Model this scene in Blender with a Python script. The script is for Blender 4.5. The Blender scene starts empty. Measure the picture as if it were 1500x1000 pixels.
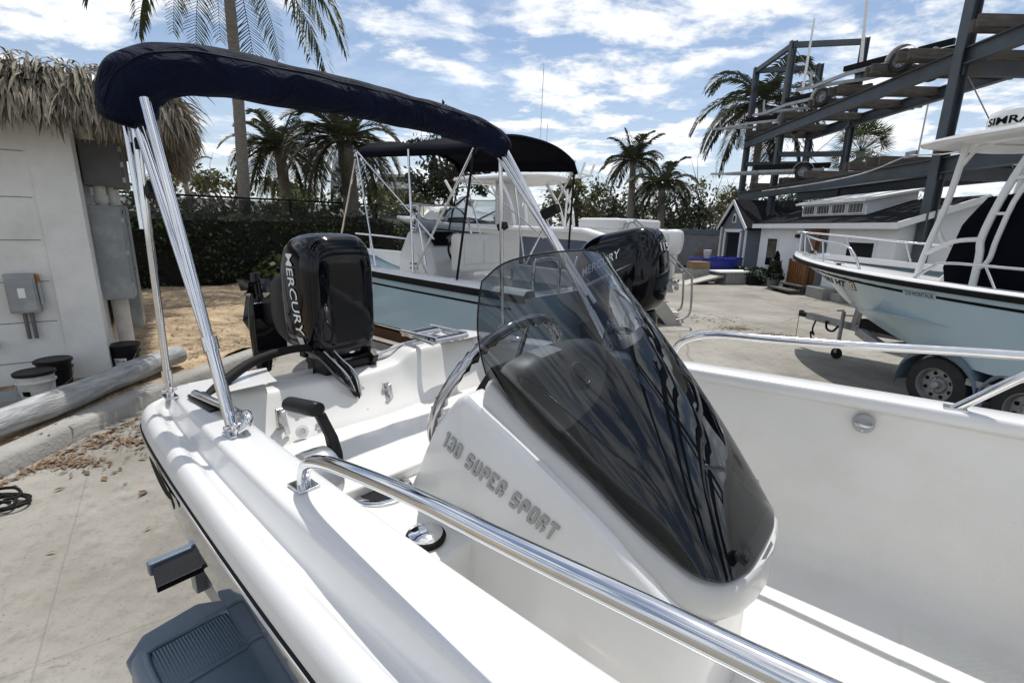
import bpy, bmesh, math, random
from mathutils import Vector, Matrix, Euler
R = math.radians
random.seed(7)
scene = bpy.context.scene
COL = scene.collection

# ------------------------------------------------------------------ materials
def nodes_of(name):
    m = bpy.data.materials.new(name)
    m.use_nodes = True
    nt = m.node_tree
    b = nt.nodes['Principled BSDF']
    return m, nt, b

def mat(name, col, rough=.5, metal=0., coat=0., coat_rough=.05, var=.0, vscale=6., bump=0., bscale=40., island=0.,
        dirt=None, dirt_amt=0., dirt_scale=2., rough_var=0., spec=.5, transl=0., stretch=None, bdist=.02):
    m, nt, b = nodes_of(name)
    N, L = nt.nodes, nt.links
    b.inputs['Base Color'].default_value = (*col, 1)
    b.inputs['Roughness'].default_value = rough
    b.inputs['Metallic'].default_value = metal
    b.inputs['Specular IOR Level'].default_value = spec
    b.inputs['Coat Weight'].default_value = coat
    b.inputs['Coat Roughness'].default_value = coat_rough
    tc = N.new('ShaderNodeTexCoord')
    vec = tc.outputs['Object']
    if stretch:
        mp = N.new('ShaderNodeMapping'); mp.inputs['Scale'].default_value = stretch
        L.new(vec, mp.inputs['Vector']); vec = mp.outputs['Vector']
    cur = None
    if var > 0:
        n = N.new('ShaderNodeTexNoise'); n.inputs['Scale'].default_value = vscale; n.inputs['Detail'].default_value = 6
        L.new(vec, n.inputs['Vector'])
        r = N.new('ShaderNodeMapRange'); r.inputs['From Min'].default_value = .3; r.inputs['From Max'].default_value = .7
        r.inputs['To Min'].default_value = 1 - var; r.inputs['To Max'].default_value = 1 + var
        L.new(n.outputs['Fac'], r.inputs['Value'])
        mx = N.new('ShaderNodeMix'); mx.data_type = 'RGBA'; mx.blend_type = 'MULTIPLY'; mx.inputs['Factor'].default_value = 1
        mx.inputs['A'].default_value = (*col, 1)
        L.new(r.outputs['Result'], mx.inputs['B']); cur = mx.outputs['Result']
        if rough_var > 0:
            rr = N.new('ShaderNodeMapRange'); rr.inputs['From Min'].default_value = .3; rr.inputs['From Max'].default_value = .7
            rr.inputs['To Min'].default_value = max(0, rough - rough_var); rr.inputs['To Max'].default_value = min(1, rough + rough_var)
            L.new(n.outputs['Fac'], rr.inputs['Value']); L.new(rr.outputs['Result'], b.inputs['Roughness'])
    if island > 0:
        g = N.new('ShaderNodeNewGeometry')
        r = N.new('ShaderNodeMapRange'); r.inputs['To Min'].default_value = 1 - island; r.inputs['To Max'].default_value = 1 + island
        L.new(g.outputs['Random Per Island'], r.inputs['Value'])
        mx = N.new('ShaderNodeMix'); mx.data_type = 'RGBA'; mx.blend_type = 'MULTIPLY'; mx.inputs['Factor'].default_value = 1
        if cur: L.new(cur, mx.inputs['A'])
        else: mx.inputs['A'].default_value = (*col, 1)
        L.new(r.outputs['Result'], mx.inputs['B']); cur = mx.outputs['Result']
    if dirt:
        n = N.new('ShaderNodeTexNoise'); n.inputs['Scale'].default_value = dirt_scale; n.inputs['Detail'].default_value = 9; n.inputs['Roughness'].default_value = .65
        L.new(vec, n.inputs['Vector'])
        r = N.new('ShaderNodeMapRange'); r.inputs['From Min'].default_value = .48; r.inputs['From Max'].default_value = .72
        r.inputs['To Max'].default_value = dirt_amt
        L.new(n.outputs['Fac'], r.inputs['Value'])
        mx = N.new('ShaderNodeMix'); mx.data_type = 'RGBA'
        L.new(r.outputs['Result'], mx.inputs['Factor'])
        if cur: L.new(cur, mx.inputs['A'])
        else: mx.inputs['A'].default_value = (*col, 1)
        mx.inputs['B'].default_value = (*dirt, 1); cur = mx.outputs['Result']
    if cur: L.new(cur, b.inputs['Base Color'])
    if bump > 0:
        n = N.new('ShaderNodeTexNoise'); n.inputs['Scale'].default_value = bscale; n.inputs['Detail'].default_value = 5
        L.new(vec, n.inputs['Vector'])
        bp = N.new('ShaderNodeBump'); bp.inputs['Strength'].default_value = bump; bp.inputs['Distance'].default_value = bdist
        L.new(n.outputs['Fac'], bp.inputs['Height']); L.new(bp.outputs['Normal'], b.inputs['Normal'])
        if coat > 0 and bscale < 12: L.new(bp.outputs['Normal'], b.inputs['Coat Normal'])
    if transl > 0:
        tr = N.new('ShaderNodeBsdfTranslucent'); mxs = N.new('ShaderNodeMixShader'); mxs.inputs['Fac'].default_value = transl
        if cur: L.new(cur, tr.inputs['Color'])
        else: tr.inputs['Color'].default_value = (*col, 1)
        out = N['Material Output']
        L.new(b.outputs['BSDF'], mxs.inputs[1]); L.new(tr.outputs['BSDF'], mxs.inputs[2]); L.new(mxs.outputs['Shader'], out.inputs['Surface'])
    return m

def speckle(m, amt=.16, scale=260):
    nt = m.node_tree; N, L = nt.nodes, nt.links; b = N['Principled BSDF']
    tc = N.new('ShaderNodeTexCoord'); v = N.new('ShaderNodeTexNoise'); v.inputs['Scale'].default_value = scale; v.inputs['Detail'].default_value = 2
    L.new(tc.outputs['Object'], v.inputs['Vector'])
    p = N.new('ShaderNodeTexNoise'); p.inputs['Scale'].default_value = 3.1; p.inputs['Detail'].default_value = 4; L.new(tc.outputs['Object'], p.inputs['Vector'])
    r = N.new('ShaderNodeMapRange'); r.inputs['From Min'].default_value = .63; r.inputs['From Max'].default_value = .74; r.inputs['To Max'].default_value = amt; L.new(v.outputs['Fac'], r.inputs['Value'])
    r2 = N.new('ShaderNodeMapRange'); r2.inputs['From Min'].default_value = .42; r2.inputs['From Max'].default_value = .62; L.new(p.outputs['Fac'], r2.inputs['Value'])
    k = N.new('ShaderNodeMath'); k.operation = 'MULTIPLY'; L.new(r.outputs['Result'], k.inputs[0]); L.new(r2.outputs['Result'], k.inputs[1])
    mx = N.new('ShaderNodeMix'); mx.data_type = 'RGBA'; L.new(k.outputs[0], mx.inputs['Factor'])
    src = b.inputs['Base Color'].links[0].from_socket; L.new(src, mx.inputs['A']); mx.inputs['B'].default_value = (.22, .19, .15, 1); L.new(mx.outputs['Result'], b.inputs['Base Color'])
MAT = {}
MAT['gel'] = mat('white_gelcoat', (.68, .68, .677), .30, coat=.5, coat_rough=.06, var=.03, vscale=3, bump=.03, bscale=3, dirt=(.55, .52, .46), dirt_amt=.16, dirt_scale=7)
MAT['gel_in'] = mat('cream_gelcoat', (.70, .692, .668), .35, coat=.4, coat_rough=.1, var=.03, vscale=4, bump=.05, bscale=4, dirt=(.55, .50, .40), dirt_amt=.22, dirt_scale=5)
speckle(MAT['gel']); speckle(MAT['gel_in'], .3)
MAT['gel_shaded'] = mat('shaded_gelcoat', (.50, .497, .488), .35, coat=.4, coat_rough=.1, var=.03, vscale=5, bump=.02, bscale=5)  # pod gelcoat greyed: shade on its lip and shoulder put into the colour
MAT['letter_shade'] = mat('letter_shade_gelcoat', (.33, .33, .325), .45)  # gelcoat letters darkened: shadow along their raised edges put into the colour
MAT['dash_grey'] = mat('charcoal_dash_gelcoat', (.085, .085, .085), .4, var=.06, vscale=5)
MAT['navy_hull'] = mat('slate_hull_gelcoat', (.19, .21, .235), .05, metal=.78, var=.05, vscale=2, bump=.025, bscale=2.5)
MAT['steel'] = mat('stainless_steel', (.70, .70, .71), .09, metal=1, var=.05, vscale=30, rough_var=.05)
MAT['steel_dull'] = mat('dull_stainless', (.55, .55, .55), .25, metal=1, var=.1, vscale=30)
MAT['alu_white'] = mat('white_powdercoat', (.78, .78, .77), .35, coat=.3, var=.03)
MAT['black_gloss'] = mat('black_gloss_paint', (.0015, .002, .004), .10, spec=.22, coat=.22, coat_rough=.015, bump=.02, bscale=6)
MAT['black_plastic'] = mat('black_plastic', (.007, .007, .008), .42, spec=.3, var=.2, vscale=20, bump=.1, bscale=120)
MAT['black_matte'] = mat('black_rubber', (.008, .008, .008), .7, spec=.2, var=.2, vscale=12)
MAT['graphite'] = mat('graphite_paint', (.05, .05, .055), .25, coat=.6)
MAT['silver'] = mat('silver_plastic', (.45, .47, .5), .28, metal=.7, var=.04)
MAT['decal_white'] = mat('decal_white', (.78, .78, .78), .4)
MAT['decal_silver'] = mat('decal_silver', (.55, .56, .58), .3, metal=.3)
MAT['decal_black'] = mat('decal_black', (.006, .006, .006), .7, spec=.08)
MAT['decal_orange'] = mat('decal_orange', (.42, .13, .02), .5)
MAT['decal_copper'] = mat('decal_copper', (.16, .06, .015), .5)
MAT['decal_yellow'] = mat('decal_yellow', (.65, .45, .06), .5)
MAT['hull_blue'] = mat('ice_blue_gelcoat', (.38, .51, .58), .22, coat=.6, coat_rough=.05, var=.04, vscale=2, bump=.03, bscale=2)
MAT['hull_pale'] = mat('pale_bottom_gelcoat', (.50, .58, .62), .35, coat=.2, var=.06, vscale=3)
MAT['hull_dark'] = mat('dark_blue_gelcoat', (.055, .095, .17), .2, coat=.7, coat_rough=.05, var=.05, vscale=2)
MAT['bottom_brown'] = mat('brown_bottom_paint', (.10, .045, .018), .7, var=.25, vscale=5)
MAT['vinyl'] = mat('cream_vinyl', (.66, .64, .60), .5, var=.04, vscale=6, bump=.1, bscale=60)
MAT['tyre'] = mat('tyre_rubber', (.018, .018, .018), .75, var=.3, vscale=14, bump=.2, bscale=60)
MAT['rim'] = mat('galvanised_rim', (.27, .28, .29), .4, metal=.6, var=.15, vscale=12)
MAT['galv'] = mat('galvanised_steel', (.34, .35, .36), .45, metal=.7, var=.25, vscale=7, rough_var=.12)
MAT['fender_grey'] = mat('blue_grey_fender_plastic', (.12, .165, .215), .36, var=.08, vscale=10, bump=.06, bscale=150, dirt=(.16, .15, .14), dirt_amt=.25, dirt_scale=5)
MAT['rack'] = mat('slate_painted_steel', (.058, .072, .088), .5, var=.2, vscale=2.5, dirt=(.10, .07, .05), dirt_amt=.5, dirt_scale=1.5)
MAT['timber'] = mat('weathered_timber', (.095, .082, .068), .85, var=.35, vscale=3, bump=.4, bscale=14, stretch=(1, 6, 6))
MAT['porch_wood'] = mat('brown_wood', (.20, .085, .03), .6, var=.3, vscale=5, stretch=(6, 6, 1))
MAT['log'] = mat('grey_driftwood', (.36, .365, .37), .85, var=.28, vscale=4, bump=.6, bscale=12, stretch=(6, 1, 6), dirt=(.10, .09, .08), dirt_amt=.7, dirt_scale=3)
MAT['wall_white'] = mat('white_painted_block', (.72, .72, .70), .8, var=.06, vscale=3, bump=.25, bscale=50, dirt=(.33, .30, .26), dirt_amt=.35, dirt_scale=1.2)
MAT['shed_white'] = mat('white_siding', (.74, .76, .78), .7, var=.04, vscale=2, bump=.2, bscale=30)
MAT['shed_grey'] = mat('slate_siding', (.13, .16, .19), .7, var=.08, vscale=2, stretch=(1, 1, 20))
MAT['trim'] = mat('white_trim', (.76, .76, .76), .55, var=.03)
MAT['shingle'] = mat('dark_shingles', (.018, .018, .021), .95, spec=.08, var=.5, vscale=9, bump=.5, bscale=25, stretch=(3, 1, 1))
MAT['panel_grey'] = mat('grey_enamel_cabinet', (.27, .29, .30), .45, metal=.1, var=.08, vscale=4, dirt=(.5, .5, .48), dirt_amt=.45, dirt_scale=4)
MAT['panel_dark'] = mat('dark_grey_wireway', (.12, .12, .12), .55, var=.15, vscale=4)
MAT['pvc'] = mat('white_pvc', (.62, .60, .56), .5, var=.08, vscale=6, dirt=(.3, .26, .2), dirt_amt=.4, dirt_scale=5)
MAT['kerb'] = mat('kerb_concrete', (.33, .32, .295), .9, var=.16, vscale=5, bump=.5, bscale=30, dirt=(.12, .11, .10), dirt_amt=.6, dirt_scale=2.5)
MAT['thatch'] = mat('dried_palm_thatch', (.235, .205, .155), .85, island=.55, transl=.12)
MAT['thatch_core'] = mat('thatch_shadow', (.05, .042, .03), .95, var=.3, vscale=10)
MAT['soffit'] = mat('brown_soffit_boards', (.11, .09, .065), .85, var=.2, vscale=3, stretch=(1, 12, 1))
MAT['palm_trunk'] = mat('palm_bark', (.19, .17, .145), .9, var=.3, vscale=7, bump=.8, bscale=9, stretch=(1, 1, 5))
MAT['bark'] = mat('brown_bark', (.075, .06, .045), .95, var=.3, vscale=9, bump=.6, bscale=12)
MAT['twig'] = mat('bare_twigs', (.17, .14, .11), .9, var=.2, vscale=6)
MAT['frond'] = mat('palm_frond', (.055, .072, .028), .5, island=.5, transl=.3)
MAT['frond_dry'] = mat('date_palm_frond', (.040, .047, .022), .55, island=.55, transl=.25)
MAT['frond_tan'] = mat('dry_frond', (.14, .115, .055), .7, island=.5, transl=.3)
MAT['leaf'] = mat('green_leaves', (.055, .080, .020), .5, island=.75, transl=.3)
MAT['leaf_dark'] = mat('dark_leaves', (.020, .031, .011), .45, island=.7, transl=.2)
MAT['leaf_olive'] = mat('olive_leaves', (.082, .088, .030), .55, island=.6, transl=.3)
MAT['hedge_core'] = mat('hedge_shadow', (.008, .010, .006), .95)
MAT['dead_leaf'] = mat('fallen_leaf', (.19, .125, .075), .85, island=.55)
MAT['glass_dark'] = mat('dark_window_glass', (.010, .011, .012), .06, spec=.3)
MAT['blue_bin'] = mat('blue_plastic', (.012, .022, .24), .4, var=.1)
MAT['cardboard'] = mat('cardboard', (.24, .16, .09), .85, var=.1)
MAT['stair'] = mat('beige_fibreglass', (.42, .40, .36), .7, var=.1, vscale=5)
MAT['stair_dark'] = mat('stair_riser_brown', (.14, .12, .09), .8, var=.2)
MAT['rust'] = mat('rusty_steel', (.22, .235, .25), .8, var=.1, vscale=3, dirt=(.17, .055, .022), dirt_amt=1, dirt_scale=.6)
MAT['block'] = mat('concrete_block', (.28, .275, .26), .9, var=.15, vscale=8, bump=.4, bscale=40)
MAT['bucket_white'] = mat('bucket_white', (.60, .60, .57), .45, var=.06, dirt=(.3, .27, .22), dirt_amt=.5, dirt_scale=9)
MAT['red_sign'] = mat('red_sign_paint', (.36, .045, .025), .5, var=.06)
MAT['concrete_far'] = mat('far_building_wall', (.42, .42, .42), .8, var=.05)
MAT['fabric_black'] = mat('black_canvas', (.004, .0045, .008), .9, spec=.06, var=.2, vscale=5, bump=.25, bscale=5)
MAT['wheel_chrome'] = mat('chrome_wheel', (.42, .42, .43), .06, metal=1)

def navy_canvas():
    m, nt, b = nodes_of('navy_canvas'); N, L = nt.nodes, nt.links
    tc = N.new('ShaderNodeTexCoord')
    b.inputs['Roughness'].default_value = .8; b.inputs['Specular IOR Level'].default_value = .10
    b.inputs['Sheen Weight'].default_value = .02
    n = N.new('ShaderNodeTexNoise'); n.inputs['Scale'].default_value = 5; n.inputs['Detail'].default_value = 5
    L.new(tc.outputs['Object'], n.inputs['Vector'])
    cr = N.new('ShaderNodeValToRGB'); cr.color_ramp.elements[0].position = .3; cr.color_ramp.elements[1].position = .75
    cr.color_ramp.elements[0].color = (.0022, .0040, .014, 1); cr.color_ramp.elements[1].color = (.0045, .0080, .027, 1)
    L.new(n.outputs['Fac'], cr.inputs['Fac']); L.new(cr.outputs['Color'], b.inputs['Base Color'])
    n2 = N.new('ShaderNodeTexNoise'); n2.inputs['Scale'].default_value = 6.5; n2.inputs['Detail'].default_value = 4; n2.inputs['Distortion'].default_value = 1.8
    L.new(tc.outputs['Object'], n2.inputs['Vector'])
    w = N.new('ShaderNodeTexNoise'); w.inputs['Scale'].default_value = 420
    L.new(tc.outputs['Object'], w.inputs['Vector'])
    b1 = N.new('ShaderNodeBump'); b1.inputs['Strength'].default_value = .9; b1.inputs['Distance'].default_value = .05
    b2 = N.new('ShaderNodeBump'); b2.inputs['Strength'].default_value = .3; b2.inputs['Distance'].default_value = .002
    L.new(n2.outputs['Fac'], b1.inputs['Height']); L.new(w.outputs['Fac'], b2.inputs['Height'])
    L.new(b1.outputs['Normal'], b2.inputs['Normal']); L.new(b2.outputs['Normal'], b.inputs['Normal'])
    return m
MAT['navy'] = navy_canvas()
MAT['seam'] = mat('navy_binding_tape', (.002, .003, .010), .7, spec=.15)

def smoke_glass(name, tint, refl_rough=.004):
    m, nt, b = nodes_of(name); N, L = nt.nodes, nt.links
    out = N['Material Output']; N.remove(b)
    t = N.new('ShaderNodeBsdfTransparent'); t.inputs['Color'].default_value = (*tint, 1)
    g = N.new('ShaderNodeBsdfGlossy'); g.inputs['Roughness'].default_value = refl_rough; g.inputs['Color'].default_value = (1, 1, 1, 1)
    f = N.new('ShaderNodeFresnel'); f.inputs['IOR'].default_value = 1.49
    tc = N.new('ShaderNodeTexCoord'); n = N.new('ShaderNodeTexNoise'); n.inputs['Scale'].default_value = 3
    L.new(tc.outputs['Object'], n.inputs['Vector'])
    bp = N.new('ShaderNodeBump'); bp.inputs['Strength'].default_value = .02; bp.inputs['Distance'].default_value = .02
    L.new(n.outputs['Fac'], bp.inputs['Height']); L.new(bp.outputs['Normal'], g.inputs['Normal'])
    mx = N.new('ShaderNodeMixShader')
    L.new(f.outputs['Fac'], mx.inputs['Fac']); L.new(t.outputs['BSDF'], mx.inputs[1]); L.new(g.outputs['BSDF'], mx.inputs[2])
    L.new(mx.outputs['Shader'], out.inputs['Surface'])
    return m
MAT['smoke'] = smoke_glass('smoked_acrylic', (.24, .27, .30))
MAT['boat_glass'] = smoke_glass('boat_window_glass', (.45, .5, .55))

def nonskid():
    m, nt, b = nodes_of('diamond_nonskid'); N, L = nt.nodes, nt.links
    b.inputs['Base Color'].default_value = (.72, .71, .67, 1); b.inputs['Roughness'].default_value = .5
    tc = N.new('ShaderNodeTexCoord')
    mp = N.new('ShaderNodeMapping'); mp.inputs['Scale'].default_value = (70, 70, 70); mp.inputs['Rotation'].default_value = (0, 0, R(45))
    L.new(tc.outputs['Object'], mp.inputs['Vector'])
    c = N.new('ShaderNodeTexChecker'); c.inputs['Scale'].default_value = 1
    v = N.new('ShaderNodeTexVoronoi'); v.inputs['Scale'].default_value = 1; v.inputs['Randomness'].default_value = 0
    L.new(mp.outputs['Vector'], v.inputs['Vector'])
    bp = N.new('ShaderNodeBump'); bp.inputs['Strength'].default_value = .7; bp.inputs['Distance'].default_value = .004
    L.new(v.outputs['Distance'], bp.inputs['Height']); L.new(bp.outputs['Normal'], b.inputs['Normal'])
    return m
MAT['nonskid'] = nonskid()

def pavement():
    m, nt, b = nodes_of('worn_concrete_paving'); N, L = nt.nodes, nt.links
    tc = N.new('ShaderNodeTexCoord'); P = tc.outputs['Object']
    def noise(s, d=8, r=.6, dist=0.):
        n = N.new('ShaderNodeTexNoise'); n.inputs['Scale'].default_value = s; n.inputs['Detail'].default_value = d
        n.inputs['Roughness'].default_value = r; n.inputs['Distortion'].default_value = dist
        L.new(P, n.inputs['Vector']); return n.outputs['Fac']
    cr = N.new('ShaderNodeValToRGB')
    e = cr.color_ramp.elements
    e[0].position = .30; e[0].color = (.155, .14, .115, 1); e[1].position = .70; e[1].color = (.365, .347, .305, 1)
    x = e.new(.5); x.color = (.268, .253, .222, 1)
    L.new(noise(.55, 10, .68), cr.inputs['Fac'])
    def mixin(prev, fac, colr, lo, hi, amt):
        r = N.new('ShaderNodeMapRange'); r.inputs['From Min'].default_value = lo; r.inputs['From Max'].default_value = hi; r.inputs['To Max'].default_value = amt
        L.new(fac, r.inputs['Value'])
        mx = N.new('ShaderNodeMix'); mx.data_type = 'RGBA'; L.new(r.outputs['Result'], mx.inputs['Factor'])
        L.new(prev, mx.inputs['A']); mx.inputs['B'].default_value = (*colr, 1); return mx.outputs['Result']
    c = mixin(cr.outputs['Color'], noise(9, 8, .7), (.14, .13, .112), .50, .74, .72)
    c = mixin(c, noise(.22, 5, .6, .8), (.185, .165, .13), .50, .70, .5)
    c = mixin(c, noise(3.7, 3, .5, 2.5), (.12, .105, .085), .66, .74, .55)
    c = mixin(c, noise(45, 4, .7), (.085, .08, .072), .58, .72, .8)
    c = mixin(c, noise(1.6, 6, .6, 1.5), (.20, .15, .10), .60, .8, .5)
    c = mixin(c, noise(2.3, 9, .75), (.40, .39, .355), .56, .76, .6)
    # hairline cracks and slab joints
    vo = N.new('ShaderNodeTexVoronoi'); vo.feature = 'DISTANCE_TO_EDGE'; vo.inputs['Scale'].default_value = .33
    wn = N.new('ShaderNodeTexNoise'); wn.inputs['Scale'].default_value = 1.4; wn.inputs['Detail'].default_value = 6
    L.new(P, wn.inputs['Vector'])
    va = N.new('ShaderNodeMix'); va.data_type = 'VECTOR'; va.inputs['Factor'].default_value = .22
    L.new(P, va.inputs['A']); L.new(wn.outputs['Color'], va.inputs['B']); L.new(va.outputs['Result'], vo.inputs['Vector'])
    r = N.new('ShaderNodeMapRange'); r.inputs['From Min'].default_value = .0; r.inputs['From Max'].default_value = .006
    r.inputs['To Min'].default_value = .55; r.inputs['To Max'].default_value = 0
    L.new(vo.outputs['Distance'], r.inputs['Value'])
    mx = N.new('ShaderNodeMix'); mx.data_type = 'RGBA'; L.new(r.outputs['Result'], mx.inputs['Factor']); L.new(c, mx.inputs['A']); mx.inputs['B'].default_value = (.07, .065, .06, 1)
    br = N.new('ShaderNodeTexBrick'); br.inputs['Scale'].default_value = 1; br.offset = 0
    br.inputs['Brick Width'].default_value = 4.6; br.inputs['Row Height'].default_value = 3.8; br.inputs['Mortar Size'].default_value = .006; br.inputs['Mortar Smooth'].default_value = .4
    mp = N.new('ShaderNodeMapping'); mp.inputs['Rotation'].default_value = (0, 0, R(-36)); mp.inputs['Location'].default_value = (.7, 1.1, 0)
    L.new(P, mp.inputs['Vector']); L.new(mp.outputs['Vector'], br.inputs['Vector'])
    mx2 = N.new('ShaderNodeMix'); mx2.data_type = 'RGBA'; jf = N.new('ShaderNodeMath'); jf.operation = 'MULTIPLY'; jf.inputs[1].default_value = .3; L.new(br.outputs['Fac'], jf.inputs[0]); L.new(jf.outputs[0], mx2.inputs['Factor']); L.new(mx.outputs['Result'], mx2.inputs['A']); mx2.inputs['B'].default_value = (.10, .095, .085, 1)
    L.new(mx2.outputs['Result'], b.inputs['Base Color'])
    b.inputs['Roughness'].default_value = .88
    bp = N.new('ShaderNodeBump'); bp.inputs['Strength'].default_value = .35; bp.inputs['Distance'].default_value = .01
    L.new(noise(30, 8, .7), bp.inputs['Height']); L.new(bp.outputs['Normal'], b.inputs['Normal'])
    return m
MAT['pavement'] = pavement()
MAT['sand'] = mat('sandy_mulch', (.42, .32, .205), .95, var=.35, vscale=2.2, bump=.9, bscale=22, dirt=(.12, .085, .05), dirt_amt=.85, dirt_scale=5, bdist=.05)

# ------------------------------------------------------------------ mesh builder
def catmull(pts, n=6):
    P = [Vector(p) for p in pts]
    if len(P) < 3: return P
    out = []
    for i in range(len(P) - 1):
        a = P[i - 1] if i > 0 else P[i] * 2 - P[i + 1]
        b, c = P[i], P[i + 1]
        d = P[i + 2] if i + 2 < len(P) else P[i + 1] * 2 - P[i]
        for k in range(n):
            t = k / n
            out.append(.5 * ((2 * b) + (c - a) * t + (2 * a - 5 * b + 4 * c - d) * t * t + (3 * b - a - 3 * c + d) * t ** 3))
    out.append(P[-1]); return out

class MB:
    def __init__(s): s.v = []; s.f = []
    def add(s, vs, fs):
        o = len(s.v); s.v += [Vector(v) for v in vs]; s.f += [tuple(i + o for i in f) for f in fs]; return s
    def box(s, c, size, rot=None, top=None):
        hx, hy, hz = (x / 2 for x in size)
        tx, ty = top if top else (1, 1)
        vs = [Vector((x * hx * (tx if z > 0 else 1), y * hy * (ty if z > 0 else 1), z * hz)) for z in (-1, 1) for y in (-1, 1) for x in (-1, 1)]
        if rot is not None:
            Mx = rot if isinstance(rot, Matrix) else Euler(rot).to_matrix()
            vs = [Mx @ v for v in vs]
        c = Vector(c)
        return s.add([v + c for v in vs], [(0, 2, 3, 1), (4, 5, 7, 6), (0, 1, 5, 4), (2, 6, 7, 3), (0, 4, 6, 2), (1, 3, 7, 5)])
    def bar(s, a, b, w, h=None, up=(0, 0, 1)):
        h = h or w; a, b = Vector(a), Vector(b); d = (b - a).normalized(); u = Vector(up)
        if abs(d.dot(u)) > .98: u = Vector((1, 0, 0))
        x = d.cross(u).normalized(); y = x.cross(d).normalized()
        vs = [p + x * (i * w / 2) + y * (j * h / 2) for p in (a, b) for i, j in ((-1, -1), (1, -1), (1, 1), (-1, 1))]
        return s.add(vs, [(3, 2, 1, 0), (4, 5, 6, 7), (0, 1, 5, 4), (1, 2, 6, 5), (2, 3, 7, 6), (3, 0, 4, 7)])
    def ibeam(s, a, b, w, h, t=.02):
        a, b = Vector(a), Vector(b); d = (b - a).normalized(); u = Vector((0, 0, 1))
        if abs(d.dot(u)) > .9: u = Vector((1, 0, 0))
        x = d.cross(u).normalized(); y = x.cross(d).normalized()
        s.bar(a, b, t, h - 2 * t, y); o = y * (h / 2 - t / 2)
        s.bar(a + o, b + o, w, t, y); return s.bar(a - o, b - o, w, t, y)
    def tube(s, pts, r, n=10, sm=0, caps=True):
        if sm: 
            np_ = len(pts); pts2 = catmull(pts, sm)
            if not isinstance(r, (int, float)):
                r = [r[min(int(i / sm), np_ - 1)] + (r[min(int(i / sm) + 1, np_ - 1)] - r[min(int(i / sm), np_ - 1)]) * ((i % sm) / sm) for i in range(len(pts2))]
            pts = pts2
        P = [Vector(p) for p in pts]; m = len(P); vs = []; fs = []
        nrm = None
        for i in range(m):
            d = (P[min(i + 1, m - 1)] - P[max(i - 1, 0)]).normalized()
            if nrm is None:
                u = Vector((0, 0, 1)) if abs(d.z) < .9 else Vector((1, 0, 0))
                nrm = d.cross(u).normalized()
            else:
                nrm = (nrm - d * nrm.dot(d)).normalized()
            bn = d.cross(nrm)
            rr = r if isinstance(r, (int, float)) else r[i]
            for k in range(n):
                a = 2 * math.pi * k / n
                vs.append(P[i] + nrm * (rr * math.cos(a)) + bn * (rr * math.sin(a)))
        for i in range(m - 1):
            for k in range(n):
                fs.append((i * n + k, i * n + (k + 1) % n, (i + 1) * n + (k + 1) % n, (i + 1) * n + k))
        if caps: fs += [tuple(range(n))[::-1], tuple(range((m - 1) * n, m * n))]
        return s.add(vs, fs)
    def cyl(s, a, b, r, n=16, r2=None): return s.tube([a, b], [r, r2 if r2 is not None else r], n)
    def loft(s, secs, closed=True, cap0=True, cap1=True):
        n = len(secs[0]); vs = [v for sec in secs for v in sec]; fs = []
        for i in range(len(secs) - 1):
            for k in range(n if closed else n - 1):
                fs.append((i * n + k, i * n + (k + 1) % n, (i + 1) * n + (k + 1) % n, (i + 1) * n + k))
        if closed and cap0: fs.append(tuple(range(n))[::-1])
        if closed and cap1: fs.append(tuple(range((len(secs) - 1) * n, len(secs) * n)))
        return s.add(vs, fs)
    def lathe(s, prof, c=(0, 0, 0), axis=(0, 0, 1), n=24, caps=True):
        ax = Vector(axis).normalized(); u = Vector((0, 0, 1)) if abs(ax.z) < .9 else Vector((1, 0, 0))
        x = ax.cross(u).normalized(); y = ax.cross(x); c = Vector(c)
        secs = [[c + ax * z + (x * math.cos(2 * math.pi * k / n) + y * math.sin(2 * math.pi * k / n)) * r for k in range(n)] for r, z in prof]
        return s.loft(secs, cap0=caps, cap1=caps)
    def torus(s, c, axis, Rr, r, n=40, m=10, wob=0., wn=0):
        ax = Vector(axis).normalized(); u = Vector((0, 0, 1)) if abs(ax.z) < .9 else Vector((1, 0, 0))
        x = ax.cross(u).normalized(); y = ax.cross(x); c = Vector(c); vs = []; fs = []
        for i in range(n):
            a = 2 * math.pi * i / n; d = x * math.cos(a) + y * math.sin(a)
            for k in range(m):
                b = 2 * math.pi * k / m
                rr = r * (1 + wob * math.cos(wn * a) * (1 if math.cos(b) < .3 else 0))
                vs.append(c + d * (Rr + rr * math.cos(b)) + ax * (rr * math.sin(b)))
        for i in range(n):
            for k in range(m):
                fs.append((i * m + k, i * m + (k + 1) % m, ((i + 1) % n) * m + (k + 1) % m, ((i + 1) % n) * m + k))
        return s.add(vs, fs)
    def grid(s, fn, nu, nv):
        vs = [fn(i / nu, j / nv) for j in range(nv + 1) for i in range(nu + 1)]
        fs = [(j * (nu + 1) + i, j * (nu + 1) + i + 1, (j + 1) * (nu + 1) + i + 1, (j + 1) * (nu + 1) + i) for j in range(nv) for i in range(nu)]
        return s.add(vs, fs)
    def prism(s, poly, fa, fb):
        n = len(poly); vs = [fa(*p) for p in poly] + [fb(*p) for p in poly]
        fs = [tuple(range(n))[::-1], tuple(range(n, 2 * n))] + [(k, (k + 1) % n, n + (k + 1) % n, n + k) for k in range(n)]
        return s.add(vs, fs)
    def xf(s, Mx): s.v = [Mx @ v for v in s.v]; return s
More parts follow.
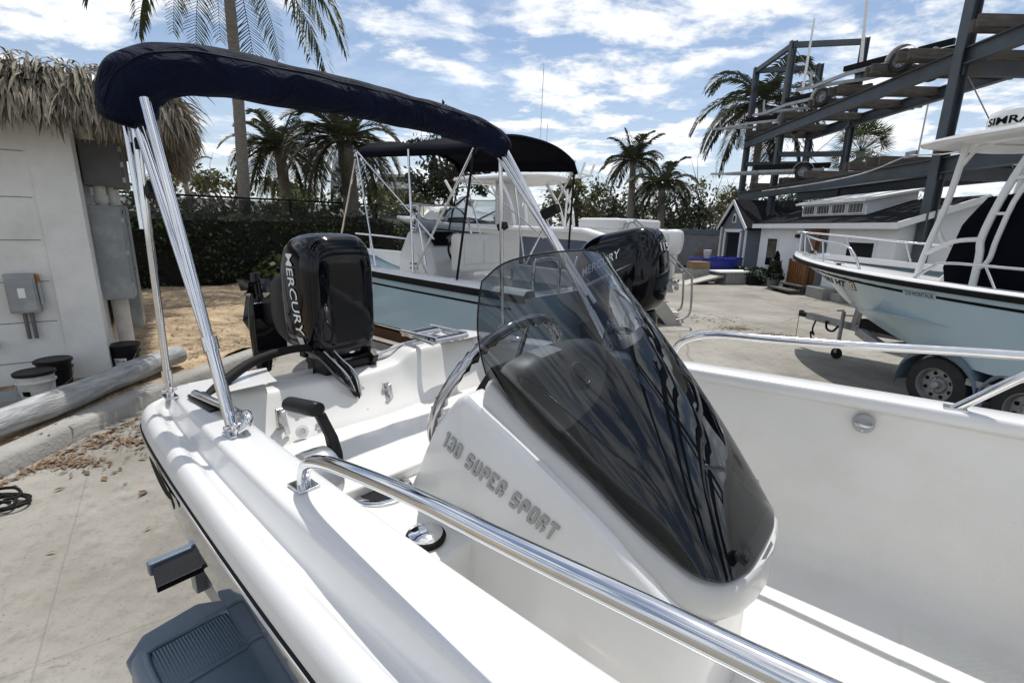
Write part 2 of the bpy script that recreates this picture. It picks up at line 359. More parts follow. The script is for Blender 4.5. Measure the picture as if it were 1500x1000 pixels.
    def build(s, name, m, parent=None, smooth=True, ang=46, bevel=0., solid=0., recalc=True, seg=2, subd=0, label=None):
        me = bpy.data.meshes.new(name)
        me.from_pydata([tuple(v) for v in s.v], [], s.f); me.update()
        if recalc:
            bm = bmesh.new(); bm.from_mesh(me); bmesh.ops.recalc_face_normals(bm, faces=bm.faces); bm.to_mesh(me); bm.free()
        if smooth:
            me.polygons.foreach_set('use_smooth', [True] * len(me.polygons))
            me.set_sharp_from_angle(angle=R(ang))
        o = bpy.data.objects.new(name, me); COL.objects.link(o)
        me.materials.append(MAT[m] if isinstance(m, str) else m)
        if parent: o.parent = parent
        if solid:
            md = o.modifiers.new('thick', 'SOLIDIFY'); md.thickness = solid; md.offset = 0
        if bevel:
            md = o.modifiers.new('bevel', 'BEVEL'); md.width = bevel; md.segments = seg; md.limit_method = 'ANGLE'; md.angle_limit = R(40); md.harden_normals = smooth
        if subd:
            md = o.modifiers.new('sub', 'SUBSURF'); md.levels = subd; md.render_levels = subd
        if label: o['label'] = label
        return o

_fc = {}
def text_geo(txt, shear=0., bold=0., ext=.0):
    k = (txt, shear, bold, ext)
    if k not in _fc:
        cu = bpy.data.curves.new('t', 'FONT'); cu.body = txt; cu.size = 1; cu.shear = shear; cu.offset = bold; cu.extrude = ext; cu.resolution_u = 3
        cu.align_x = 'LEFT'
        o = bpy.data.objects.new('t', cu); COL.objects.link(o)
        dg = bpy.context.evaluated_depsgraph_get(); dg.update()
        me = o.evaluated_get(dg).to_mesh()
        vs = [v.co.copy() for v in me.vertices]; fs = [tuple(p.vertices) for p in me.polygons]
        o.evaluated_get(dg).to_mesh_clear()
        bpy.data.objects.remove(o); bpy.data.curves.remove(cu)
        x0 = min(v.x for v in vs); x1 = max(v.x for v in vs); y0 = min(v.y for v in vs); y1 = max(v.y for v in vs)
        vs = [Vector(((v.x - x0) / (x1 - x0), (v.y - y0) / (y1 - y0), v.z)) for v in vs]
        _fc[k] = (vs, fs)
    return _fc[k]
def lettering(name, txt, m, parent, fn, shear=0., bold=0., ext=0., zs=1.):
    """fn(u,v,w) maps unit text coordinates to the surface"""
    vs, fs = text_geo(txt, shear, bold, ext)
    mb = MB(); mb.add([fn(v.x, v.y, v.z * zs) for v in vs], fs)
    return mb.build(name, m, parent, smooth=False, recalc=False)

# ------------------------------------------------------------------ things
def tag(o, label=None, cat=None, group=None, kind=None):
    if label: o['label'] = label
    if cat: o['category'] = cat
    if group: o['group'] = group
    if kind: o['kind'] = kind
    return o
def thing(name, label, cat, loc=(0, 0, 0), rz=0., group=None):
    o = bpy.data.objects.new(name, None); COL.objects.link(o)
    o.location = loc; o.rotation_euler = (0, 0, rz); o.empty_display_size = .2
    return tag(o, label, cat, group)
def copy_tree(o, parent=None):
    c = o.copy(); COL.objects.link(c)
    if parent: c.parent = parent
    for ch in list(o.children): copy_tree(ch, c)
    return c
def lerp(a, b, t): return a + (b - a) * t
def interp(tab, x):
    if x <= tab[0][0]: return tab[0][1]
    for (x0, y0), (x1, y1) in zip(tab, tab[1:]):
        if x <= x1:
            t = (x - x0) / (x1 - x0); return y0 + (y1 - y0) * t
    return tab[-1][1]
def sinterp(tab, x):
    """smooth (cubic) interpolation through a table"""
    if x <= tab[0][0]: return tab[0][1]
    if x >= tab[-1][0]: return tab[-1][1]
    for i in range(len(tab) - 1):
        if x <= tab[i + 1][0]:
            x0, y0 = tab[i]; x1, y1 = tab[i + 1]; h = x1 - x0
            m0 = (y1 - tab[i - 1][1]) / (x1 - tab[i - 1][0]) if i > 0 else (y1 - y0) / h
            m1 = (tab[i + 2][1] - y0) / (tab[i + 2][0] - x0) if i + 2 < len(tab) else (y1 - y0) / h
            t = (x - x0) / h
            return (2*t**3-3*t*t+1)*y0 + (t**3-2*t*t+t)*h*m0 + (-2*t**3+3*t*t)*y1 + (t**3-t*t)*h*m1
# ------------------------------------------------------------------ camera, sky, sun
cam = bpy.data.cameras.new('camera'); cam.sensor_width = 36; cam.lens = 36 * 700 / 1500
cam.clip_start = .02; cam.clip_end = 2000
co = bpy.data.objects.new('camera', cam); COL.objects.link(co)
co.matrix_world = Matrix.Translation((0, 0, 2.0)) @ Matrix.Rotation(R(76.5), 4, 'X') @ Matrix.Rotation(R(1.2), 4, 'Z')
scene.camera = co
scene.view_settings.view_transform = 'Standard'; scene.view_settings.look = 'None'
scene.view_settings.exposure = 0; scene.view_settings.gamma = 1
scene.cycles.use_denoising = True
scene.cycles.max_bounces = 10; scene.cycles.transparent_max_bounces = 24; scene.cycles.caustics_reflective = False; scene.cycles.caustics_refractive = False

SUN = Vector((.07, .43, 1)).normalized()
sl = bpy.data.lights.new('sun', 'SUN'); sl.energy = 4.0; sl.angle = R(.55); sl.color = (1, .965, .91)
so = bpy.data.objects.new('sun', sl); COL.objects.link(so)
so.rotation_euler = SUN.to_track_quat('Z', 'Y').to_euler(); so.location = (0, 0, 30)

w = bpy.data.worlds.new('World'); scene.world = w; w.use_nodes = True
nt = w.node_tree; N, L = nt.nodes, nt.links
bg = N['Background']; bg.inputs['Strength'].default_value = .086
sky = N.new('ShaderNodeTexSky'); sky.sky_type = 'NISHITA'; sky.sun_disc = False
sky.sun_elevation = math.asin(SUN.z); sky.sun_rotation = math.atan2(SUN.x, SUN.y)
sky.air_density = 1.0; sky.dust_density = .6; sky.ozone_density = 1.2
tc = N.new('ShaderNodeTexCoord')
sx = N.new('ShaderNodeSeparateXYZ'); L.new(tc.outputs['Generated'], sx.inputs['Vector'])
def mth(op, a, b=None, clamp=False):
    n = N.new('ShaderNodeMath'); n.operation = op; n.use_clamp = clamp
    for i, q in enumerate((a, b)):
        if q is None: continue
        if isinstance(q, (int, float)): n.inputs[i].default_value = q
        else: L.new(q, n.inputs[i])
    return n.outputs[0]
zz = mth('MAXIMUM', sx.outputs['Z'], .0)
zd = mth('ADD', zz, .16)
cx = mth('DIVIDE', sx.outputs['X'], zd); cy = mth('DIVIDE', sx.outputs['Y'], zd)
cb = N.new('ShaderNodeCombineXYZ'); L.new(cx, cb.inputs[0]); L.new(cy, cb.inputs[1])
def cnoise(scale, off, detail=9, rough=.58, dist=.3):
    mp = N.new('ShaderNodeMapping'); mp.inputs['Location'].default_value = off; mp.inputs['Scale'].default_value = (scale, scale * 1.25, scale)
    L.new(cb.outputs[0], mp.inputs['Vector'])
    n = N.new('ShaderNodeTexNoise'); n.inputs['Scale'].default_value = 1; n.inputs['Detail'].default_value = detail; n.inputs['Roughness'].default_value = rough; n.inputs['Distortion'].default_value = dist
    L.new(mp.outputs['Vector'], n.inputs['Vector']); return n.outputs['Fac']
def rng(f, a, b, c=0., d=1.):
    n = N.new('ShaderNodeMapRange'); n.interpolation_type = 'SMOOTHSTEP'
    for k, q in zip(('From Min', 'From Max', 'To Min', 'To Max'), (a, b, c, d)): n.inputs[k].default_value = q
    L.new(f, n.inputs['Value']); return n.outputs['Result']
big = cnoise(.85, (3.3, 1.2, 0)); puff = cnoise(2.5, (7.1, 2.4, 0), 12, .62, .15); thin = cnoise(.9, (1.7, 9.2, 0), 6, .55, 1.2)
cov = mth('MULTIPLY', rng(big, .39, .50), rng(puff, .40, .55))
cov = mth('MAXIMUM', cov, mth('MULTIPLY', rng(thin, .42, .72), .42))
haze = rng(sx.outputs['Z'], .34, -.02, .13, .6)
cov = mth('MAXIMUM', cov, haze)
shade = N.new('ShaderNodeMix'); shade.data_type = 'RGBA'
shade.inputs['A'].default_value = (9.2, 9.9, 10.9, 1); shade.inputs['B'].default_value = (14.0, 14.1, 14.3, 1)
L.new(rng(puff, .44, .64), shade.inputs['Factor'])
mx = N.new('ShaderNodeMix'); mx.data_type = 'RGBA'
tint = N.new('ShaderNodeMix'); tint.data_type = 'RGBA'; tint.blend_type = 'MULTIPLY'; tint.inputs['Factor'].default_value = 1; tint.inputs['B'].default_value = (1.22, 1.30, 1.36, 1); L.new(sky.outputs['Color'], tint.inputs['A'])
L.new(cov, mx.inputs['Factor']); L.new(tint.outputs['Result'], mx.inputs['A']); L.new(shade.outputs['Result'], mx.inputs['B'])
L.new(mx.outputs['Result'], bg.inputs['Color'])

# ------------------------------------------------------------------ ground
g = MB().add([(-400, -200, 0), (400, -200, 0), (400, 700, 0), (-400, 700, 0)], [(0, 1, 2, 3)]).build('ground', 'pavement', smooth=False)
tag(g, 'worn pale concrete yard with stains and cracks', None, kind='structure')

# planting bed behind the kerb: gently uneven sandy surface
def bed(u, v):
    x = lerp(-30, -4.02, u ** .5); y = lerp(-2, 30, v)
    z = .10 + .05 * math.sin(x * 2.1 + y) * math.sin(y * 1.7) + .03 * math.sin(5 * x) * math.sin(4.3 * y + 1) + min(.12, (-4.02 - x) * .04)
    return (x, y, z)
tag(MB().grid(bed, 50, 90).build('sand_bed', 'sand'), 'sandy brown mulch bed behind the concrete kerb', None, kind='structure')

def copy_at(o, loc, rz=0., label=None, scale=None):
    c = copy_tree(o); c.location = loc; c.rotation_euler = (0, 0, rz)
    if label: c['label'] = label
    if scale: c.scale = (scale,) * 3
    return c

# ================================================================== FOREGROUND BOAT
A40 = R(40)
U = Vector((math.cos(A40), -math.sin(A40), 0))      # towards the bow
Pt = Vector((math.sin(A40), math.cos(A40), 0))      # towards port
boat = thing('motorboat', 'white open skiff with smoked windscreen and folded navy bimini, nearest boat with grey hull', 'boat',
             Pt * 1.14 + Vector((0, 0, .25)), -A40)
def Nn(s, p, z): return Vector((-s, p - 1.14, z))
HB = [(-2.25, .02), (-2.15, .22), (-2.0, .42), (-1.6, .66), (-1.1, .82), (-.5, .90), (0, .915), (.5, .905), (1.0, .88), (1.5, .845), (1.8, .815), (1.93, .79)]
def hb(s): return sinterp(HB, s)
def zt(s): return 1.15 + .032 * max(0, 1.9 - s)
ST = [1.965, 1.96, 1.952, 1.942, 1.93, 1.915, 1.9, 1.88, 1.85, 1.8, 1.72, 1.65, 1.55, 1.45, 1.35, 1.25, 1.15, 1.05, .95, .85, .75, .65, .55, .45, .35, .25, .15, .05, -.05, -.15, -.25, -.35, -.45, -.6, -.75, -.9, -1.05, -1.2, -1.35, -1.5, -1.6, -1.7, -1.8, -1.9, -2.0, -2.06, -2.12, -2.18]
def endk(s):   # rounding in plan at the stern quarter
    return 0. if s < 1.88 else (s - 1.88) / .085
def hbr(s): return hb(s) - .075 * endk(s) ** 2
GPROF = [(0, -.058), (.002, -.042), (.007, -.026), (.014, -.015), (.022, -.008), (.031, -.005), (.041, -.0065), (.050, -.012), (.057, -.021), (.064, -.028), (.072, -.031), (.079, -.0305), (.083, -.028), (.0855, -.022), (.096, .020), (.0985, .027), (.103, .032), (.110, .0345), (.15, .035), (.195, .035), (.204, .032), (.210, .025), (.212, .012), (.210, -.002), (.204, -.010)]
def gprof(s):
    # valley between crown and ledge fades out at the stern corner
    k = min(1, max(.0, (1.943 - s) / .022)); k = k * k * (3 - 2 * k); out = []
    for d, z in GPROF:
        if d > .06: z = lerp(-.026, z, k)
        out.append((d, z))
    return out
def floor_prof(s, side):
    d0 = .200
    return [(d0 - .016, -.03), (d0 - .018, -.25), (d0 - .008, -.42), (d0 + .02, -.50), (d0 + .07, -.545), (d0 + .12, -.552)]
for side, nm in ((-1, 'gunwale'), (1, 'gunwale')):
    secs = []
    for s in ST:
        secs.append([Nn(s, 1.14 + side * (hbr(s) - d), zt(s) + z) for d, z in gprof(s)])
    m = MB().loft(secs, closed=False)
    m.build(nm, 'gel', boat, ang=65)
    # inner side wall and coved edge of the floor
    secs = []
    for s in [x for x in ST if x <= 1.8]:
        fl = [(.204, -.010), (.190, -.014)] + floor_prof(s, side)
        secs.append([Nn(s, 1.14 + side * (hbr(s) - d), (zt(s) + z if z > -.5 else .60 + (z + .552) * .55)) for d, z in fl])
    MB().loft(secs, closed=False).build('inner_side', 'gel_in', boat, ang=60, subd=1)
    # rub rail
    rr = []
    for s in ST:
        rr.append([Nn(s, 1.14 + side * (hbr(s) + o), zt(s) + z) for o, z in ((-.008, -.056), (.000, -.055), (.0035, -.060), (.004, -.069), (.001, -.077), (-.010, -.080))])
    rb = MB().loft(rr).build('rub_rail', 'black_matte', boat, ang=50)
    st = []
    for s in ST:
        st.append([Nn(s, 1.14 + side * (hbr(s) + .0025 + o), zt(s) + z) for o, z in ((-.002, -.059), (.0025, -.061), (.0035, -.065), (.0025, -.070), (-.002, -.072))])
    MB().loft(st).build('steel_insert', 'steel', rb, ang=50)
# floor
fs_ = [[Nn(s, 1.14 - (hbr(s) - .31), .600), Nn(s, 1.14, .604), Nn(s, 1.14 + (hbr(s) - .31), .600)] for s in ST if -2.05 < s <= 1.8]
MB().loft(fs_, closed=False).build('floor', 'gel_in', boat)
# non-skid panels
def panel(poly, z=.606):
    n_ = len(poly); fl_z = lambda s, p: .600 + .004 * (1 - abs(p - 1.14) / (hbr(s) - .31)) + .0012
    MB().grid(lambda u, v: Nn(lerp(poly[0][0], poly[1][0], u), lerp(poly[3][1], poly[0][1], v), fl_z(lerp(poly[0][0], poly[1][0], u), lerp(poly[3][1], poly[0][1], v))), 4, 12).build('nonskid_panel', 'nonskid', boat)
panel([(-.14, 1.70), (-.44, 1.70), (-.44, .75), (-.14, .75)])
# hull skin
def hullsec(s, side):
    b = hbr(s); t = zt(s) - .085
    f = max(0, (-s - .6) / 1.6)                      # bow rise
    zc = .56 + .42 * f ** 1.6; zk = .37 + .5 * f ** 2.2
    if s > 1.93: pass
    q = [(b - .004, t + .008), (b - .010, t - .10), (b - .032, t - .24), (b - .07, zc + .16), (b * .93 - .06, zc + .06), (b * .90 - .07, zc), (b * .82 - .06, zc - .02), (b * .45, lerp(zc, zk, .55)), (.02, zk)]
    return [Nn(s, 1.14 + side * max(.005, x), z) for x, z in q]
for side in (-1, 1):
    MB().loft([hullsec(s, side) for s in ST], closed=False).build('hull_side', 'navy_hull', boat, ang=40, subd=1)
# stern closing skin
s0 = 1.955
a, b_ = hullsec(s0, -1), hullsec(s0, 1)
MB().add(a + b_[::-1], [tuple(range(len(a) * 2))]).build('stern_skin', 'navy_hull', boat, smooth=False)
# bow deck with step
bd = [[Nn(s, 1.14 - hb(s) + .21, zt(s) - .16), Nn(s, 1.14, zt(s) - .14), Nn(s, 1.14 + hb(s) - .21, zt(s) - .16)] for s in (-.62, -.9, -1.2, -1.5, -1.75, -1.95)]
MB().loft(bd, closed=False).build('bow_deck', 'gel_in', boat)
def bowface(u, v):
    p = 1.14 + (hb(-.5) - .205) * (2 * u - 1)
    k = abs(2 * u - 1); s = -.62 + .17 * max(0, (k - .78) / .22) ** 2
    return Nn(s, p, .59 + v * .49)
MB().grid(bowface, 40, 4).build('bow_step', 'gel_in', boat, ang=60)

# --- transom: inner wall, top edge, corner decks
def ttop(p):
    return sinterp([(.40, 1.184), (.53, 1.183), (.60, 1.155), (.75, 1.128), (.95, 1.12), (1.14, 1.118), (1.26, 1.122), (1.32, 1.135), (1.37, 1.172), (1.45, 1.178), (1.95, 1.172)], p)
TS = [.44, .50, .55, .60, .68, .76, .85, .95, 1.05, 1.14, 1.22, 1.28, 1.31, 1.34, 1.37, 1.41, 1.5, 1.6, 1.7, 1.8, 1.84]
secs = []
for p in TS:
    z = ttop(p)
    k = min(1, max(0, (p - .44) / .14))
    wob = .012 * math.sin((p - .6) * 9)
    si = lerp(1.70, 1.785, k) + wob - .03 * max(0, min(1, (p - 1.3) / .1))
    secs.append([Nn(si - .17, p, .93), Nn(si - .15, p, .965), Nn(si - .095, p, 1.0), Nn(si - .03, p, z - .05), Nn(si - .012, p, z - .018), Nn(si, p, z - .004), Nn(si + .02, p, z), Nn(1.90, p, z + .001), Nn(1.935, p, z - .006), Nn(1.952, p, z - .03), Nn(1.956, p, z - .10)])
MB().loft(secs, closed=False).build('transom', 'gel_in', boat, ang=55, subd=1)
# starboard and port stern corner decks
for side in (-1, 1):
    def cdeck(u, v, side=side):
        s = lerp(1.70, 1.94, v); b = hbr(min(s, 1.90)); d = lerp(.13, .40, u)
        return Nn(s, 1.14 + side * (b - d - .02 * v), zt(s) + .0355 - .055 * max(0, (v - .93) / .07) ** 2)
    MB().grid(cdeck, 8, 10).build('corner_deck', 'gel', boat, ang=60)
# outer stern filler below the decks
MB().prism([(.46, 1.13), (1.82, 1.13), (1.80, .9), (.48, .9)], lambda p, z: Nn(1.954, p, z), lambda p, z: Nn(1.950, p, z)).build('stern_panel', 'gel', boat, smooth=False)

# --- aft bench and starboard platform
def slab(name, poly, z0, z1, m='gel_in', bev=.012):
    return MB().prism(poly, lambda s, p: Nn(s, p, z0), lambda s, p: Nn(s, p, z1)).build(name, m, boat, ang=30, bevel=bev, seg=3)
slab('aft_bench', [(1.66, .42), (1.215, .42), (1.20, .78), (1.185, 1.0), (1.17, 1.84), (1.64, 1.84)], .60, .962)
slab('side_platform', [(1.25, .42), (.80, .42), (.80, .80), (.82, 1.00), (1.25, 1.00)], .60, .925)
# drink holders
def cup(s, p, z, r):
    t = MB().lathe([(r * .80, .001), (r * .82, .006), (r * 1.0, .007), (r * 1.06, .004), (r * 1.07, .0)], Nn(s, p, z), n=36).build('drink_holder', 'steel', boat)
    MB().lathe([(r * .81, .004), (r * .80, -.002), (.0, .0015)], Nn(s, p, z), n=36).build('drink_well', 'black_matte', t)
cup(1.19, .79, .926, .090)
cup(1.235, 1.265, .963, .062)
d = MB().lathe([(.052, .0), (.055, .010), (.052, .016), (.046, .018)], Nn(.895, .722, .926), n=32).build('deck_light', 'black_matte', boat)
MB().lathe([(.047, .016), (.046, .022), (.034, .028), (.016, .031), (.0005, .032)], Nn(.895, .722, .926), n=24).build('chrome_dome', 'steel', d)

# --- hardware on the transom
for s, p, z in ((1.748, .80, 1.075), (1.758, 1.08, 1.06), (1.688, 1.055, .985), (1.68, .84, .985)):
    bt = MB().lathe([(.016, 0), (.016, .004), (.011, .006)], Nn(s - .01, p, z), axis=(1, 0, .25), n=20).build('bolt', 'steel_dull', boat, ang=15)
    MB().lathe([(.008, .005), (.008, .013), (.003, .014)], Nn(s - .01, p, z), axis=(1, 0, .25), n=6).build('bolt_head', 'steel', bt)
dr = MB().lathe([(.024, 0), (.024, .005), (.013, .007), (.012, .001)], Nn(1.655, .765, .992), axis=(1, 0, .4), n=24).build('drain', 'gel', boat)
def cleat(s, p, z):
    c = MB()
    c.box(Nn(s, p, z), (.012, .030, .075)); c.box(Nn(s - .018, p, z), (.03, .018, .03)); c.box(Nn(s - .03, p + .004, z - .012), (.012, .018, .095), rot=(.12, 0, 0))
    c.build('cleat', 'steel_dull', boat, bevel=.004)
cleat(1.715, 1.18, 1.035); cleat(1.70, .71, 1.05)

# folded boarding ladder on the port quarter
ld = MB()
for p in (1.43, 1.62):
    for k, o in enumerate((0, .022)):
        ld.tube([Nn(1.92, p + .02 - o, 1.215 + .018 * k), Nn(1.66, p - .02 + o, 1.215 + .018 * k)], .010, 12)
for s in (1.90, 1.84, 1.70, 1.66):
    ld.tube([Nn(s, 1.42, 1.222), Nn(s, 1.63, 1.222)], .012, 12)
lad = ld.build('boarding_ladder', 'steel', boat)
tr = MB()
for s in (1.88, 1.68): tr.box(Nn(s, 1.525, 1.226), (.035, .19, .014))
tr.build('step', 'black_plastic', lad, bevel=.004)
MB().tube([Nn(1.60, 1.70, 1.182), Nn(1.60, 1.72, 1.205), Nn(1.45, 1.80, 1.205), Nn(1.45, 1.82, 1.18)], .011, 10, sm=4).build('grab_handle', 'steel', boat)

# --- hand rails
def foot(c, name, parent, nrm=(0, 0, 1), sz=.026):
    MB().box(c, (sz * 2.1, sz * 1.7, .006)).build(name, 'steel', parent, bevel=.002)
zr = lambda s: zt(s) + .035
rl = MB().tube([Nn(.90, .41, zr(.9) - .005), Nn(.895, .41, zr(.9) + .03), Nn(.865, .405, zr(.9) + .065), Nn(.80, .40, 1.312), Nn(.70, .395, 1.335), Nn(.5, .385, 1.368), Nn(.3, .375, 1.390), Nn(.1, .37, 1.410), Nn(-.2, .37, 1.43), Nn(-.6, .385, 1.42), Nn(-1.0, .45, 1.44), Nn(-1.3, .53, 1.42), Nn(-1.42, .57, 1.28)], .0135, 16, sm=6).build('hand_rail', 'steel', boat)
foot(Nn(.90, .41, zr(.9) + .003), 'rail_foot', rl)
MB().tube([Nn(-.55, .384, 1.415), Nn(-.52, .39, zr(-.5))], .0125, 12).build('rail_post', 'steel', rl)
rp = MB().tube([Nn(.71, 1.885, zr(.7) - .01), Nn(.695, 1.86, 1.29), Nn(.64, 1.84, 1.34), Nn(.535, 1.825, 1.374), Nn(.33, 1.83, 1.389), Nn(.095, 1.833, 1.408), Nn(-.19, 1.838, 1.436), Nn(-.6, 1.83, 1.467), Nn(-1.0, 1.86, 1.465), Nn(-1.3, 1.78, 1.44), Nn(-1.42, 1.74, 1.30)], .0135, 16, sm=6).build('hand_rail', 'steel', boat)
foot(Nn(.71, 1.885, zr(.7) + .003), 'rail_foot', rp)
MB().tube([Nn(-.145, 1.88, zr(-.1) - .004), Nn(-.29, 1.845, 1.41), Nn(-.35, 1.836, 1.45)], .013, 12, sm=3).build('rail_post', 'steel', rp)
foot(Nn(-.15, 1.88, zr(-.1) + .003), 'rail_foot', rp)
# pad eye on the port inner side
pe = MB().lathe([(.031, 0), (.031, .003), (.027, .005)], Nn(.055, 1.856, 1.150), axis=(0, -1, .05), n=28).build('pad_eye', 'galv', boat, ang=12)
MB().tube([Nn(.075, 1.85, 1.15), Nn(.07, 1.832, 1.15), Nn(.04, 1.832, 1.15), Nn(.035, 1.85, 1.15)], .005, 8, sm=3).build('eye_ring', 'steel', pe)
for ds_, dz in ((.022, .0), (-.022, 0), (0, -.022)):
    MB().lathe([(.005, .005), (.004, .008)], Nn(.055 + ds_, 1.856, 1.15 + dz), axis=(0, -1, .05), n=8).build('screw', 'steel_dull', pe)

# --- console
WC = [(.195, .02), (.21, .075), (.235, .13), (.27, .175), (.31, .208), (.37, .238), (.44, .256), (.52, .266), (.7, .268), (.85, .270), (1.0, .270), (1.15, .25)]
PC = 1.13
ZR = [(.15, .985), (.235, 1.0), (.41, 1.088), (.60, 1.185), (.80, 1.285), (.855, 1.31), (.90, 1.285), (.97, 1.21), (1.12, .96), (1.16, .90)]
def csec(s):
    wdt = interp(WC, s) + .018 - .03 * max(0, min(1, (.5 - s) / .3)); z = interp(ZR, s) - .02 * max(0, min(1, (.4 - s) / .2))
    half = [(wdt + .05, .60), (wdt + .035, .80), (wdt + .004, z - .035), (wdt - .002, z - .014), (wdt - .012, z - .003), (wdt - .03, z)]
    ws_s = interp([(.195, .19), (.205, .235), (.22, .265), (.24, .282), (.28, .292), (.4, .298), (.8, .30), (1.0, .292), (1.16, .26)], s) + .004; zs = z + interp([(.2, -.015), (.3, .0), (.45, .012), (.85, .012), (.95, 0)], s)
    hs = [(ws_s + .05, .60), (ws_s + .03, .80), (ws_s + .002, zs - .03), (ws_s - .002, zs - .012), (ws_s - .011, zs - .002), (ws_s - .028, zs)]
    return [Nn(s, PC - x, zz_) for x, zz_ in hs] + [Nn(s, PC + x, zz_) for x, zz_ in half[::-1]]
cons = MB().loft([csec(s) for s in (.197, .205, .215, .23, .25, .28, .31, .35, .4, .45, .52, .6, .7, .8, .845, .862, .89, .93, .97, 1.03, 1.1, 1.15, 1.16)]).build('console', 'gel', boat, ang=38, bevel=0)
# upper pod that carries the windscreen
WE = [(.15, 1.035), (.2, 1.035), (.26, 1.05), (.38, 1.115), (.5, 1.19), (.67, 1.268), (.81, 1.36)]
HD = [(.15, 1.03), (.25, 1.05), (.38, 1.12), (.5, 1.195), (.60, 1.25), (.68, 1.31), (.73, 1.38), (.755, 1.405), (.81, 1.41)]
LIP = [(.15, .965), (.3, .968), (.36, 1.03), (.5, 1.11), (.81, 1.27)]
WP = [(.150, .02), (.156, .09), (.172, .16), (.20, .208), (.235, .235), (.28, .252), (.36, .262), (.5, .262), (.81, .262)]
def psec(s):
    wdt = interp(WP, s); zl, ze, zh = interp(LIP, s), interp(WE, s), sinterp(HD, s)
    fr = max(0, min(1, (.34 - s) / .14))
    sr = s - .045 * fr * (1 if s < .3 else 0)
    half = [(wdt - .05, zl - .012, s + .03 * fr), (wdt - .006, zl - .010, s), (wdt + .012, zl + .006, s), (wdt + .016, (zl * .6 + ze * .4), s), (wdt + .006, ze - .016, s), (wdt - .006, ze - .004, s), (wdt - .03, ze + .001, s), (wdt * .72, lerp(ze, zh, .62), s), (wdt * .38, lerp(ze, zh, .93), s)]
    c = (0, zh, s)
    pw = 1 + .24 * max(0, min(1, (s - .25) / .5))
    return [Nn(q, PC - max(.001, x), zz_) for x, zz_, q in half] + [Nn(s, PC, zh)] + [Nn(q, PC + max(.001, x * pw), zz_) for x, zz_, q in half[::-1]]
pod = MB().loft([psec(s) for s in (.150, .156, .163, .172, .185, .20, .217, .235, .257, .28, .31, .36, .43, .5, .58, .64, .68, .71, .735, .755, .79, .81)]).build('windscreen_pod', 'gel_shaded', cons, ang=42)
pod.data.materials.append(MAT['dash_grey'])
for f_ in pod.data.polygons:
    if (f_.center.y + 1.14 > PC + .04 and -f_.center.x > .27): f_.material_index = 1
    if f_.normal.x > .15 and -(interp(WP, -f_.center.x) - .022) < f_.center.y + 1.14 - PC < (interp(WP, -f_.center.x) - .022) * (1 + .24 * max(0, min(1, (-f_.center.x - .25) / .5))) and f_.center.z > 1.03: f_.material_index = 1
# dash behind the pod
da = MB()
da.loft([[Nn(.81, PC - .255, 1.30), Nn(.81, PC - .2, 1.395), Nn(.81, PC + .2, 1.395), Nn(.81, PC + .255, 1.30)], [Nn(.86, PC - .25, 1.27), Nn(.86, PC - .2, 1.37), Nn(.86, PC + .2, 1.37), Nn(.86, PC + .25, 1.27)], [Nn(.93, PC - .24, 1.2), Nn(.93, PC - .2, 1.27), Nn(.93, PC + .2, 1.27), Nn(.93, PC + .24, 1.2)]])
da.build('dash', 'black_plastic', cons, bevel=.008)
# raised model lettering on the starboard face
def side_fn(u, v, w_):
    s = lerp(.928, .540, u); zb = lerp(1.155, 1.036, u)
    z = zb + v * .047
    wv = interp([(.4, .298), (.8, .30), (1.0, .292), (1.16, .26)], s) + .004
    x = lerp(wv + .03, wv + .002, (z - .80) / (interp(ZR, s) + .012 - .03 - .80))
    sl_ = (v - .5) * .012
    return Nn(s - sl_, PC - x - .0015 - w_, z)
GLY = {'1': ('XX.', '.X.', '.X.', '.X.', '.X.'), '3': ('XXX', '..X', '.XX', '..X', 'XXX'), '0': ('XXX', 'X.X', 'X.X', 'X.X', 'XXX'), 'S': ('XXX', 'X..', 'XXX', '..X', 'XXX'), 'U': ('X.X', 'X.X', 'X.X', 'X.X', 'XXX'),
       'P': ('XXX', 'X.X', 'XXX', 'X..', 'X..'), 'E': ('XXX', 'X..', 'XX.', 'X..', 'XXX'), 'R': ('XXX', 'X.X', 'XX.', 'X.X', 'X.X'), 'O': ('XXX', 'X.X', 'X.X', 'X.X', 'XXX'), 'T': ('XXX', '.X.', '.X.', '.X.', '.X.')}
txt = '130 SUPER SPORT'; wds = [.55 if c == ' ' else (.72 if c == '1' else 1.0) for c in txt]; tot_ = sum(wds) + .26 * (len(txt) - 1)
mb = MB(); x0 = 0.
cx3, ry = (0, .34, .66, 1.0), (0, .19, .405, .595, .81, 1.0)
for c, wd_ in zip(txt, wds):
    if c != ' ':
        gl = GLY[c]
        def P_(i, j, w_): 
            u = (x0 + cx3[i]) / tot_; v = ry[j]
            if c in '0SOU3PR' and i in (0, 3) and j in (0, 5): u += (.16 if i == 0 else -.16) / tot_
            if c == '1' and i == 0: u += .19 / tot_
            u += .020 * (v - .5)
            return side_fn(u, v, w_)
        for r_ in range(5):
            for k in range(3):
                if gl[4 - r_][k] != 'X': continue
                q = ((k, r_), (k + 1, r_), (k + 1, r_ + 1), (k, r_ + 1))
                if c == '1' and k == 0: pass
                vs_ = [P_(i, j, .0035) for i, j in q]; mb.add(vs_, [(0, 1, 2, 3)])
                for (ia, ja), (ib, jb), (dk, dr_) in ((q[0], q[1], (0, -1)), (q[1], q[2], (1, 0)), (q[2], q[3], (0, 1)), (q[3], q[0], (-1, 0))):
                    kk_, rr_ = k + dk, r_ + dr_
                    if 0 <= kk_ < 3 and 0 <= rr_ < 5 and gl[4 - rr_][kk_] == 'X': continue
                    mb.add([P_(ia, ja, .0035), P_(ib, jb, .0035), P_(ib, jb, -.002), P_(ia, ja, -.002)], [(0, 1, 2, 3)])
    x0 += wd_ + .26
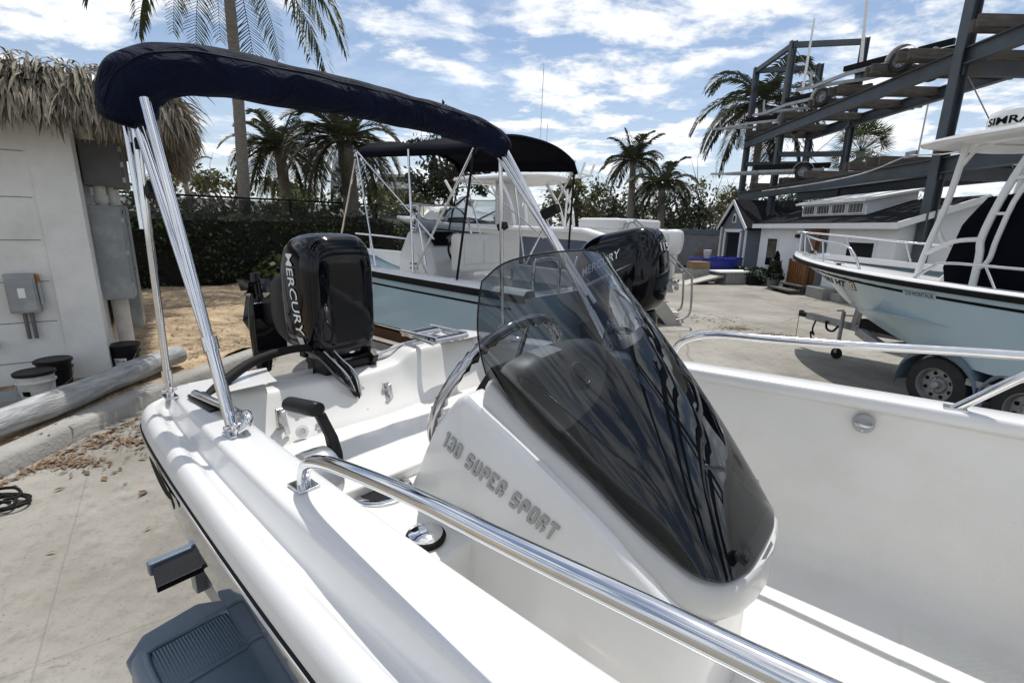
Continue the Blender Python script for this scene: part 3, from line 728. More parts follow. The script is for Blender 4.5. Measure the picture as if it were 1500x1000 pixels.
bmv = mb.build('model_lettering', 'letter_shade', cons, smooth=False, recalc=False)
bm = bmesh.new(); bm.from_mesh(bmv.data); bmesh.ops.remove_doubles(bm, verts=bm.verts, dist=.0002); bmesh.ops.recalc_face_normals(bm, faces=bm.faces); bm.to_mesh(bmv.data); bm.free()
# round horn cover on the pod
zc_ = Nn(.70, 1.14, 1.337)
em = MB().lathe([(.038, 0), (.040, .006), (.034, .010), (.030, .006), (.0, .006)], zc_, axis=(.75, 0, .55), n=32).build('horn_cover', 'graphite', cons)
MB().lathe([(.018, .006), (.018, .012), (.013, .014), (0, .014)], zc_ + Vector((.001, -.006, .004)), axis=(.75, 0, .55), n=24).build('horn_button', 'black_gloss', em)
# windscreen: ruled surface between its seat on the pod and the top edge
def ws_bottom(a):
    k = abs(a)
    s = sinterp([(0, .168), (.12, .171), (.22, .184), (.32, .212), (.40, .262), (.48, .36), (.62, .50), (.80, .66), (1.0, .815)], k)
    x = sinterp([(0, 0), (.12, .095), (.22, .165), (.32, .212), (.40, .237), (.48, .253), (.62, .262), (.80, .264), (1.0, .262)], k)
    z = sinterp([(0, 1.038), (.22, 1.04), (.32, 1.045), (.40, 1.06), (.48, 1.11), (.62, 1.195), (.80, 1.272), (1.0, 1.372)], k)
    return s, math.copysign(x, a), z
def ws_top(a):
    k = abs(a)
    s = sinterp([(0, .708), (.5, .735), (.8, .775), (1, .822)], k)
    x = sinterp([(0, 0), (.5, .135), (.8, .222), (1, .272)], k)
    z = sinterp([(0, 1.688), (.5, 1.682), (.75, 1.668), (.88, 1.650), (1, 1.612)], k)
    return s, math.copysign(x, a), z
def ws(u, v):
    a = 2 * u - 1; b0, t0 = ws_bottom(a), ws_top(a)
    bul = .030 * math.sin(math.pi * v)
    if a > 0: b0 = (b0[0], b0[1] * (1 + .24 * max(0, min(1, (b0[0] - .25) / .5))), b0[2] - .05 * min(1, max(0, a - .25) / .3)); t0 = (t0[0] - .02 * a, t0[1] * 1.22, t0[2] - .055 * a * a)
    s = lerp(b0[0], t0[0], v) - bul * (1 - abs(a) ** 2) * .9; x = lerp(b0[1], t0[1], v) + math.copysign(bul * .75 * abs(a), a); z = lerp(b0[2], t0[2], v) + bul * .35 * (1 - abs(a))
    return Nn(s, PC + x, z + .004)
wsc = MB().grid(ws, 72, 28).build('windscreen', 'smoke', cons, ang=80)
edge = [ws(k / 60, 1) for k in range(61)]
MB().tube([ws(0, k / 14) for k in range(15)] + edge[1:] + [ws(1, 1 - k / 14) for k in range(1, 15)], .0022, 6).build('windscreen_edge', 'glass_dark', wsc)
gas = MB()
for sd in (0,):
    def strip(u, v, sd=sd):
        uu = lerp(.0, .20, u); uu = uu if sd == 0 else 1 - uu
        a = 2 * uu - 1; q = ws_bottom(a); wdt = .042 * math.sin(math.pi * min(1, .12 + u * .95)) ** .5
        return Nn(q[0] - .004, PC + q[1] - math.copysign(.008 + v * wdt, a), q[2] + .006 + .010 * v)
    gas.grid(strip, 26, 3)
gas.build('windscreen_gasket', 'black_gloss', wsc, ang=70)
for u in (.41, .69):
    q = ws(u, .045); cl = MB()
    cl.box(q + Vector((.012, 0, .004)), (.030, .022, .010), rot=(0, .5, 0)); cl.tube([q, q + Vector((.022, 0, .012))], .009, 12)
    cl.build('windscreen_clip', 'black_plastic', wsc, bevel=.002)
# steering wheel
sw_c = Nn(1.0, 1.135, 1.225); tl = .443; RW = .275
sw_ax = Vector((-math.cos(tl), 0, math.sin(tl))) * 1.0
sw_ax = Vector((-math.cos(tl), 0, math.sin(tl)))
# ring plane spanned by p and the up vector leaning to the bow
upv = Vector((math.sin(tl), 0, math.cos(tl)))
sw_ax = upv.cross(Vector((0, 1, 0))).normalized()
wh = MB().torus(sw_c, sw_ax, RW, .0175, 96, 14, .30, 44).build('steering_wheel', 'wheel_chrome', cons, ang=60)
hub = sw_c + sw_ax * (-.03 if sw_ax.x < 0 else .03)
for ang_ in (90, 205, 335):
    e = sw_c + (Vector((0, 1, 0)) * math.cos(R(ang_)) + upv * math.sin(R(ang_))) * RW
    MB().tube([hub, e], .0085, 10).build('spoke', 'steel', wh)
MB().lathe([(.03, -.012), (.045, 0), (.043, .012), (.02, .02), (0, .021)], hub, axis=-sw_ax, n=28).build('wheel_hub', 'steel', wh)
MB().cyl(hub, Nn(.86, 1.135, 1.26), .025, 16).build('steering_shaft', 'black_plastic', wh)

# --- throttle control on the starboard side
thr = MB()
q0 = Nn(1.148, .575, 1.085)
thr.loft([[q0 + Vector((x * k, dy, z * k)) for x, z in [(.075 * math.cos(t), .075 * math.sin(t)) for t in [2 * math.pi * i / 28 for i in range(28)]]] for dy, k in ((-.05, .98), (-.035, 1.0), (.0, 1.0), (.022, .97), (.03, .86))])
thr_o = thr.build('throttle_control', 'silver', boat)
lv = MB()
lv.loft([[c + Vector((a_, b2, 0)) for a_, b2 in ((-w_ / 2, -.014), (w_ / 2, -.014), (w_ / 2, .014), (-w_ / 2, .014))] for c, w_ in ((q0 + Vector((.0, .045, -.02)), .05), (q0 + Vector((-.004, .045, .05)), .042), (q0 + Vector((-.020, .045, .09)), .034), (q0 + Vector((-.050, .040, .13)), .032), (q0 + Vector((-.062, .035, .155)), .034))])
lv.build('lever', 'black_plastic', thr_o, bevel=.008, seg=3)
gp = MB(); gc = q0 + Vector((-.105, .015, .165))
gp.loft([[gc + Vector((-.062 + t * .135, -.012 + .018 * t, -.006 + .012 * t)) + Vector((0, .0225 * rr * math.cos(a_), .0215 * rr * math.sin(a_))) for a_ in [2 * math.pi * i / 18 for i in range(18)]] for t, rr in ((-.02, .7), (0, .95), (.1, 1), (.5, 1), (.85, 1.02), (.97, .95), (1.0, .7))])
gp.build('grip', 'black_plastic', thr_o, ang=50)

# --- bimini (folded upright inside its cover)
bim = MB()
PTS = [((1.80, .405, 2.025), .055), ((1.785, .412, 2.06), .072), ((1.755, .435, 2.12), .076), ((1.735, .51, 2.165), .068), ((1.74, .64, 2.188), .070), ((1.74, .86, 2.198), .068), ((1.74, 1.06, 2.206), .066), ((1.74, 1.24, 2.208), .065), ((1.735, 1.44, 2.206), .065), ((1.725, 1.60, 2.198), .065), ((1.70, 1.75, 2.178), .066), ((1.655, 1.835, 2.135), .060), ((1.63, 1.86, 2.095), .045)]
cpts = catmull([Nn(*q[0]) for q in PTS], 8); nr = len(cpts)
vs = []; nseg = 28; prev = None
random.seed(3)
for i, c in enumerate(cpts):
    t = i / (nr - 1) * (len(PTS) - 1); k = min(int(t), len(PTS) - 2); rr = lerp(PTS[k][1], PTS[k + 1][1], t - k)
    d = (cpts[min(i + 1, nr - 1)] - cpts[max(i - 1, 0)]).normalized()
    if prev is None: prev = d.cross(Vector((1, 0, 0))).normalized()
    prev = (prev - d * prev.dot(d)).normalized(); bn = d.cross(prev)
    ring = []
    for j in range(nseg):
        a_ = 2 * math.pi * j / nseg
        wr = 1 + .026 * math.sin(3 * a_ + i * .35) + .022 * math.sin(5 * a_ - i * .6 + 1) + .020 * math.sin(i * .9 + 2 * a_) + .014 * math.sin(i * .37)
        ring.append(c + (prev * math.cos(a_) * 1.0 + bn * math.sin(a_) * 1.12) * rr * wr)
    vs.append(ring)
bim_o = MB().loft(vs).build('bimini_top', 'navy', boat, ang=80, subd=1)
for j_ in (17,): MB().tube([vs[i_][j_] - (vs[i_][j_] - cpts[i_]).normalized() * .0005 for i_ in range(1, nr - 1)], .0025, 6).build('cover_seam', 'seam', bim_o)
MB().tube(vs[0] + [vs[0][0]], .006, 6).build('cover_hem', 'seam', bim_o)
cuff = MB()
def pole(a_, b2, r=.0125, m='steel', nm='pole'): return MB().tube([Nn(*a_), Nn(*b2)], r, 14).build(nm, m, bim_o)
pole((1.30, .42, 1.235), (1.650, .422, 2.06)); pole((1.385, .425, 1.40), (1.775, .42, 2.06))
pole((1.79, .41, 1.245), (1.785, .425, 2.04), .0105); pole((1.795, .408, 1.72), (1.815, .41, 2.03), .009)
pole((1.02, 1.89, 1.25), (1.61, 1.85, 2.10)); pole((1.14, 1.885, 1.45), (1.67, 1.84, 2.10)); pole((1.10, 1.895, 1.42), (1.64, 1.84, 2.10), .0105)
pole((1.665, 1.90, 1.26), (1.66, 1.86, 2.10), .0105)
pole((1.30, .42, 1.235), (1.385, .42, 1.44), .0155, nm='pole_sleeve'); pole((1.02, 1.89, 1.25), (1.11, 1.885, 1.38), .0155, nm='pole_sleeve')
pole((1.60, .42, 1.94), (1.598, .42, 1.952), .02, 'black_matte', 'strap') if False else None
for c, sz in ((Nn(1.70, .425, 1.83), (.05, .035, .035)), (Nn(1.80, .43, 1.95), (.075, .03, .03)), (Nn(1.36, 1.875, 1.82), (.10, .04, .04)), (Nn(1.665, 1.89, 1.75), (.045, .04, .035))):
    MB().box(c, sz, rot=(0, -.4, 0)).build('strap', 'black_matte', bim_o, bevel=.004)
def deck_hinge(s, p, z, dirn):
    h = MB(); b0 = Nn(s, p, z)
    h.box(b0 + Vector((0, 0, .003)), (.055, .034, .006)); h.tube([b0 + Vector((-.02, -.0, .005)), b0 + Vector((-.024, 0, .028)), b0 + Vector((-.008, 0, .034)), b0 + Vector((-.004, 0, .012))], .0055, 8, sm=3)
    h.tube([b0 + Vector((.02, 0, .005)), b0 + Vector((.024, 0, .028)), b0 + Vector((.008, 0, .034)), b0 + Vector((.004, 0, .012))], .0055, 8, sm=3)
    h.tube([b0 + Vector((0, -.02, .024)), b0 + Vector((0, .02, .024))], .006, 10)
    dd = Vector(dirn).normalized(); h.tube([b0 + Vector((0, 0, .022)), b0 + Vector((0, 0, .022)) + dd * .045], .0075, 10); h.tube([b0 + Vector((0, 0, .04)) + dd * .01, b0 + Vector((0, 0, .022)) + dd * .07], .0145, 14)
    h.build('deck_hinge', 'steel', bim_o)
deck_hinge(1.30, .42, zr(1.3), (-.38, 0, .87)); deck_hinge(1.79, .41, zr(1.79), (0, 0, 1)); deck_hinge(1.02, 1.89, zr(1.0), (-.5, 0, .8)); deck_hinge(1.665, 1.90, zr(1.66), (0, 0, 1))
for c, d_ in ((Nn(1.383, .42, 1.435), Vector((-.38, 0, .92))), (Nn(1.26, 1.88, 1.605), Vector((-.5, 0, .8)))):
    d_ = d_.normalized(); MB().tube([c - d_ * .018, c + d_ * .018], .019, 16).build('pole_joint', 'steel', bim_o)
# hold-down tube lying on the starboard ledge
MB().tube([Nn(1.70, .455, zr(1.7) + .020), Nn(1.45, .47, zr(1.4) + .020), Nn(1.36, .47, zr(1.36) + .025), Nn(1.305, .46, zr(1.3) + .045), Nn(1.275, .45, zr(1.3) + .032), Nn(1.285, .43, zr(1.3) + .012)], .0125, 12, sm=5).build('side_grab_rail', 'steel', boat)
MB().box(Nn(1.63, .465, zr(1.6) + .004), (.20, .05, .012)).build('rail_base', 'black_plastic', boat, bevel=.004)
# ------------------------------------------------------------------ outboard on the foreground boat (tilted up)
def rring(c, hw, hh, ax, ay, n=36, e=4.2):
    out = []
    for k in range(n):
        t = 2 * math.pi * k / n; cs, sn = math.cos(t), math.sin(t)
        out.append(c + ax * (hw * math.copysign(abs(cs) ** (2 / e), cs)) + ay * (hh * math.copysign(abs(sn) ** (2 / e), sn)))
    return out
Y_, Z_, X_ = Vector((0, 1, 0)), Vector((0, 0, 1)), Vector((1, 0, 0))
eng = bpy.data.objects.new('outboard_motor', None); COL.objects.link(eng); eng.parent = boat
EP = 1.098
cs_ = [(1.846, .085, .17, 1.43), (1.851, .118, .212, 1.43), (1.858, .133, .236, 1.43), (1.868, .143, .256, 1.43), (1.872, .1425, .2560, 1.43), (1.880, .151, .266, 1.43), (1.91, .163, .277, 1.43), (1.97, .169, .281, 1.43), (2.06, .167, .274, 1.428), (2.13, .150, .250, 1.42), (2.17, .135, .23, 1.42), (2.19, .10, .18, 1.42)]
MB().loft([rring(Nn(s, EP, cz), hw, hh, Y_, Z_) for s, hw, hh, cz in cs_]).build('cowling', 'black_gloss', eng, ang=40, subd=1)
ch = MB()
ch.loft([rring(Nn(s, EP, 1.36), hw, hh, Y_, Z_) for s, hw, hh in ((2.15, .13, .17), (2.2, .135, .18), (2.30, .12, .16), (2.38, .095, .13))])
ch.loft([rring(Nn(s, EP - .01, z), hw, hh, Y_, Z_, 24, 3) for s, z, hw, hh in ((2.34, 1.37, .07, .10), (2.50, 1.32, .045, .085), (2.66, 1.25, .04, .085), (2.74, 1.22, .035, .09))])
ch.build('midsection', 'black_plastic', eng, ang=40)
ge = MB()
gc0 = Nn(2.72, EP - .02, 1.19)
ge.loft([[gc0 + Vector((.0, 0, 0)) + Vector((-.12 * 0 + r_ * math.cos(t_), r_ * math.sin(t_), zz_)) for t_ in [2 * math.pi * k / 16 for k in range(16)]] for zz_, r_ in ((.20, .02), (.14, .045), (.0, .055), (-.18, .05), (-.26, .035))])
ge.box(gc0 + Vector((.13, 0, .02)), (.02, .16, .26)); ge.box(gc0 + Vector((-.10, 0, .04)), (.16, .02, .18), rot=(0, .5, 0))
ge.build('gearcase', 'black_gloss', eng, bevel=.006)
pr = MB()
pc = gc0 + Vector((0, 0, .22))
pr.cyl(pc + Vector((0, 0, -.04)), pc + Vector((0, 0, .07)), .032, 16, .02)
for k in range(3):
    a_ = R(120 * k + 200)
    def bl(u, v, a_=a_):
        r_ = lerp(.03, .125, v); w_ = .085 * math.sin(math.pi * (.18 + .75 * v)); t_ = (u - .5) * w_ / r_
        return pc + Vector((r_ * math.cos(a_ + t_), r_ * math.sin(a_ + t_), (u - .5) * .07))
    pr.grid(bl, 6, 6)
pr.build('propeller', 'black_gloss', eng, ang=60)
br = MB()
for p in (EP - .11, EP + .11):
    br.bar(Nn(1.84, p, 1.12), Nn(1.99, p, 1.20), .03, .11); br.bar(Nn(1.955, p, 1.18), Nn(1.975, p, .82), .03, .08)
br.bar(Nn(1.99, EP - .15, 1.2), Nn(1.99, EP + .15, 1.2), .045); br.bar(Nn(2.0, EP, 1.16), Nn(2.2, EP, 1.30), .12, .10)
br.bar(Nn(1.86, EP - .12, 1.145), Nn(1.86, EP + .14, 1.145), .03, .03)
br.build('clamp_bracket', 'black_plastic', eng, bevel=.006)
MB().tube([Nn(1.90, EP + .10, 1.15), Nn(1.88, EP + .21, 1.16), Nn(1.86, EP + .30, 1.185)], .007, 8).tube([Nn(1.90, EP + .10, 1.13), Nn(1.87, EP + .24, 1.135), Nn(1.85, EP + .30, 1.18)], .007, 8).build('steering_link', 'steel', eng)
MB().lathe([(.024, 0), (.024, .002), (.016, .003), (0, .003)], Nn(1.8585, EP + .015, 1.215), axis=(1, 0, -.10), n=24).build('badge', 'steel_dull', eng)
# brand lettering running down the starboard face
def cowl_side(s, z):
    for (s0_, w0, h0, c0), (s1_, w1, h1, c1) in zip(cs_, cs_[1:]):
        if s <= s1_ or s1_ == cs_[-1][0]:
            t = (s - s0_) / (s1_ - s0_); hw, hh, cz = lerp(w0, w1, t), lerp(h0, h1, t), lerp(c0, c1, t); break
    k = max(0., 1 - abs((z - cz) / hh) ** 4.2) ** (1 / 4.2)
    return Nn(s, EP - hw * k - .0025, z)
def mer(u, v, w_):
    z = lerp(1.622, 1.285, u); s = lerp(2.035, 1.975, u) - v * .056
    return cowl_side(s, z)
lettering('brand_lettering', 'MERCURY', 'decal_white', eng, mer, bold=.008)
def stripe(u, v):
    z = lerp(1.60, 1.22, u); s = lerp(2.075, 1.985, u) - .006 * v * math.sin(math.pi * u) + .03 * math.sin(math.pi * u)
    return cowl_side(s, z)
MB().grid(stripe, 14, 1).build('accent_stripe', 'decal_copper', eng)
def wedge(u, v):
    z = lerp(1.275, 1.215, u); s = lerp(1.985, 1.945, u) - v * .05 * (1 - .6 * u)
    return cowl_side(s, z)
MB().grid(wedge, 5, 4).build('wedge_mark', 'decal_silver', eng)
# hoses and loom
MB().tube([Nn(1.70, .475, 1.18), Nn(1.78, .56, 1.20), Nn(1.86, .70, 1.235), Nn(1.90, .86, 1.245), Nn(1.92, 1.0, 1.225)], [.015, .019, .018, .016, .016], 12, sm=5).build('control_loom', 'black_matte', boat)
for k, (o, r_, m_) in enumerate(((0, .007, 'black_matte'), (.022, .005, 'steel_dull'), (.042, .006, 'black_matte'), (-.022, .005, 'graphite'), (.06, .004, 'steel_dull'))):
    MB().tube([Nn(1.92, .96 + o, 1.235 + o * .5), Nn(1.83, .97 + o, 1.20), Nn(1.745, 1.0 + o, 1.125), Nn(1.715, 1.03 + o * .5, 1.055 - o), Nn(1.735, 1.06 + o * .3, 1.04), Nn(1.76, 1.05 - o * .4, 1.09), Nn(1.85, 1.04 - o * .6, 1.17), Nn(1.93, 1.04 - o * .4, 1.25)], r_, 8, sm=5).build('hose', m_, boat)
MB().tube([Nn(1.90, .80, 1.245), Nn(1.905, .90, 1.245)], .012, 12).build('cable_end', 'steel', boat)

# hull badge on the starboard quarter
bdg = MB()
def bfn(u, v):
    s = lerp(1.74, 1.36, u); b_ = hbr(s) - .022 + .004
    z = zt(s) - lerp(.100, .165, v) + .0
    ww = math.sin(math.pi * min(1, u * 1.15)) ** .5 if u < .87 else max(0, (1 - u) / .13) ** .5
    zc2 = zt(s) - .130; z = zc2 + (z - zc2) * ww
    return Nn(s, 1.14 - (hbr(s) - interp([(.077, .004), (.185, .010), (.325, .032)], zt(s) - z)) - .005, z)
MB().grid(bfn, 24, 4).build('hull_badge', 'decal_black', boat, ang=80)

# ------------------------------------------------------------------ trailer under the foreground boat
trl = thing('boat_trailer', 'grey trailer with ribbed blue grey fender under the nearest white skiff', 'trailer', Pt * 1.14, -A40)
def T0(s, p, z): return Vector((-s, p - 1.14, z + .25))      # z in the boat's measure
FP0, FP1 = .165, .455
def fender(p0, p1, name='fender'):
    prof = [(1.66, .12), (1.65, .30), (1.63, .42), (1.60, .478), (1.55, .500), (1.2, .508), (.72, .50), (.63, .48), (.55, .41), (.52, .30), (.51, .12)]
    secs = []
    for p, dz, ds_ in ((p0, -.05, .0), (p0 + .004, -.022, .0), (p0 + .022, -.004, 0), (p0 + .05, .0, 0), (p1 - .05, .0, 0), (p1 - .02, -.004, 0), (p1 - .004, -.022, 0), (p1, -.05, 0)):
        secs.append([T0(1.2 + (s - 1.2) * (1 + dz * .5), p, z + dz) for s, z in catmull_2(prof)])
    f = MB().loft(secs, closed=False).build(name, 'fender_grey', trl, ang=40)
    # skirts
    for p in (p0, p1):
        sk = MB(); top = [(1.2 + (s - 1.2) * .975, z - .05) for s, z in catmull_2(prof)]
        sk.loft([[T0(s, p, z) for s, z in top], [T0(s, p, max(.07, z - (.10 if abs(s - 1.2) < .48 else .3))) for s, z in top]], closed=False)
        sk.build('skirt', 'fender_grey', f, ang=40)
    return f
def catmull_2(prof): return [(v.x, v.y) for v in catmull([(a_, b2, 0) for a_, b2 in prof], 4)]
fo = fender(FP0, FP1)
bd_ = [(1.545, FP0 + .035), (1.555, FP0 + .06), (1.555, FP1 - .06), (1.545, FP1 - .035), (1.50, FP1 - .03), (.80, FP1 - .03), (.76, FP1 - .06), (.76, FP0 + .06), (.80, FP0 + .03), (1.50, FP0 + .03), (1.545, FP0 + .035)]
MB().tube([T0(s, p, .5045) for s, p in bd_], .009, 8).build('raised_border', 'fender_grey', fo, ang=80)
for k in range(14): MB().box(T0(1.725, lerp(.25, .45, k / 13), .3865), (.10, .005, .004)).build('flange_rib', 'fender_grey', lipf_parent, smooth=False) if False else None
tread = MB()
for k in range(24):
    p = lerp(FP0 + .05, FP1 - .05, k / 23); tread.box(T0(1.455, p, .5045), (.17, .0050, .006))
tread.build('tread_ribs', 'fender_grey', fo, smooth=False)
MB().box(T0(1.35, (FP0 + FP1) / 2, .509), (.008, FP1 - FP0 - .03, .006)).build('tread_edge', 'fender_grey', fo)
lipf = MB().prism([(1.80, .23), (1.82, .40), (1.77, .47), (1.66, .47), (1.65, .17), (1.72, .17)], lambda s, p: T0(s, p, .36), lambda s, p: T0(s, p, .385)).build('fender_flange', 'fender_grey', trl, bevel=.01)
fender(1.14 + (1.14 - FP1), 1.14 + (1.14 - FP0))
st_ = MB().prism([(2.09, .335), (2.09, .50), (1.95, .49), (1.95, .315)], lambda s, p: T0(s, p, .405), lambda s, p: T0(s, p, .43)).build('step_pad', 'black_plastic', trl, bevel=.004)
MB().prism([(2.13, .50), (2.13, .545), (1.93, .53), (1.93, .485)], lambda s, p: T0(s, p, .385), lambda s, p: T0(s, p, .47)).build('guide_bracket', 'fender_grey', trl, bevel=.012)
MB().prism([(2.13, .325), (2.13, .50), (2.09, .50), (2.09, .325)], lambda s, p: T0(s, p, .39), lambda s, p: T0(s, p, .445)).build('lamp_housing', 'fender_grey', trl, bevel=.008)
fr = MB()
for p in (.52, 1.76):
    fr.bar(T0(2.1, p, .27), T0(-.4, p, .27), .06, .10); fr.bar(T0(-.4, p, .27), T0(-2.1, 1.14, .27), .06, .10)
fr.bar(T0(2.05, .45, .32), T0(2.05, 1.83, .32), .06, .1); fr.bar(T0(1.2, .3, .12), T0(1.2, 1.98, .12), .06, .06); fr.bar(T0(.1, .5, .24), T0(.1, 1.78, .24), .05, .08)
fr.bar(T0(-1.6, 1.14, .27), T0(-3.0, 1.14, .27), .08, .10)
fr.build('frame', 'galv', trl, bevel=.005)
bk = MB()
for p in (.72, 1.56): bk.bar(T0(1.9, p, .38), T0(-.6, p, .40), .09, .06)
bk.build('bunk', 'black_matte', trl)
def wheel(parent, c, r, wdt, ax, name='wheel', rimr=.6):
    c = Vector(c); ax = Vector(ax).normalized(); h = wdt / 2
    w_ = MB().lathe([(r * rimr, -h), (r * .86, -h * 1.02), (r * .96, -h * .85), (r, -h * .5), (r, h * .5), (r * .96, h * .85), (r * .86, h * 1.02), (r * rimr, h)], c, ax, 36, caps=False).build(name, 'tyre', parent, ang=40)
    rm = MB(); rm.lathe([(r * rimr * 1.01, -h * .9), (r * rimr * 1.02, h * .98), (r * rimr * .96, h * 1.0), (r * rimr * .90, h * .7), (r * rimr * .86, h * .35), (r * rimr * .50, h * .30), (r * rimr * .42, h * .5), (r * .10, h * .5)], c, ax, 32)
    ro = rm.build('rim', 'rim', w_, ang=40)
    hb_ = MB().lathe([(r * .13, h * .45), (r * .13, h * .9), (r * .10, h * 1.0), (0, h)], c, ax, 20)
    u = Vector((0, 0, 1)); x = ax.cross(u).normalized()
    for k in range(5):
        a_ = 2 * math.pi * k / 5; q = c + (x * math.cos(a_) + u * math.sin(a_)) * r * .235
        hb_.cyl(q + ax * h * .45, q + ax * h * .62, r * .035, 6)
    hb_.build('hub', 'galv', w_)
    for k in range(8):
        a_ = 2 * math.pi * (k + .5) / 8; q = c + (x * math.cos(a_) + u * math.sin(a_)) * r * rimr * .70
        MB().lathe([(r * .07, h * .352), (0, h * .353)], q, ax, 12).build('rim_slot', 'black_matte', ro)
    return w_
wheel(trl, T0(1.2, .31, .005), .255, .19, (0, -1, 0)); wheel(trl, T0(1.2, 1.97, .005), .255, .19, (0, 1, 0))
MB().lathe([(.05, 0), (.05, .05), (.03, .06)], T0(-2.2, 1.14, -.25), n=16).cyl(T0(-2.2, 1.14, -.2), T0(-2.2, 1.14, .34), .03).build('jack', 'galv', trl)

# ================================================================== generic small boats
def boat_hull(root, Ln, hbf, ztf, zc, zk, col_top, col_bot, flare=.92, stem=.78, bulge=0., rub='black_matte', band=None, floor_z=None, inner='gel_in', cap=.13, n=30, brown=None, rake=2.):
    xs = [Ln * (1 - (1 - i / n) ** 1.6) for i in range(n + 1)]
    def rise(x): return max(0, (x / Ln - stem) / (1 - stem))
    def sec(x, sd):
        b = max(.012, hbf(x)); z1 = ztf(x); t = rise(x); zk_ = lerp(zk, z1 - .06, t ** rake); tc = max(0, (x / Ln - .55) / .45)
        kk = max(0., 1 - t / .78); zc_ = min(z1 - .05, max(zk_ + .12 * kk + .004, lerp(zc, z1 - .12, tc ** 2.6))) if kk > 0 else min(z1 - .045, zk_ + .004); k = flare * kk ** .55
        return [(b, z1 - .03), (lerp(b, b * k, .3) + bulge, lerp(z1, zc_, .30)), (lerp(b, b * k, .65) + bulge, lerp(z1, zc_, .65)), (b * k, zc_)], [(b * k, zc_), (b * k * .93, lerp(zc_, zk_, .18)), (b * k * .5, lerp(zc_, zk_, .62)), (.004, zk_)]
    def zkf(x): return lerp(zk, ztf(x) - .06, rise(x) ** rake)
    for sd in (1, -1):
        MB().loft([[Vector((x, sd * y, z)) for y, z in sec(x, sd)[0]] for x in xs], closed=False).build('hull_side', col_top, root, ang=60)
        MB().loft([[Vector((x, sd * y, z)) for y, z in sec(x, sd)[1]] for x in xs], closed=False).build('hull_bottom', col_bot, root, ang=40)
        MB().loft([[Vector((x, sd * (hbf(x) + o), ztf(x) + z)) for o, z in ((-.01, -.005), (.022, -.012), (.03, -.04), (.022, -.068), (-.01, -.075))] for x in xs]).build('rub_rail', rub, root, ang=50)
        MB().loft([[Vector((x, sd * max(.001, hbf(x) + o), ztf(x) + z)) for o, z in ((.01, -.005), (-.01, .02), (-.03, .03), (-cap, .03), (-cap - .01, .01), (-cap - .015, -.05), (-cap - .03, max(floor_z, zkf(x) + .62) - ztf(x) if zkf(x) + .62 < ztf(x) - .06 else -.055))] for x in xs], closed=False).build('gunwale', inner, root, ang=50)
        if band:
            b0, b1, x0, x1, m_ = band
            secs = []
            for i in range(21):
                x = lerp(x0, x1, i / 20); b = hbf(x); s_ = sec(x, sd)[0]
                def yat(z): 
                    for (ya, za), (yb, zb) in zip(s_, s_[1:]):
                        if z >= zb: return lerp(yb, ya, (z - zb) / max(.001, za - zb))
                    return s_[-1][0]
                secs.append([Vector((x, sd * (yat(ztf(x) - bb) + .004), ztf(x) - bb)) for bb in (b0, b1)])
            MB().loft(secs, closed=False).build('pinstripe', m_, root)
    fl = MB().loft([[Vector((x, -max(.01, hbf(x) - .1), floor_z)), Vector((x, max(.01, hbf(x) - .1), floor_z))] for x in xs if zkf(x) < floor_z - .25], closed=False).build('deck', inner, root)
    a_, b_ = sec(0, 1); pr_ = a_ + b_[1:]
    MB().add([Vector((0, -y, z)) for y, z in pr_] + [Vector((0, y, z)) for y, z in pr_[::-1]], [tuple(range(2 * len(pr_)))]).build('transom', col_top, root, smooth=False)
    return sec
def sideY(sec, x, z):
    s_ = sec(x, 1)[0]
    for (ya, za), (yb, zb) in zip(s_, s_[1:]):
        if z >= zb: return lerp(yb, ya, (z - zb) / max(.001, za - zb))
    return s_[-1][0]

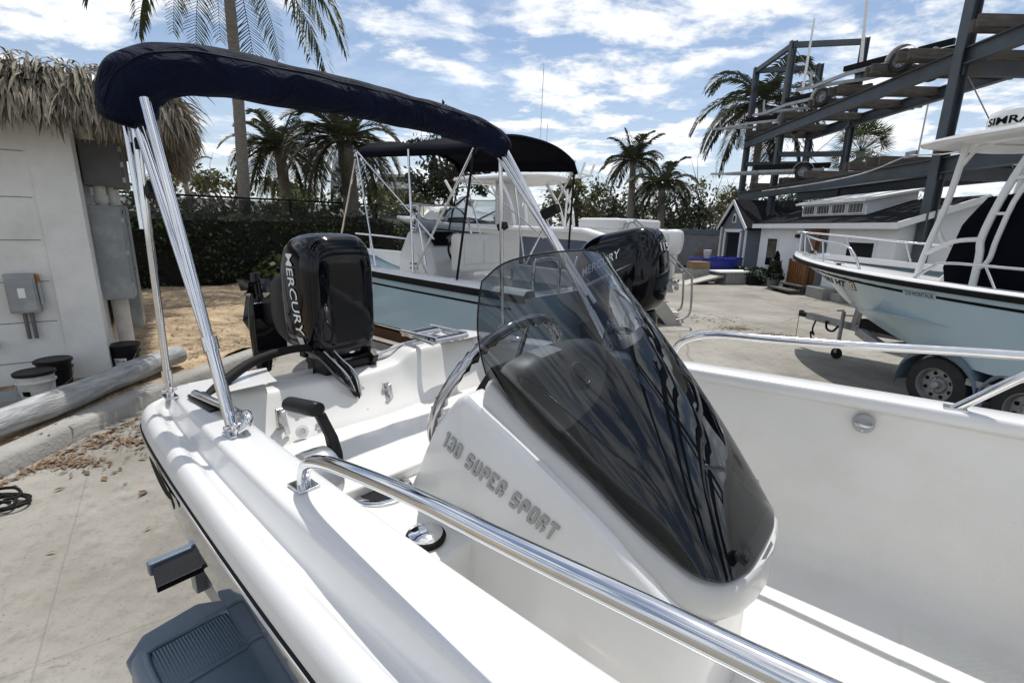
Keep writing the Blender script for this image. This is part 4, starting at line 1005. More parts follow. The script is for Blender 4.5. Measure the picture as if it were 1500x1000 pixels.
def outboard(parent, Mx, col, sc=1., tilt=0., text=None, badge=None, leg=True):
    """upright outboard: x towards the bow, z up, origin at the transom clamp"""
    o = bpy.data.objects.new('outboard_motor', None); COL.objects.link(o); o.parent = parent
    Mx = Mx @ Matrix.Rotation(R(tilt), 4, 'Y') @ Matrix.Scale(sc, 4)
    def bm(mb, *a_, **k): mb.xf(Mx); return mb.build(*a_, **k)
    S = [(.02, -.14, .20, .155), (.06, -.16, .27, .19), (.16, -.17, .315, .205), (.32, -.185, .335, .205), (.46, -.20, .325, .195), (.55, -.215, .295, .175), (.60, -.235, .245, .145), (.625, -.25, .17, .10), (.63, -.25, .06, .04)]
    bm(MB().loft([rring(Vector((cx_, 0, z)), lx, ly, X_, Y_, 32, 3.4) for z, cx_, lx, ly in S]), 'cowling', col, o, ang=45, subd=1)
    bm(MB().loft([rring(Vector((cx_, 0, z)), lx, ly, X_, Y_, 24, 3) for z, cx_, lx, ly in ((.04, -.15, .24, .175), (-.10, -.18, .21, .15), (-.24, -.21, .15, .10), (-.48, -.22, .12, .055), (-.52, -.22, .12, .05))]), 'midsection', col if col != 'black_gloss' else 'black_gloss', o)
    gp_ = MB(); gp_.loft([rring(Vector((x, 0, -.62)), r_, r_, Y_, Z_, 16, 2) for x, r_ in ((.06, .01), (.0, .045), (-.15, .06), (-.35, .05), (-.45, .03))])
    gp_.box((-.22, 0, -.50), (.42, .22, .015)); gp_.box((-.22, 0, -.56), (.2, .04, .12)); gp_.prism([(-.05, -.66), (-.3, -.66), (-.36, -.85), (-.22, -.85)], lambda x, z: Vector((x, -.01, z)), lambda x, z: Vector((x, .01, z)))
    bm(gp_, 'gearcase', col, o)
    p_ = MB()
    for k in range(3):
        a2 = R(120 * k + 30); p_.grid(lambda u, v, a2=a2: Vector((-.42 + (u - .5) * .09, lerp(.03, .17, v) * math.cos(a2 + (u - .5) * .9 * math.sin(math.pi * (.2 + .7 * v))), -.62 + lerp(.03, .17, v) * math.sin(a2 + (u - .5) * .9 * math.sin(math.pi * (.2 + .7 * v))))), 5, 5)
    bm(p_, 'propeller', 'black_plastic' if col == 'black_gloss' else 'steel_dull', o)
    c_ = MB(); c_.box((.06, 0, -.12), (.16, .26, .26)); c_.cyl((.03, -.2, -.02), (.03, .2, -.02), .035)
    bm(c_, 'clamp_bracket', 'black_plastic', o, bevel=.01)
    def surf(x, z, sd, off=.004):
        for (z0, c0, l0, w0), (z1, c1, l1, w1) in zip(S, S[1:]):
            if z <= z1: 
                t = max(0, (z - z0) / (z1 - z0)); break
        cx_, lx, ly = lerp(c0, c1, t), lerp(l0, l1, t), lerp(w0, w1, t)
        k = max(0, 1 - abs((x - cx_) / lx) ** 3.4) ** (1 / 3.4)
        return Mx @ Vector((x, sd * (ly * k + off), z))
    return o, surf, Mx, S

# ================================================================== left neighbour: pale blue boat with black bimini (bow points away to the left)
SB = -U                                                    # bow direction
def place(s, p, z=0): return Vector((SB.x * s + Pt.x * p, SB.y * s + Pt.y * p, z))
bA = thing('motorboat', 'pale blue centre console boat under an open black bimini, with cream leaning seat', 'boat', place(2.45, 3.97, .25), R(180) - A40)
LA = 4.75
def hbA(x): return sinterp([(0, .90), (.8, .94), (2.0, .96), (3.0, .90), (3.8, .72), (4.35, .42), (4.6, .2), (4.75, .01)], x)
def ztA(x): return 1.20 + .028 * x + .012 * max(0, x - 3) ** 2
secA = boat_hull(bA, LA, hbA, ztA, .66, .46, 'hull_blue', 'hull_pale', flare=.93, stem=.72, band=(.13, .15, .15, 2.6, 'decal_black'), floor_z=.80, inner='gel')
# brown antifouling strip on the bottom
for sd in (1, -1):
    MB().loft([[Vector((x, sd * hbA(x) * .80, .60 + .05 * max(0, x - 2.4) ** 1.5)), Vector((x, sd * hbA(x) * .42, .50 + .06 * max(0, x - 2.4) ** 1.5)), Vector((x, sd * .01, .44 + .08 * max(0, x - 2.4) ** 1.5))] for x in [i * .17 for i in range(24)]], closed=False).build('bottom_paint', 'bottom_brown', bA)
# console
cA = bpy.data.objects.new('console', None); COL.objects.link(cA); cA.parent = bA
def xa(s): return s - 2.45
def ya(p): return 3.97 - p
K = MB()
K.prism([(xa(4.95), .8), (xa(4.28), .8), (xa(4.22), 1.22), (xa(4.30), 1.47), (xa(4.52), 1.68), (xa(4.72), 1.68), (xa(4.90), 1.40)], lambda x, z: Vector((x, -.33, z)), lambda x, z: Vector((x, .33, z)))
K.build('console_body', 'gel', cA, bevel=.05, seg=4, ang=30)
MB().add([Vector((xa(4.50), y, 1.665 - .0)) + Vector((-.012, 0, .012)) for y in (-.25, .25)] + [Vector((xa(4.33), y, 1.505)) + Vector((-.012, 0, .012)) for y in (.25, -.25)], [(0, 1, 2, 3)]).build('screen', 'glass_dark', cA, smooth=False)
MB().prism([(xa(4.78), .88), (xa(4.40), .88), (xa(4.36), 1.18), (xa(4.52), 1.42), (xa(4.64), 1.42), (xa(4.76), 1.3)], lambda x, z: Vector((x, .329, z)), lambda x, z: Vector((x, .345, z))).build('console_door', 'gel_in', cA, bevel=.012)
for k in range(3): MB().box((xa(4.58), .349, 1.30 - .055 * k), (.14, .008, .014)).build('vent', 'black_matte', cA)
MB().torus(Vector((xa(4.12), 0.02, 1.42)), Vector((-.85, 0, .5)), .18, .013, 40, 8).tube([Vector((xa(4.12), .02, 1.42)), Vector((xa(4.30), 0.02, 1.35))], .02).tube([Vector((xa(4.12), -.16, 1.42)), Vector((xa(4.14), .02, 1.40)), Vector((xa(4.12), .2, 1.42))], .009).tube([Vector((xa(4.14), .02, 1.4)), Vector((xa(4.05), .02, 1.26))], .009).build('steering_wheel', 'black_matte', cA)
ws_ = MB().grid(lambda u, v: Vector((xa(4.62) + .10 * (1 - abs(2 * u - 1) ** 3) - .12 * v + (0 if abs(2*u-1) < .9 else -.1), (2 * u - 1) * .36, 1.66 + .30 * v)), 20, 4).build('windscreen', 'boat_glass', cA, ang=80)
MB().tube([Vector((xa(4.30), -.40, 1.30)), Vector((xa(4.42), -.40, 1.78)), Vector((xa(4.62), -.36, 1.97)), Vector((xa(4.66), 0, 1.98)), Vector((xa(4.62), .36, 1.97)), Vector((xa(4.42), .40, 1.78)), Vector((xa(4.30), .40, 1.30))], .014, 8, sm=4).build('grab_rail', 'steel', cA)
# leaning seat
sA = bpy.data.objects.new('leaning_seat', None); COL.objects.link(sA); sA.parent = bA
MB().box((xa(3.66), .06, 1.47), (.14, 1.0, .40)).build('backrest', 'vinyl', sA, bevel=.05, seg=4)
MB().box((xa(3.90), .06, 1.10), (.44, .96, .14)).build('seat', 'vinyl', sA, bevel=.04, seg=4)
MB().box((xa(3.90), .06, .92), (.40, .86, .24)).build('seat_base', 'gel', sA, bevel=.03)
for k in (-1, 1): MB().tube([Vector((xa(3.66), .06 + .43 * k, 1.36)), Vector((xa(3.68), .06 + .44 * k, 1.12)), Vector((xa(3.80), .06 + .44 * k, .95))], .017, 10, sm=4).build('seat_arm', 'steel_dull', sA)
for k in range(3): MB().box((xa(3.586), .06 + (k - 1) * .29, 1.48), (.012, .26, .24)).build('cushion_panel', 'vinyl', sA, bevel=.005)
lb = MB().box((xa(4.13), .50, 1.14), (.10, .006, .16)).build('warning_label', 'decal_white', bA, smooth=False)
MB().box((xa(4.13), .504, 1.20), (.09, .004, .03)).build('label_header', 'decal_yellow', lb, smooth=False)
# stern bench, bow cushion
MB().box((.32, 0, .95), (.5, 1.5, .3)).build('stern_bench', 'gel', bA, bevel=.04)
MB().box((3.35, .25, 1.05), (.7, .6, .16)).build('bow_cushion', 'vinyl', bA, bevel=.04)
for k in (-1, 1):
    MB().tube([Vector((.18, .55 * k, 1.08)), Vector((.18, .55 * k, 1.42)), Vector((.20, .45 * k, 1.46)), Vector((.20, .2 * k, 1.46)), Vector((.19, .14 * k, 1.38)), Vector((.19, .14 * k, 1.08))], .016, 8, sm=4).build('stern_rail', 'steel', bA)
for sd in (1, -1):
    q = [Vector((x, sd * (hbA(x) - .07), ztA(x) + zz_)) for x, zz_ in ((2.35, .03), (2.42, .16), (2.7, .2), (3.3, .22), (3.9, .24), (4.4, .25))]
    rA = MB().tube(q, .013, 8, sm=4).build('bow_rail', 'steel', bA)
    for x in (3.0, 3.6, 4.2): MB().tube([Vector((x, sd * (hbA(x) - .07), ztA(x) + .02)), Vector((x + .02, sd * (hbA(x) - .07), ztA(x) + .235))], .011, 8).build('rail_post', 'steel', rA)
# bimini
bmA = bpy.data.objects.new('bimini_top', None); COL.objects.link(bmA); bmA.parent = bA
def can(u, v):
    x = lerp(xa(3.12), xa(4.98), u); y = (2 * v - 1) * .80; k = abs(2 * v - 1)
    sag = -.035 * abs(math.sin(2 * math.pi * u)) * (1 - k ** 4)
    z = 2.43 + .17 * (1 - k ** 2.6) + sag + .10 * u
    return Vector((x, y, z - (.07 * max(0, (k - .93) / .07))))
MB().grid(can, 24, 26).build('canopy', 'fabric_black', bmA, ang=60, solid=.012)
for u in (.0, 1.0):
    MB().tube([can(u, v / 20) + Vector((0, 0, -.02)) for v in range(21)], .028, 8).build('canopy_hem', 'fabric_black', bmA)
for k in (-1, 1):
    y = .80 * k
    for a_, b2, r_ in (((xa(3.9), .90 * k, 1.26), (xa(3.14), y, 2.41), .012), ((xa(3.9), .90 * k, 1.26), (xa(4.05), y, 2.47), .012), ((xa(4.55), .90 * k, 1.30), (xa(4.96), y, 2.51), .010), ((xa(3.6), .88 * k, 1.62), (xa(4.94), y, 2.51), .010)):
        MB().tube([Vector(a_), Vector(b2)], r_, 8).build('pole', 'steel', bmA)
    MB().tube([Vector((xa(3.25), .91 * k, 1.26)), Vector((xa(3.14), y, 2.40))], .012, 6).build('strap', 'black_matte', bmA)
    MB().tube([Vector((xa(5.4), .86 * k, 1.34)), Vector((xa(4.96), y, 2.50))], .012, 6).build('strap', 'black_matte' if k < 0 else 'steel', bmA)
# its outboard: black with lettering
Mo = Matrix.Translation((-.26, .02, .90))
oA, sfA, MxA, SA_ = outboard(bA, Mo, 'black_gloss', sc=1.26, tilt=12)
lettering('brand_lettering', 'MERCURY', 'decal_white', oA, lambda u, v, w_: sfA(lerp(.015, -.30, u), lerp(.345, .44, u) + v * .055, 1), shear=.15, bold=.008)
MB().grid(lambda u, v: sfA(lerp(.00, -.38, u), lerp(.27, .385, u) + v * .022 * (1 - u), 1), 12, 1).build('accent_stripe', 'decal_silver', oA)
MB().grid(lambda u, v: sfA(lerp(-.05, -.28, u), lerp(.272, .343, u) + v * .014 * (1 - u), 1, .003), 8, 1).build('accent_stripe', 'decal_orange', oA)
def backs(u, v, off=.006):
    y = (u - .5) * .12; z = .44 + v * .055
    for (z0, c0, l0, w0), (z1, c1, l1, w1) in zip(SA_, SA_[1:]):
        if z <= z1: t = (z - z0) / (z1 - z0); break
    return MxA @ Vector((lerp(c0, c1, t) - lerp(l0, l1, t) - off, y, z))
lettering('power_lettering', '115', 'decal_white', oA, lambda u, v, w_: backs(1 - u, v), bold=.015)
# trailer below it (kept simple: mostly hidden by the hulls)
tA = thing('boat_trailer', 'dark trailer under the pale blue boat with black bimini', 'trailer', place(2.45, 3.97, 0), R(180) - A40)
fr = MB()
for k in (-1, 1): fr.bar((-.1, .55 * k, .50), (3.4, .55 * k, .50), .06, .1); fr.bar((3.4, .55 * k, .5), (5.2, 0, .5), .06, .1)
fr.bar((0, -.8, .5), (0, .8, .5), .06, .1); fr.bar((1.3, -.9, .32), (1.3, .9, .32), .06, .06); fr.bar((5.2, 0, .5), (6.0, 0, .5), .07, .1); fr.cyl((5.6, 0, 0), (5.6, 0, .55), .03)
for k in (-1, 1): fr.bar((1.3, .72 * k, .30), (1.3, .72 * k, .5), .06, .06)
fr.build('frame', 'galv', tA)
bk = MB()
for k in (-1, 1): bk.bar((.1, .42 * k, .62), (3.2, .42 * k, .64), .08, .13)
bk.build('bunk', 'bottom_brown', tA)
for k in (-1, 1): wheel(tA, (1.3, .95 * k, .29), .29, .19, (0, k, 0))
# ================================================================== right neighbour: pale blue boat with T-top on a twin-axle trailer
LB = 6.5
aB = Vector((-.225, .974, 0)).normalized(); rzB = math.atan2(aB.y, aB.x)
bowB = Vector((5.15, 8.9, 0)); baseB = bowB - aB * LB
bB = thing('motorboat', 'pale blue boat with white T-top, black console cover and bow number, on a twin-axle trailer', 'boat', baseB, rzB)
def hbB(x): return sinterp([(0, 1.14), (1.0, 1.22), (2.6, 1.25), (3.8, 1.20), (4.8, 1.0), (5.5, .72), (6.0, .43), (6.3, .2), (6.5, .01)], x)
def ztB(x): return 1.42 + .010 * x + .0062 * max(0, x - 1.5) ** 2
secB = boat_hull(bB, LB, hbB, ztB, .62, .47, 'hull_blue', 'hull_pale', flare=.93, stem=.38, rake=1.5, band=(.125, .155, .1, 5.62, 'decal_black'), floor_z=1.02, inner='gel', cap=.16)
def tB(t): return LB - t
def sideB(x, z, off=.006): return Vector((x, sideY(secB, x, z) + off, z))
lettering('registration_number', 'NJ 9981 HT', 'decal_black', bB, lambda u, v, w_: sideB(lerp(tB(.84), tB(1.92), u) - .03 * v, ztB(5.2) - .31 - .03 * u + v * .125), shear=.3, bold=.02)
sk = MB().grid(lambda u, v: sideB(lerp(tB(2.04), tB(2.15), u), ztB(4.7) - .30 + v * .125), 3, 3).build('registration_sticker', 'decal_orange', bB)
MB().grid(lambda u, v: sideB(lerp(tB(2.058), tB(2.132), u), ztB(4.7) - .28 + v * .085, .009), 2, 2).build('sticker_centre', 'decal_white', sk)
lettering('sticker_digit', '1', 'decal_black', sk, lambda u, v, w_: sideB(lerp(tB(2.085), tB(2.108), u), ztB(4.7) - .27 + v * .06, .012))
patch = MB().grid(lambda u, v: sideB(lerp(tB(2.98), tB(3.38), u), ztB(3.25) - .165 + v * .05, .0062), 8, 1).build('stripe_gap', 'hull_blue', bB)
lettering('model_lettering', '210 MONTAUK', 'decal_black', bB, lambda u, v, w_: sideB(lerp(tB(3.01), tB(3.36), u), ztB(3.25) - .162 + v * .046 - .003 * u, .010), bold=.0)
MB().grid(lambda u, v: Vector((lerp(3.6, 6.25, u), (2 * v - 1) * (hbB(lerp(3.6, 6.25, u)) - .14), ztB(lerp(3.6, 6.25, u)) - .05 - .14 * (1 - u))), 12, 6).build('bow_deck', 'gel', bB)
for sd in (1, -1):
    def gp(x, h): return Vector((x, sd * (hbB(x) - .08), ztB(x) + h))
    r = MB().tube([gp(tB(2.25), .03), gp(tB(2.12), .2), gp(tB(1.9), .31), gp(tB(1.2), .335), gp(tB(.6), .36), gp(tB(.16), .37), Vector((tB(-.02), 0, ztB(6.4) + .38))], .016, 10, sm=5).build('bow_rail', 'steel', bB)
    for x in (1.45, .72, .25): MB().tube([gp(tB(x), .02), gp(tB(x - .12), .34)], .013, 8).build('rail_post', 'steel', r)
    r2 = MB().tube([gp(tB(3.05), .03), gp(tB(3.22), .17), gp(tB(3.4), .24), gp(tB(4.2), .25), gp(tB(6.0), .25)], .016, 10, sm=5).build('side_rail', 'steel', bB)
    for x in (3.75, 4.7, 5.6): MB().tube([gp(tB(x), .25), gp(tB(x + .13), .03)], .013, 8).build('rail_post', 'steel', r2)
    c = MB(); c0 = gp(tB(1.85), .035); c.tube([c0 + Vector((-.09, 0, .03)), c0 + Vector((.09, 0, .03))], .010, 8); c.box(c0, (.08, .03, .04)); c.build('cleat', 'steel', bB)
an = MB(); an.tube([Vector((tB(.45), .1, ztB(6) + .02)), Vector((tB(.7), -.05, ztB(6) + .06))], .02, 8); an.box((tB(.5), .12, ztB(6) + .06), (.12, .06, .08)); an.build('anchor_chock', 'steel', bB)
# console, cover, T-top
kB = MB().prism([(tB(2.75), 1.0), (tB(3.6), 1.0), (tB(3.6), 1.9), (tB(3.25), 1.85), (tB(2.95), 1.5)], lambda x, z: Vector((x, -.42, z)), lambda x, z: Vector((x, .42, z))).build('console', 'gel_in', bB, bevel=.05, seg=3)
cv = MB(); cv.loft([[Vector((x, y, z)) for y, z in ((-.52, zb), (-.52, z1 - .1), (-.44, z1), (.44, z1), (.52, z1 - .1), (.52, zb))] for x, zb, z1 in ((tB(3.05), 1.62, 1.70), (tB(3.15), 1.25, 2.22), (tB(3.3), 1.02, 2.44), (tB(3.9), 1.02, 2.50), (tB(4.6), 1.02, 2.46), (tB(4.75), 1.02, 2.2))])
cvo = cv.build('console_cover', 'fabric_black', bB, bevel=.03, ang=50); cvo.location = (.16, 0, 0); kB.location = (.16, 0, 0)
tt = bpy.data.objects.new('t_top', None); COL.objects.link(tt); tt.parent = bB; tt.location = (.16, 0, 0)
HX0, HX1 = tB(2.42), tB(4.75)
def htop(zo):
    out = []
    for k in range(40):
        t = 2 * math.pi * k / 40; cs2, sn = math.cos(t), math.sin(t); e = 3.2
        out.append(Vector(((HX0 + HX1) / 2 + (HX0 - HX1) / 2 * math.copysign(abs(cs2) ** (2 / e), cs2), .92 * math.copysign(abs(sn) ** (2 / e), sn), zo)))
    return out
def sc_(ring, k, z): 
    c = Vector(((HX0 + HX1) / 2, 0, 0)); return [Vector((c.x + (v.x - c.x) * k, v.y * k, z - .05 * ((v.y * k) ** 2) + .03 * (v.x - c.x) * -.4)) for v in ring]
MB().loft([sc_(htop(0), .94, 3.075), sc_(htop(0), .985, 3.09), sc_(htop(0), 1.0, 3.115), sc_(htop(0), .985, 3.14), sc_(htop(0), .8, 3.175), sc_(htop(0), .3, 3.20)]).build('hardtop', 'gel', tt, ang=40)
for sd in (1, -1):
    y = .50 * sd
    L_ = lambda pts, r, nm='frame_tube': MB().tube([Vector(p) for p in pts], r, 12, sm=4).build(nm, 'alu_white', tt)
    L_([(tB(2.72), y * 1.05, 1.08), (tB(2.80), y * 1.05, 1.75), (tB(2.93), y * 1.05, 2.35), (tB(3.0), y * 1.05, 2.92), (tB(3.02), y * 1.0, 3.07)], .035)
    L_([(tB(3.42), y * 1.08, 1.05), (tB(3.42), y * 1.08, 1.75), (tB(3.40), y * 1.08, 2.0), (tB(3.52), y * 1.08, 2.5), (tB(3.72), y * 1.05, 3.07)], .038)
    L_([(tB(3.42), y * 1.08, 1.62), (tB(3.52), y * 1.08, 1.74), (tB(3.55), y * 1.08, 2.0), (tB(3.66), y * 1.08, 2.5), (tB(3.98), y * 1.05, 3.07)], .026)
    L_([(tB(2.82), y * 1.05, 1.78), (tB(3.1), y * 1.05, 1.93), (tB(3.41), y * 1.08, 1.97)], .028)
    L_([(tB(2.88), y * 1.05, 2.12), (tB(2.92), y * .9, 1.95), (tB(3.02), y * .85, 1.86)], .022)
    L_([(tB(2.99), y * 1.05, 2.78), (tB(3.12), y * 1.0, 2.98), (tB(3.35), y * .95, 3.06)], .022)
    L_([(tB(3.0), y, 3.05), (tB(4.5), y, 3.07)], .03)
    for zz_, xo in ((2.25, 3.46), (2.62, 3.57)): L_([(tB(xo), y * 1.08, zz_), (tB(xo + .12), y * 1.08, zz_)], .018)
for x in (3.1, 3.8): MB().tube([Vector((tB(x), -.5, 3.055)), Vector((tB(x), .5, 3.055))], .022, 10).build('frame_tube', 'alu_white', tt)
rdm = MB().lathe([(.20, 0), (.30, .04), (.305, .12), (.28, .20), (.18, .245), (0, .255)], (tB(3.20), .05, 3.19), n=36).build('radar_dome', 'gel', tt, ang=40)
ctr = Vector((tB(3.20), .05, 3.19))
lettering('radar_lettering', 'SIMRAD', 'decal_black', rdm, lambda u, v, w_: ctr + Vector((math.cos(R(92) + (u - .35) * 1.75) * .309, math.sin(R(92) + (u - .35) * 1.75) * .309, .045 + v * .085)), bold=.025)
MB().box((tB(3.20), .05, 3.19), (.2, .2, .06)).build('dome_base', 'black_plastic', rdm)
oB, *_r = outboard(bB, Matrix.Translation((-.1, 0, 1.3)), 'black_gloss', 1.25, 0)
# --- its trailer
tBr = thing('boat_trailer', 'galvanised twin-axle trailer with grey fenders and jack under the boat with the T-top', 'trailer', baseB, rzB)
fr = MB()
for k in (-1, 1): fr.bar((-.1, .62 * k, .50), (tB(2.4), .62 * k, .50), .08, .13); fr.bar((tB(2.4), .62 * k, .50), (tB(1.55), .06 * k, .52), .08, .13)
fr.bar((tB(1.75), 0, .54), (tB(.50), 0, .57), .085, .11); fr.bar((.2, -1.0, .5), (.2, 1.0, .5), .08, .1)
for t in (2.3, 3.1, 5.2): fr.bar((tB(t), -.62, .47), (tB(t), .62, .47), .07, .09)
fr.build('frame', 'galv', tBr, bevel=.006)
ax_ = MB()
for t in (3.5, 4.36): ax_.bar((tB(t), -1.0, .33), (tB(t), 1.0, .33), .06)
ax_.build('axle', 'galv', tBr)
cp = MB(); cp.box((tB(.42), 0, .575), (.18, .09, .08)); cp.box((tB(.35), 0, .61), (.07, .06, .06)); cp.build('coupler', 'black_plastic', tBr, bevel=.01)
ch_ = MB(); ch_.tube([Vector((tB(.75), .07, .53)), Vector((tB(.74), .1, .38)), Vector((tB(.78), .09, .28)), Vector((tB(.72), .11, .33)), Vector((tB(.76), .1, .16)), Vector((tB(.73), .09, .08))], .014, 6, sm=4); ch_.tube([Vector((tB(.36), .05, .55)), Vector((tB(.37), .06, .25)), Vector((tB(.37), .06, .05))], .005, 5)
ch_.tube([Vector((tB(.95), .06, .56)), Vector((tB(1.0), .08, .44)), Vector((tB(1.12), .08, .42)), Vector((tB(1.2), .07, .52))], .018, 6, sm=4); ch_.build('safety_chain', 'black_matte', tBr)
wp = MB(); wp.bar((tB(1.42), 0, .55), (tB(1.50), 0, 1.15), .09, .08); wp.bar((tB(1.50), 0, 1.10), (tB(1.74), 0, 1.16), .07, .07); wp.bar((tB(1.40), -.1, .72), (tB(1.30), .12, .72), .02, .02); wp.bar((tB(1.50), 0, .98), (tB(1.9), 0, .62), .05, .05)
wp.build('winch_post', 'galv', tBr, bevel=.006)
jk = MB(); jk.cyl((tB(1.30), .12, .14), (tB(1.30), .12, .78), .03, 12); jk.box((tB(1.30), .12, .13), (.05, .07, .06)); jk.tube([Vector((tB(1.30), .12, .80)), Vector((tB(1.30), .26, .80))], .012, 6); jo = jk.build('jack', 'galv', tBr)
MB().lathe([(.03, -.025), (.085, -.025), (.09, 0), (.085, .025), (.03, .025)], (tB(1.30), .12, .09), axis=(0, 1, 0), n=20).build('jack_wheel', 'black_matte', jo)
bk = MB()
for k in (-1, 1): bk.bar((.1, .55 * k, .66), (tB(1.9), .42 * k, .72), .09, .14)
bk.build('bunk', 'black_matte', tBr)
for k in (-1, 1):
    for t in (3.5, 4.36):
        wheel(tBr, (tB(t), 1.02 * k, .33), .33, .21, (0, k, 0))
        f = MB(); pf = []
        for i in range(17):
            a_ = math.pi * (-.06 + 1.12 * i / 16); pf.append((tB(t) - .425 * math.cos(a_), .36 + .40 * math.sin(a_)))
        pf = [(pf[0][0] - .09, pf[0][1] + .03)] + pf
        f.loft([[Vector((x, k * y, z + dz)) for x, z in pf] for y, dz in ((.88, -.04), (.89, 0), (1.12, .0), (1.15, -.015), (1.16, -.07))], closed=False)
        f.build('fender', 'fender_grey', tBr, solid=.006)
    MB().box((tB(3.93), 1.13 * k, .48), (.24, .02, .07)).build('fender_plate', 'galv', tBr)

# ================================================================== white and navy boat with hardtop behind the pale blue one
LC = 8.2
bC = thing('motorboat', 'white and dark blue cruiser with white hardtop, rod holders and twin white outboards', 'boat', place(4.95, 11.0, -.36), R(180) - A40)
bC.scale = (1.2, 1.2, 1.2)
def hbC(x): return sinterp([(0, 1.18), (1.5, 1.26), (4.0, 1.26), (5.6, 1.08), (6.8, .72), (7.6, .36), (8.2, .01)], x)
def ztC(x): return 1.93 + .012 * x + .006 * max(0, x - 3) ** 2 - .35 * max(0, (.9 - x) / .9) ** 2
secC = boat_hull(bC, LC, hbC, ztC, .95, .6, 'hull_dark', 'gel', flare=.9, stem=.5, rake=1.6, rub='alu_white', floor_z=1.35, inner='gel', cap=.3)
for sd in (1, -1):
    MB().loft([[Vector((x, sd * (sideY(secC, x, ztC(x) - d) + .012), ztC(x) - d)) for d in (.02, .09, .16 + .05 * math.cos(x * .5))] for x in [i * .2 for i in range(40)]], closed=False).build('topside_band', 'gel', bC, ang=60)
    MB().loft([[Vector((x, sd * (sideY(secC, x, ztC(x) - d) + .014), ztC(x) - d)) for d in (.20, .62)] for x in (.0, .12, .3, .55)], closed=False).build('quarter_panel', 'gel', bC, ang=60)
    MB().tube([Vector((x, sd * (hbC(x) - .1), ztC(x) + h)) for x, h in ((5.0, .02), (5.15, .22), (5.8, .3), (6.8, .34), (7.7, .36), (8.1, .36))], .016, 8, sm=4).build('bow_rail', 'steel', bC)
MB().grid(lambda u, v: Vector((lerp(5.3, 7.9, u), (2 * v - 1) * (hbC(lerp(5.3, 7.9, u)) - .1), ztC(lerp(5.3, 7.9, u)) + .04 + .12 * (1 - (2 * v - 1) ** 2) * (1 - u))), 10, 8).build('foredeck', 'gel', bC)
lettering('side_lettering', '26 HC', 'decal_silver', bC, lambda u, v, w_: Vector((lerp(4.6, 4.15, u), sideY(secC, 4.4, 1.62) + .008, 1.60 + v * .07))) if False else None
hc = bpy.data.objects.new('hardtop', None); COL.objects.link(hc); hc.parent = bC; hc.location = (1.0, 0, 0)
def hC(k, z): 
    out = []
    for i in range(36):
        t = 2 * math.pi * i / 36; c2, s2 = math.cos(t), math.sin(t); e = 3
        out.append(Vector((2.75 + 1.42 * k * math.copysign(abs(c2) ** (2 / e), c2), 1.0 * k * math.copysign(abs(s2) ** (2 / e), s2), z - .06 * (s2 * k) ** 2)))
    return out
MB().loft([hC(.93, 3.02), hC(.985, 3.04), hC(1.0, 3.075), hC(.98, 3.11), hC(.75, 3.16), hC(.2, 3.18)]).build('roof', 'gel', hc, ang=40)
for sd in (1, -1):
    for pts in ([(1.45, .92, 1.95), (1.55, .9, 2.5), (1.9, .86, 3.03)], [(1.75, .95, 1.95), (1.9, .92, 2.45), (2.3, .86, 3.03)], [(3.35, .92, 1.98), (3.30, .9, 2.5), (3.2, .86, 3.03)], [(3.75, .8, 2.55), (4.1, .85, 3.03)]):
        MB().tube([Vector((x, sd * y, z)) for x, y, z in pts], .035, 10, sm=4).build('frame_tube', 'alu_white', hc)
MB().box((3.75, .0, 2.4), (.24, .8, 1.2)).build('helm_tower', 'gel', bC, bevel=.05)
MB().box((2.9, .3, 2.15), (.35, .5, .5)).build('helm_seat', 'vinyl', bC, bevel=.06)
wsC = MB().grid(lambda u, v: Vector((.55 + lerp(4.35, 5.3, 1 - abs(2 * u - 1) ** 2.2) - .62 * v, (2 * u - 1) * lerp(1.05, .92, v), 2.05 + .58 * v)), 24, 4).build('windscreen', 'boat_glass', bC, ang=80)
MB().tube([Vector((.55 + lerp(4.35, 5.3, 1 - abs(2 * u - 1) ** 2.2) - .62, (2 * u - 1) * .92, 2.63)) for u in [i / 24 for i in range(25)]], .022, 8).build('screen_frame', 'alu_white', wsC)
for sd in (1, -1): MB().tube([Vector((4.28, sd * .92, 2.63)), Vector((5.7, sd * .72, 2.06))], .022, 8).tube([Vector((3.9, sd * 1.0, 2.02)), Vector((4.9, sd * 1.05, 2.06)), Vector((5.65, sd * .75, 2.07))], .022, 8).build('screen_frame', 'black_plastic', wsC)
rh = MB()
rh.bar((1.0, -.85, 3.14), (1.0, .85, 3.14), .03); rh.bar((1.0, -.8, 3.13), (1.5, -.8, 3.1), .03); rh.bar((1.0, .8, 3.13), (1.5, .8, 3.1), .03)
for k in range(5):
    y = -.8 + k * .4; rh.cyl((1.02, y, 3.10), (.90, y, 3.38), .028, 10)
rh.build('rod_holder', 'alu_white', hc)
for y, z1 in ((.75, 5.15), (.55, 4.05)): MB().tube([Vector((1.3, y, 3.1)), Vector((1.26, y, z1))], .009, 6).build('antenna', 'decal_white', hc)
MB().box((.7, 0, 2.05), (.9, 1.9, .22)).build('engine_well_cover', 'gel', bC, bevel=.06)
rs = MB()
for zz_ in (2.0, 2.25, 2.5): rs.cyl((1.35, 1.0, zz_), (1.2, 1.06, zz_ + .26), .025, 8)
rs.tube([Vector((1.42, 1.0, 1.95)), Vector((1.40, .98, 2.7))], .02, 8).build('rod_holder', 'alu_white', bC)
for y in (.36, -.36): outboard(bC, Matrix.Translation((-.05, y, 1.43)), 'gel', .85, 3)
tC = thing('boat_trailer', 'trailer hidden beneath the white and dark blue cruiser', 'trailer', place(4.95, 11.0, 0), R(180) - A40)
fr = MB()
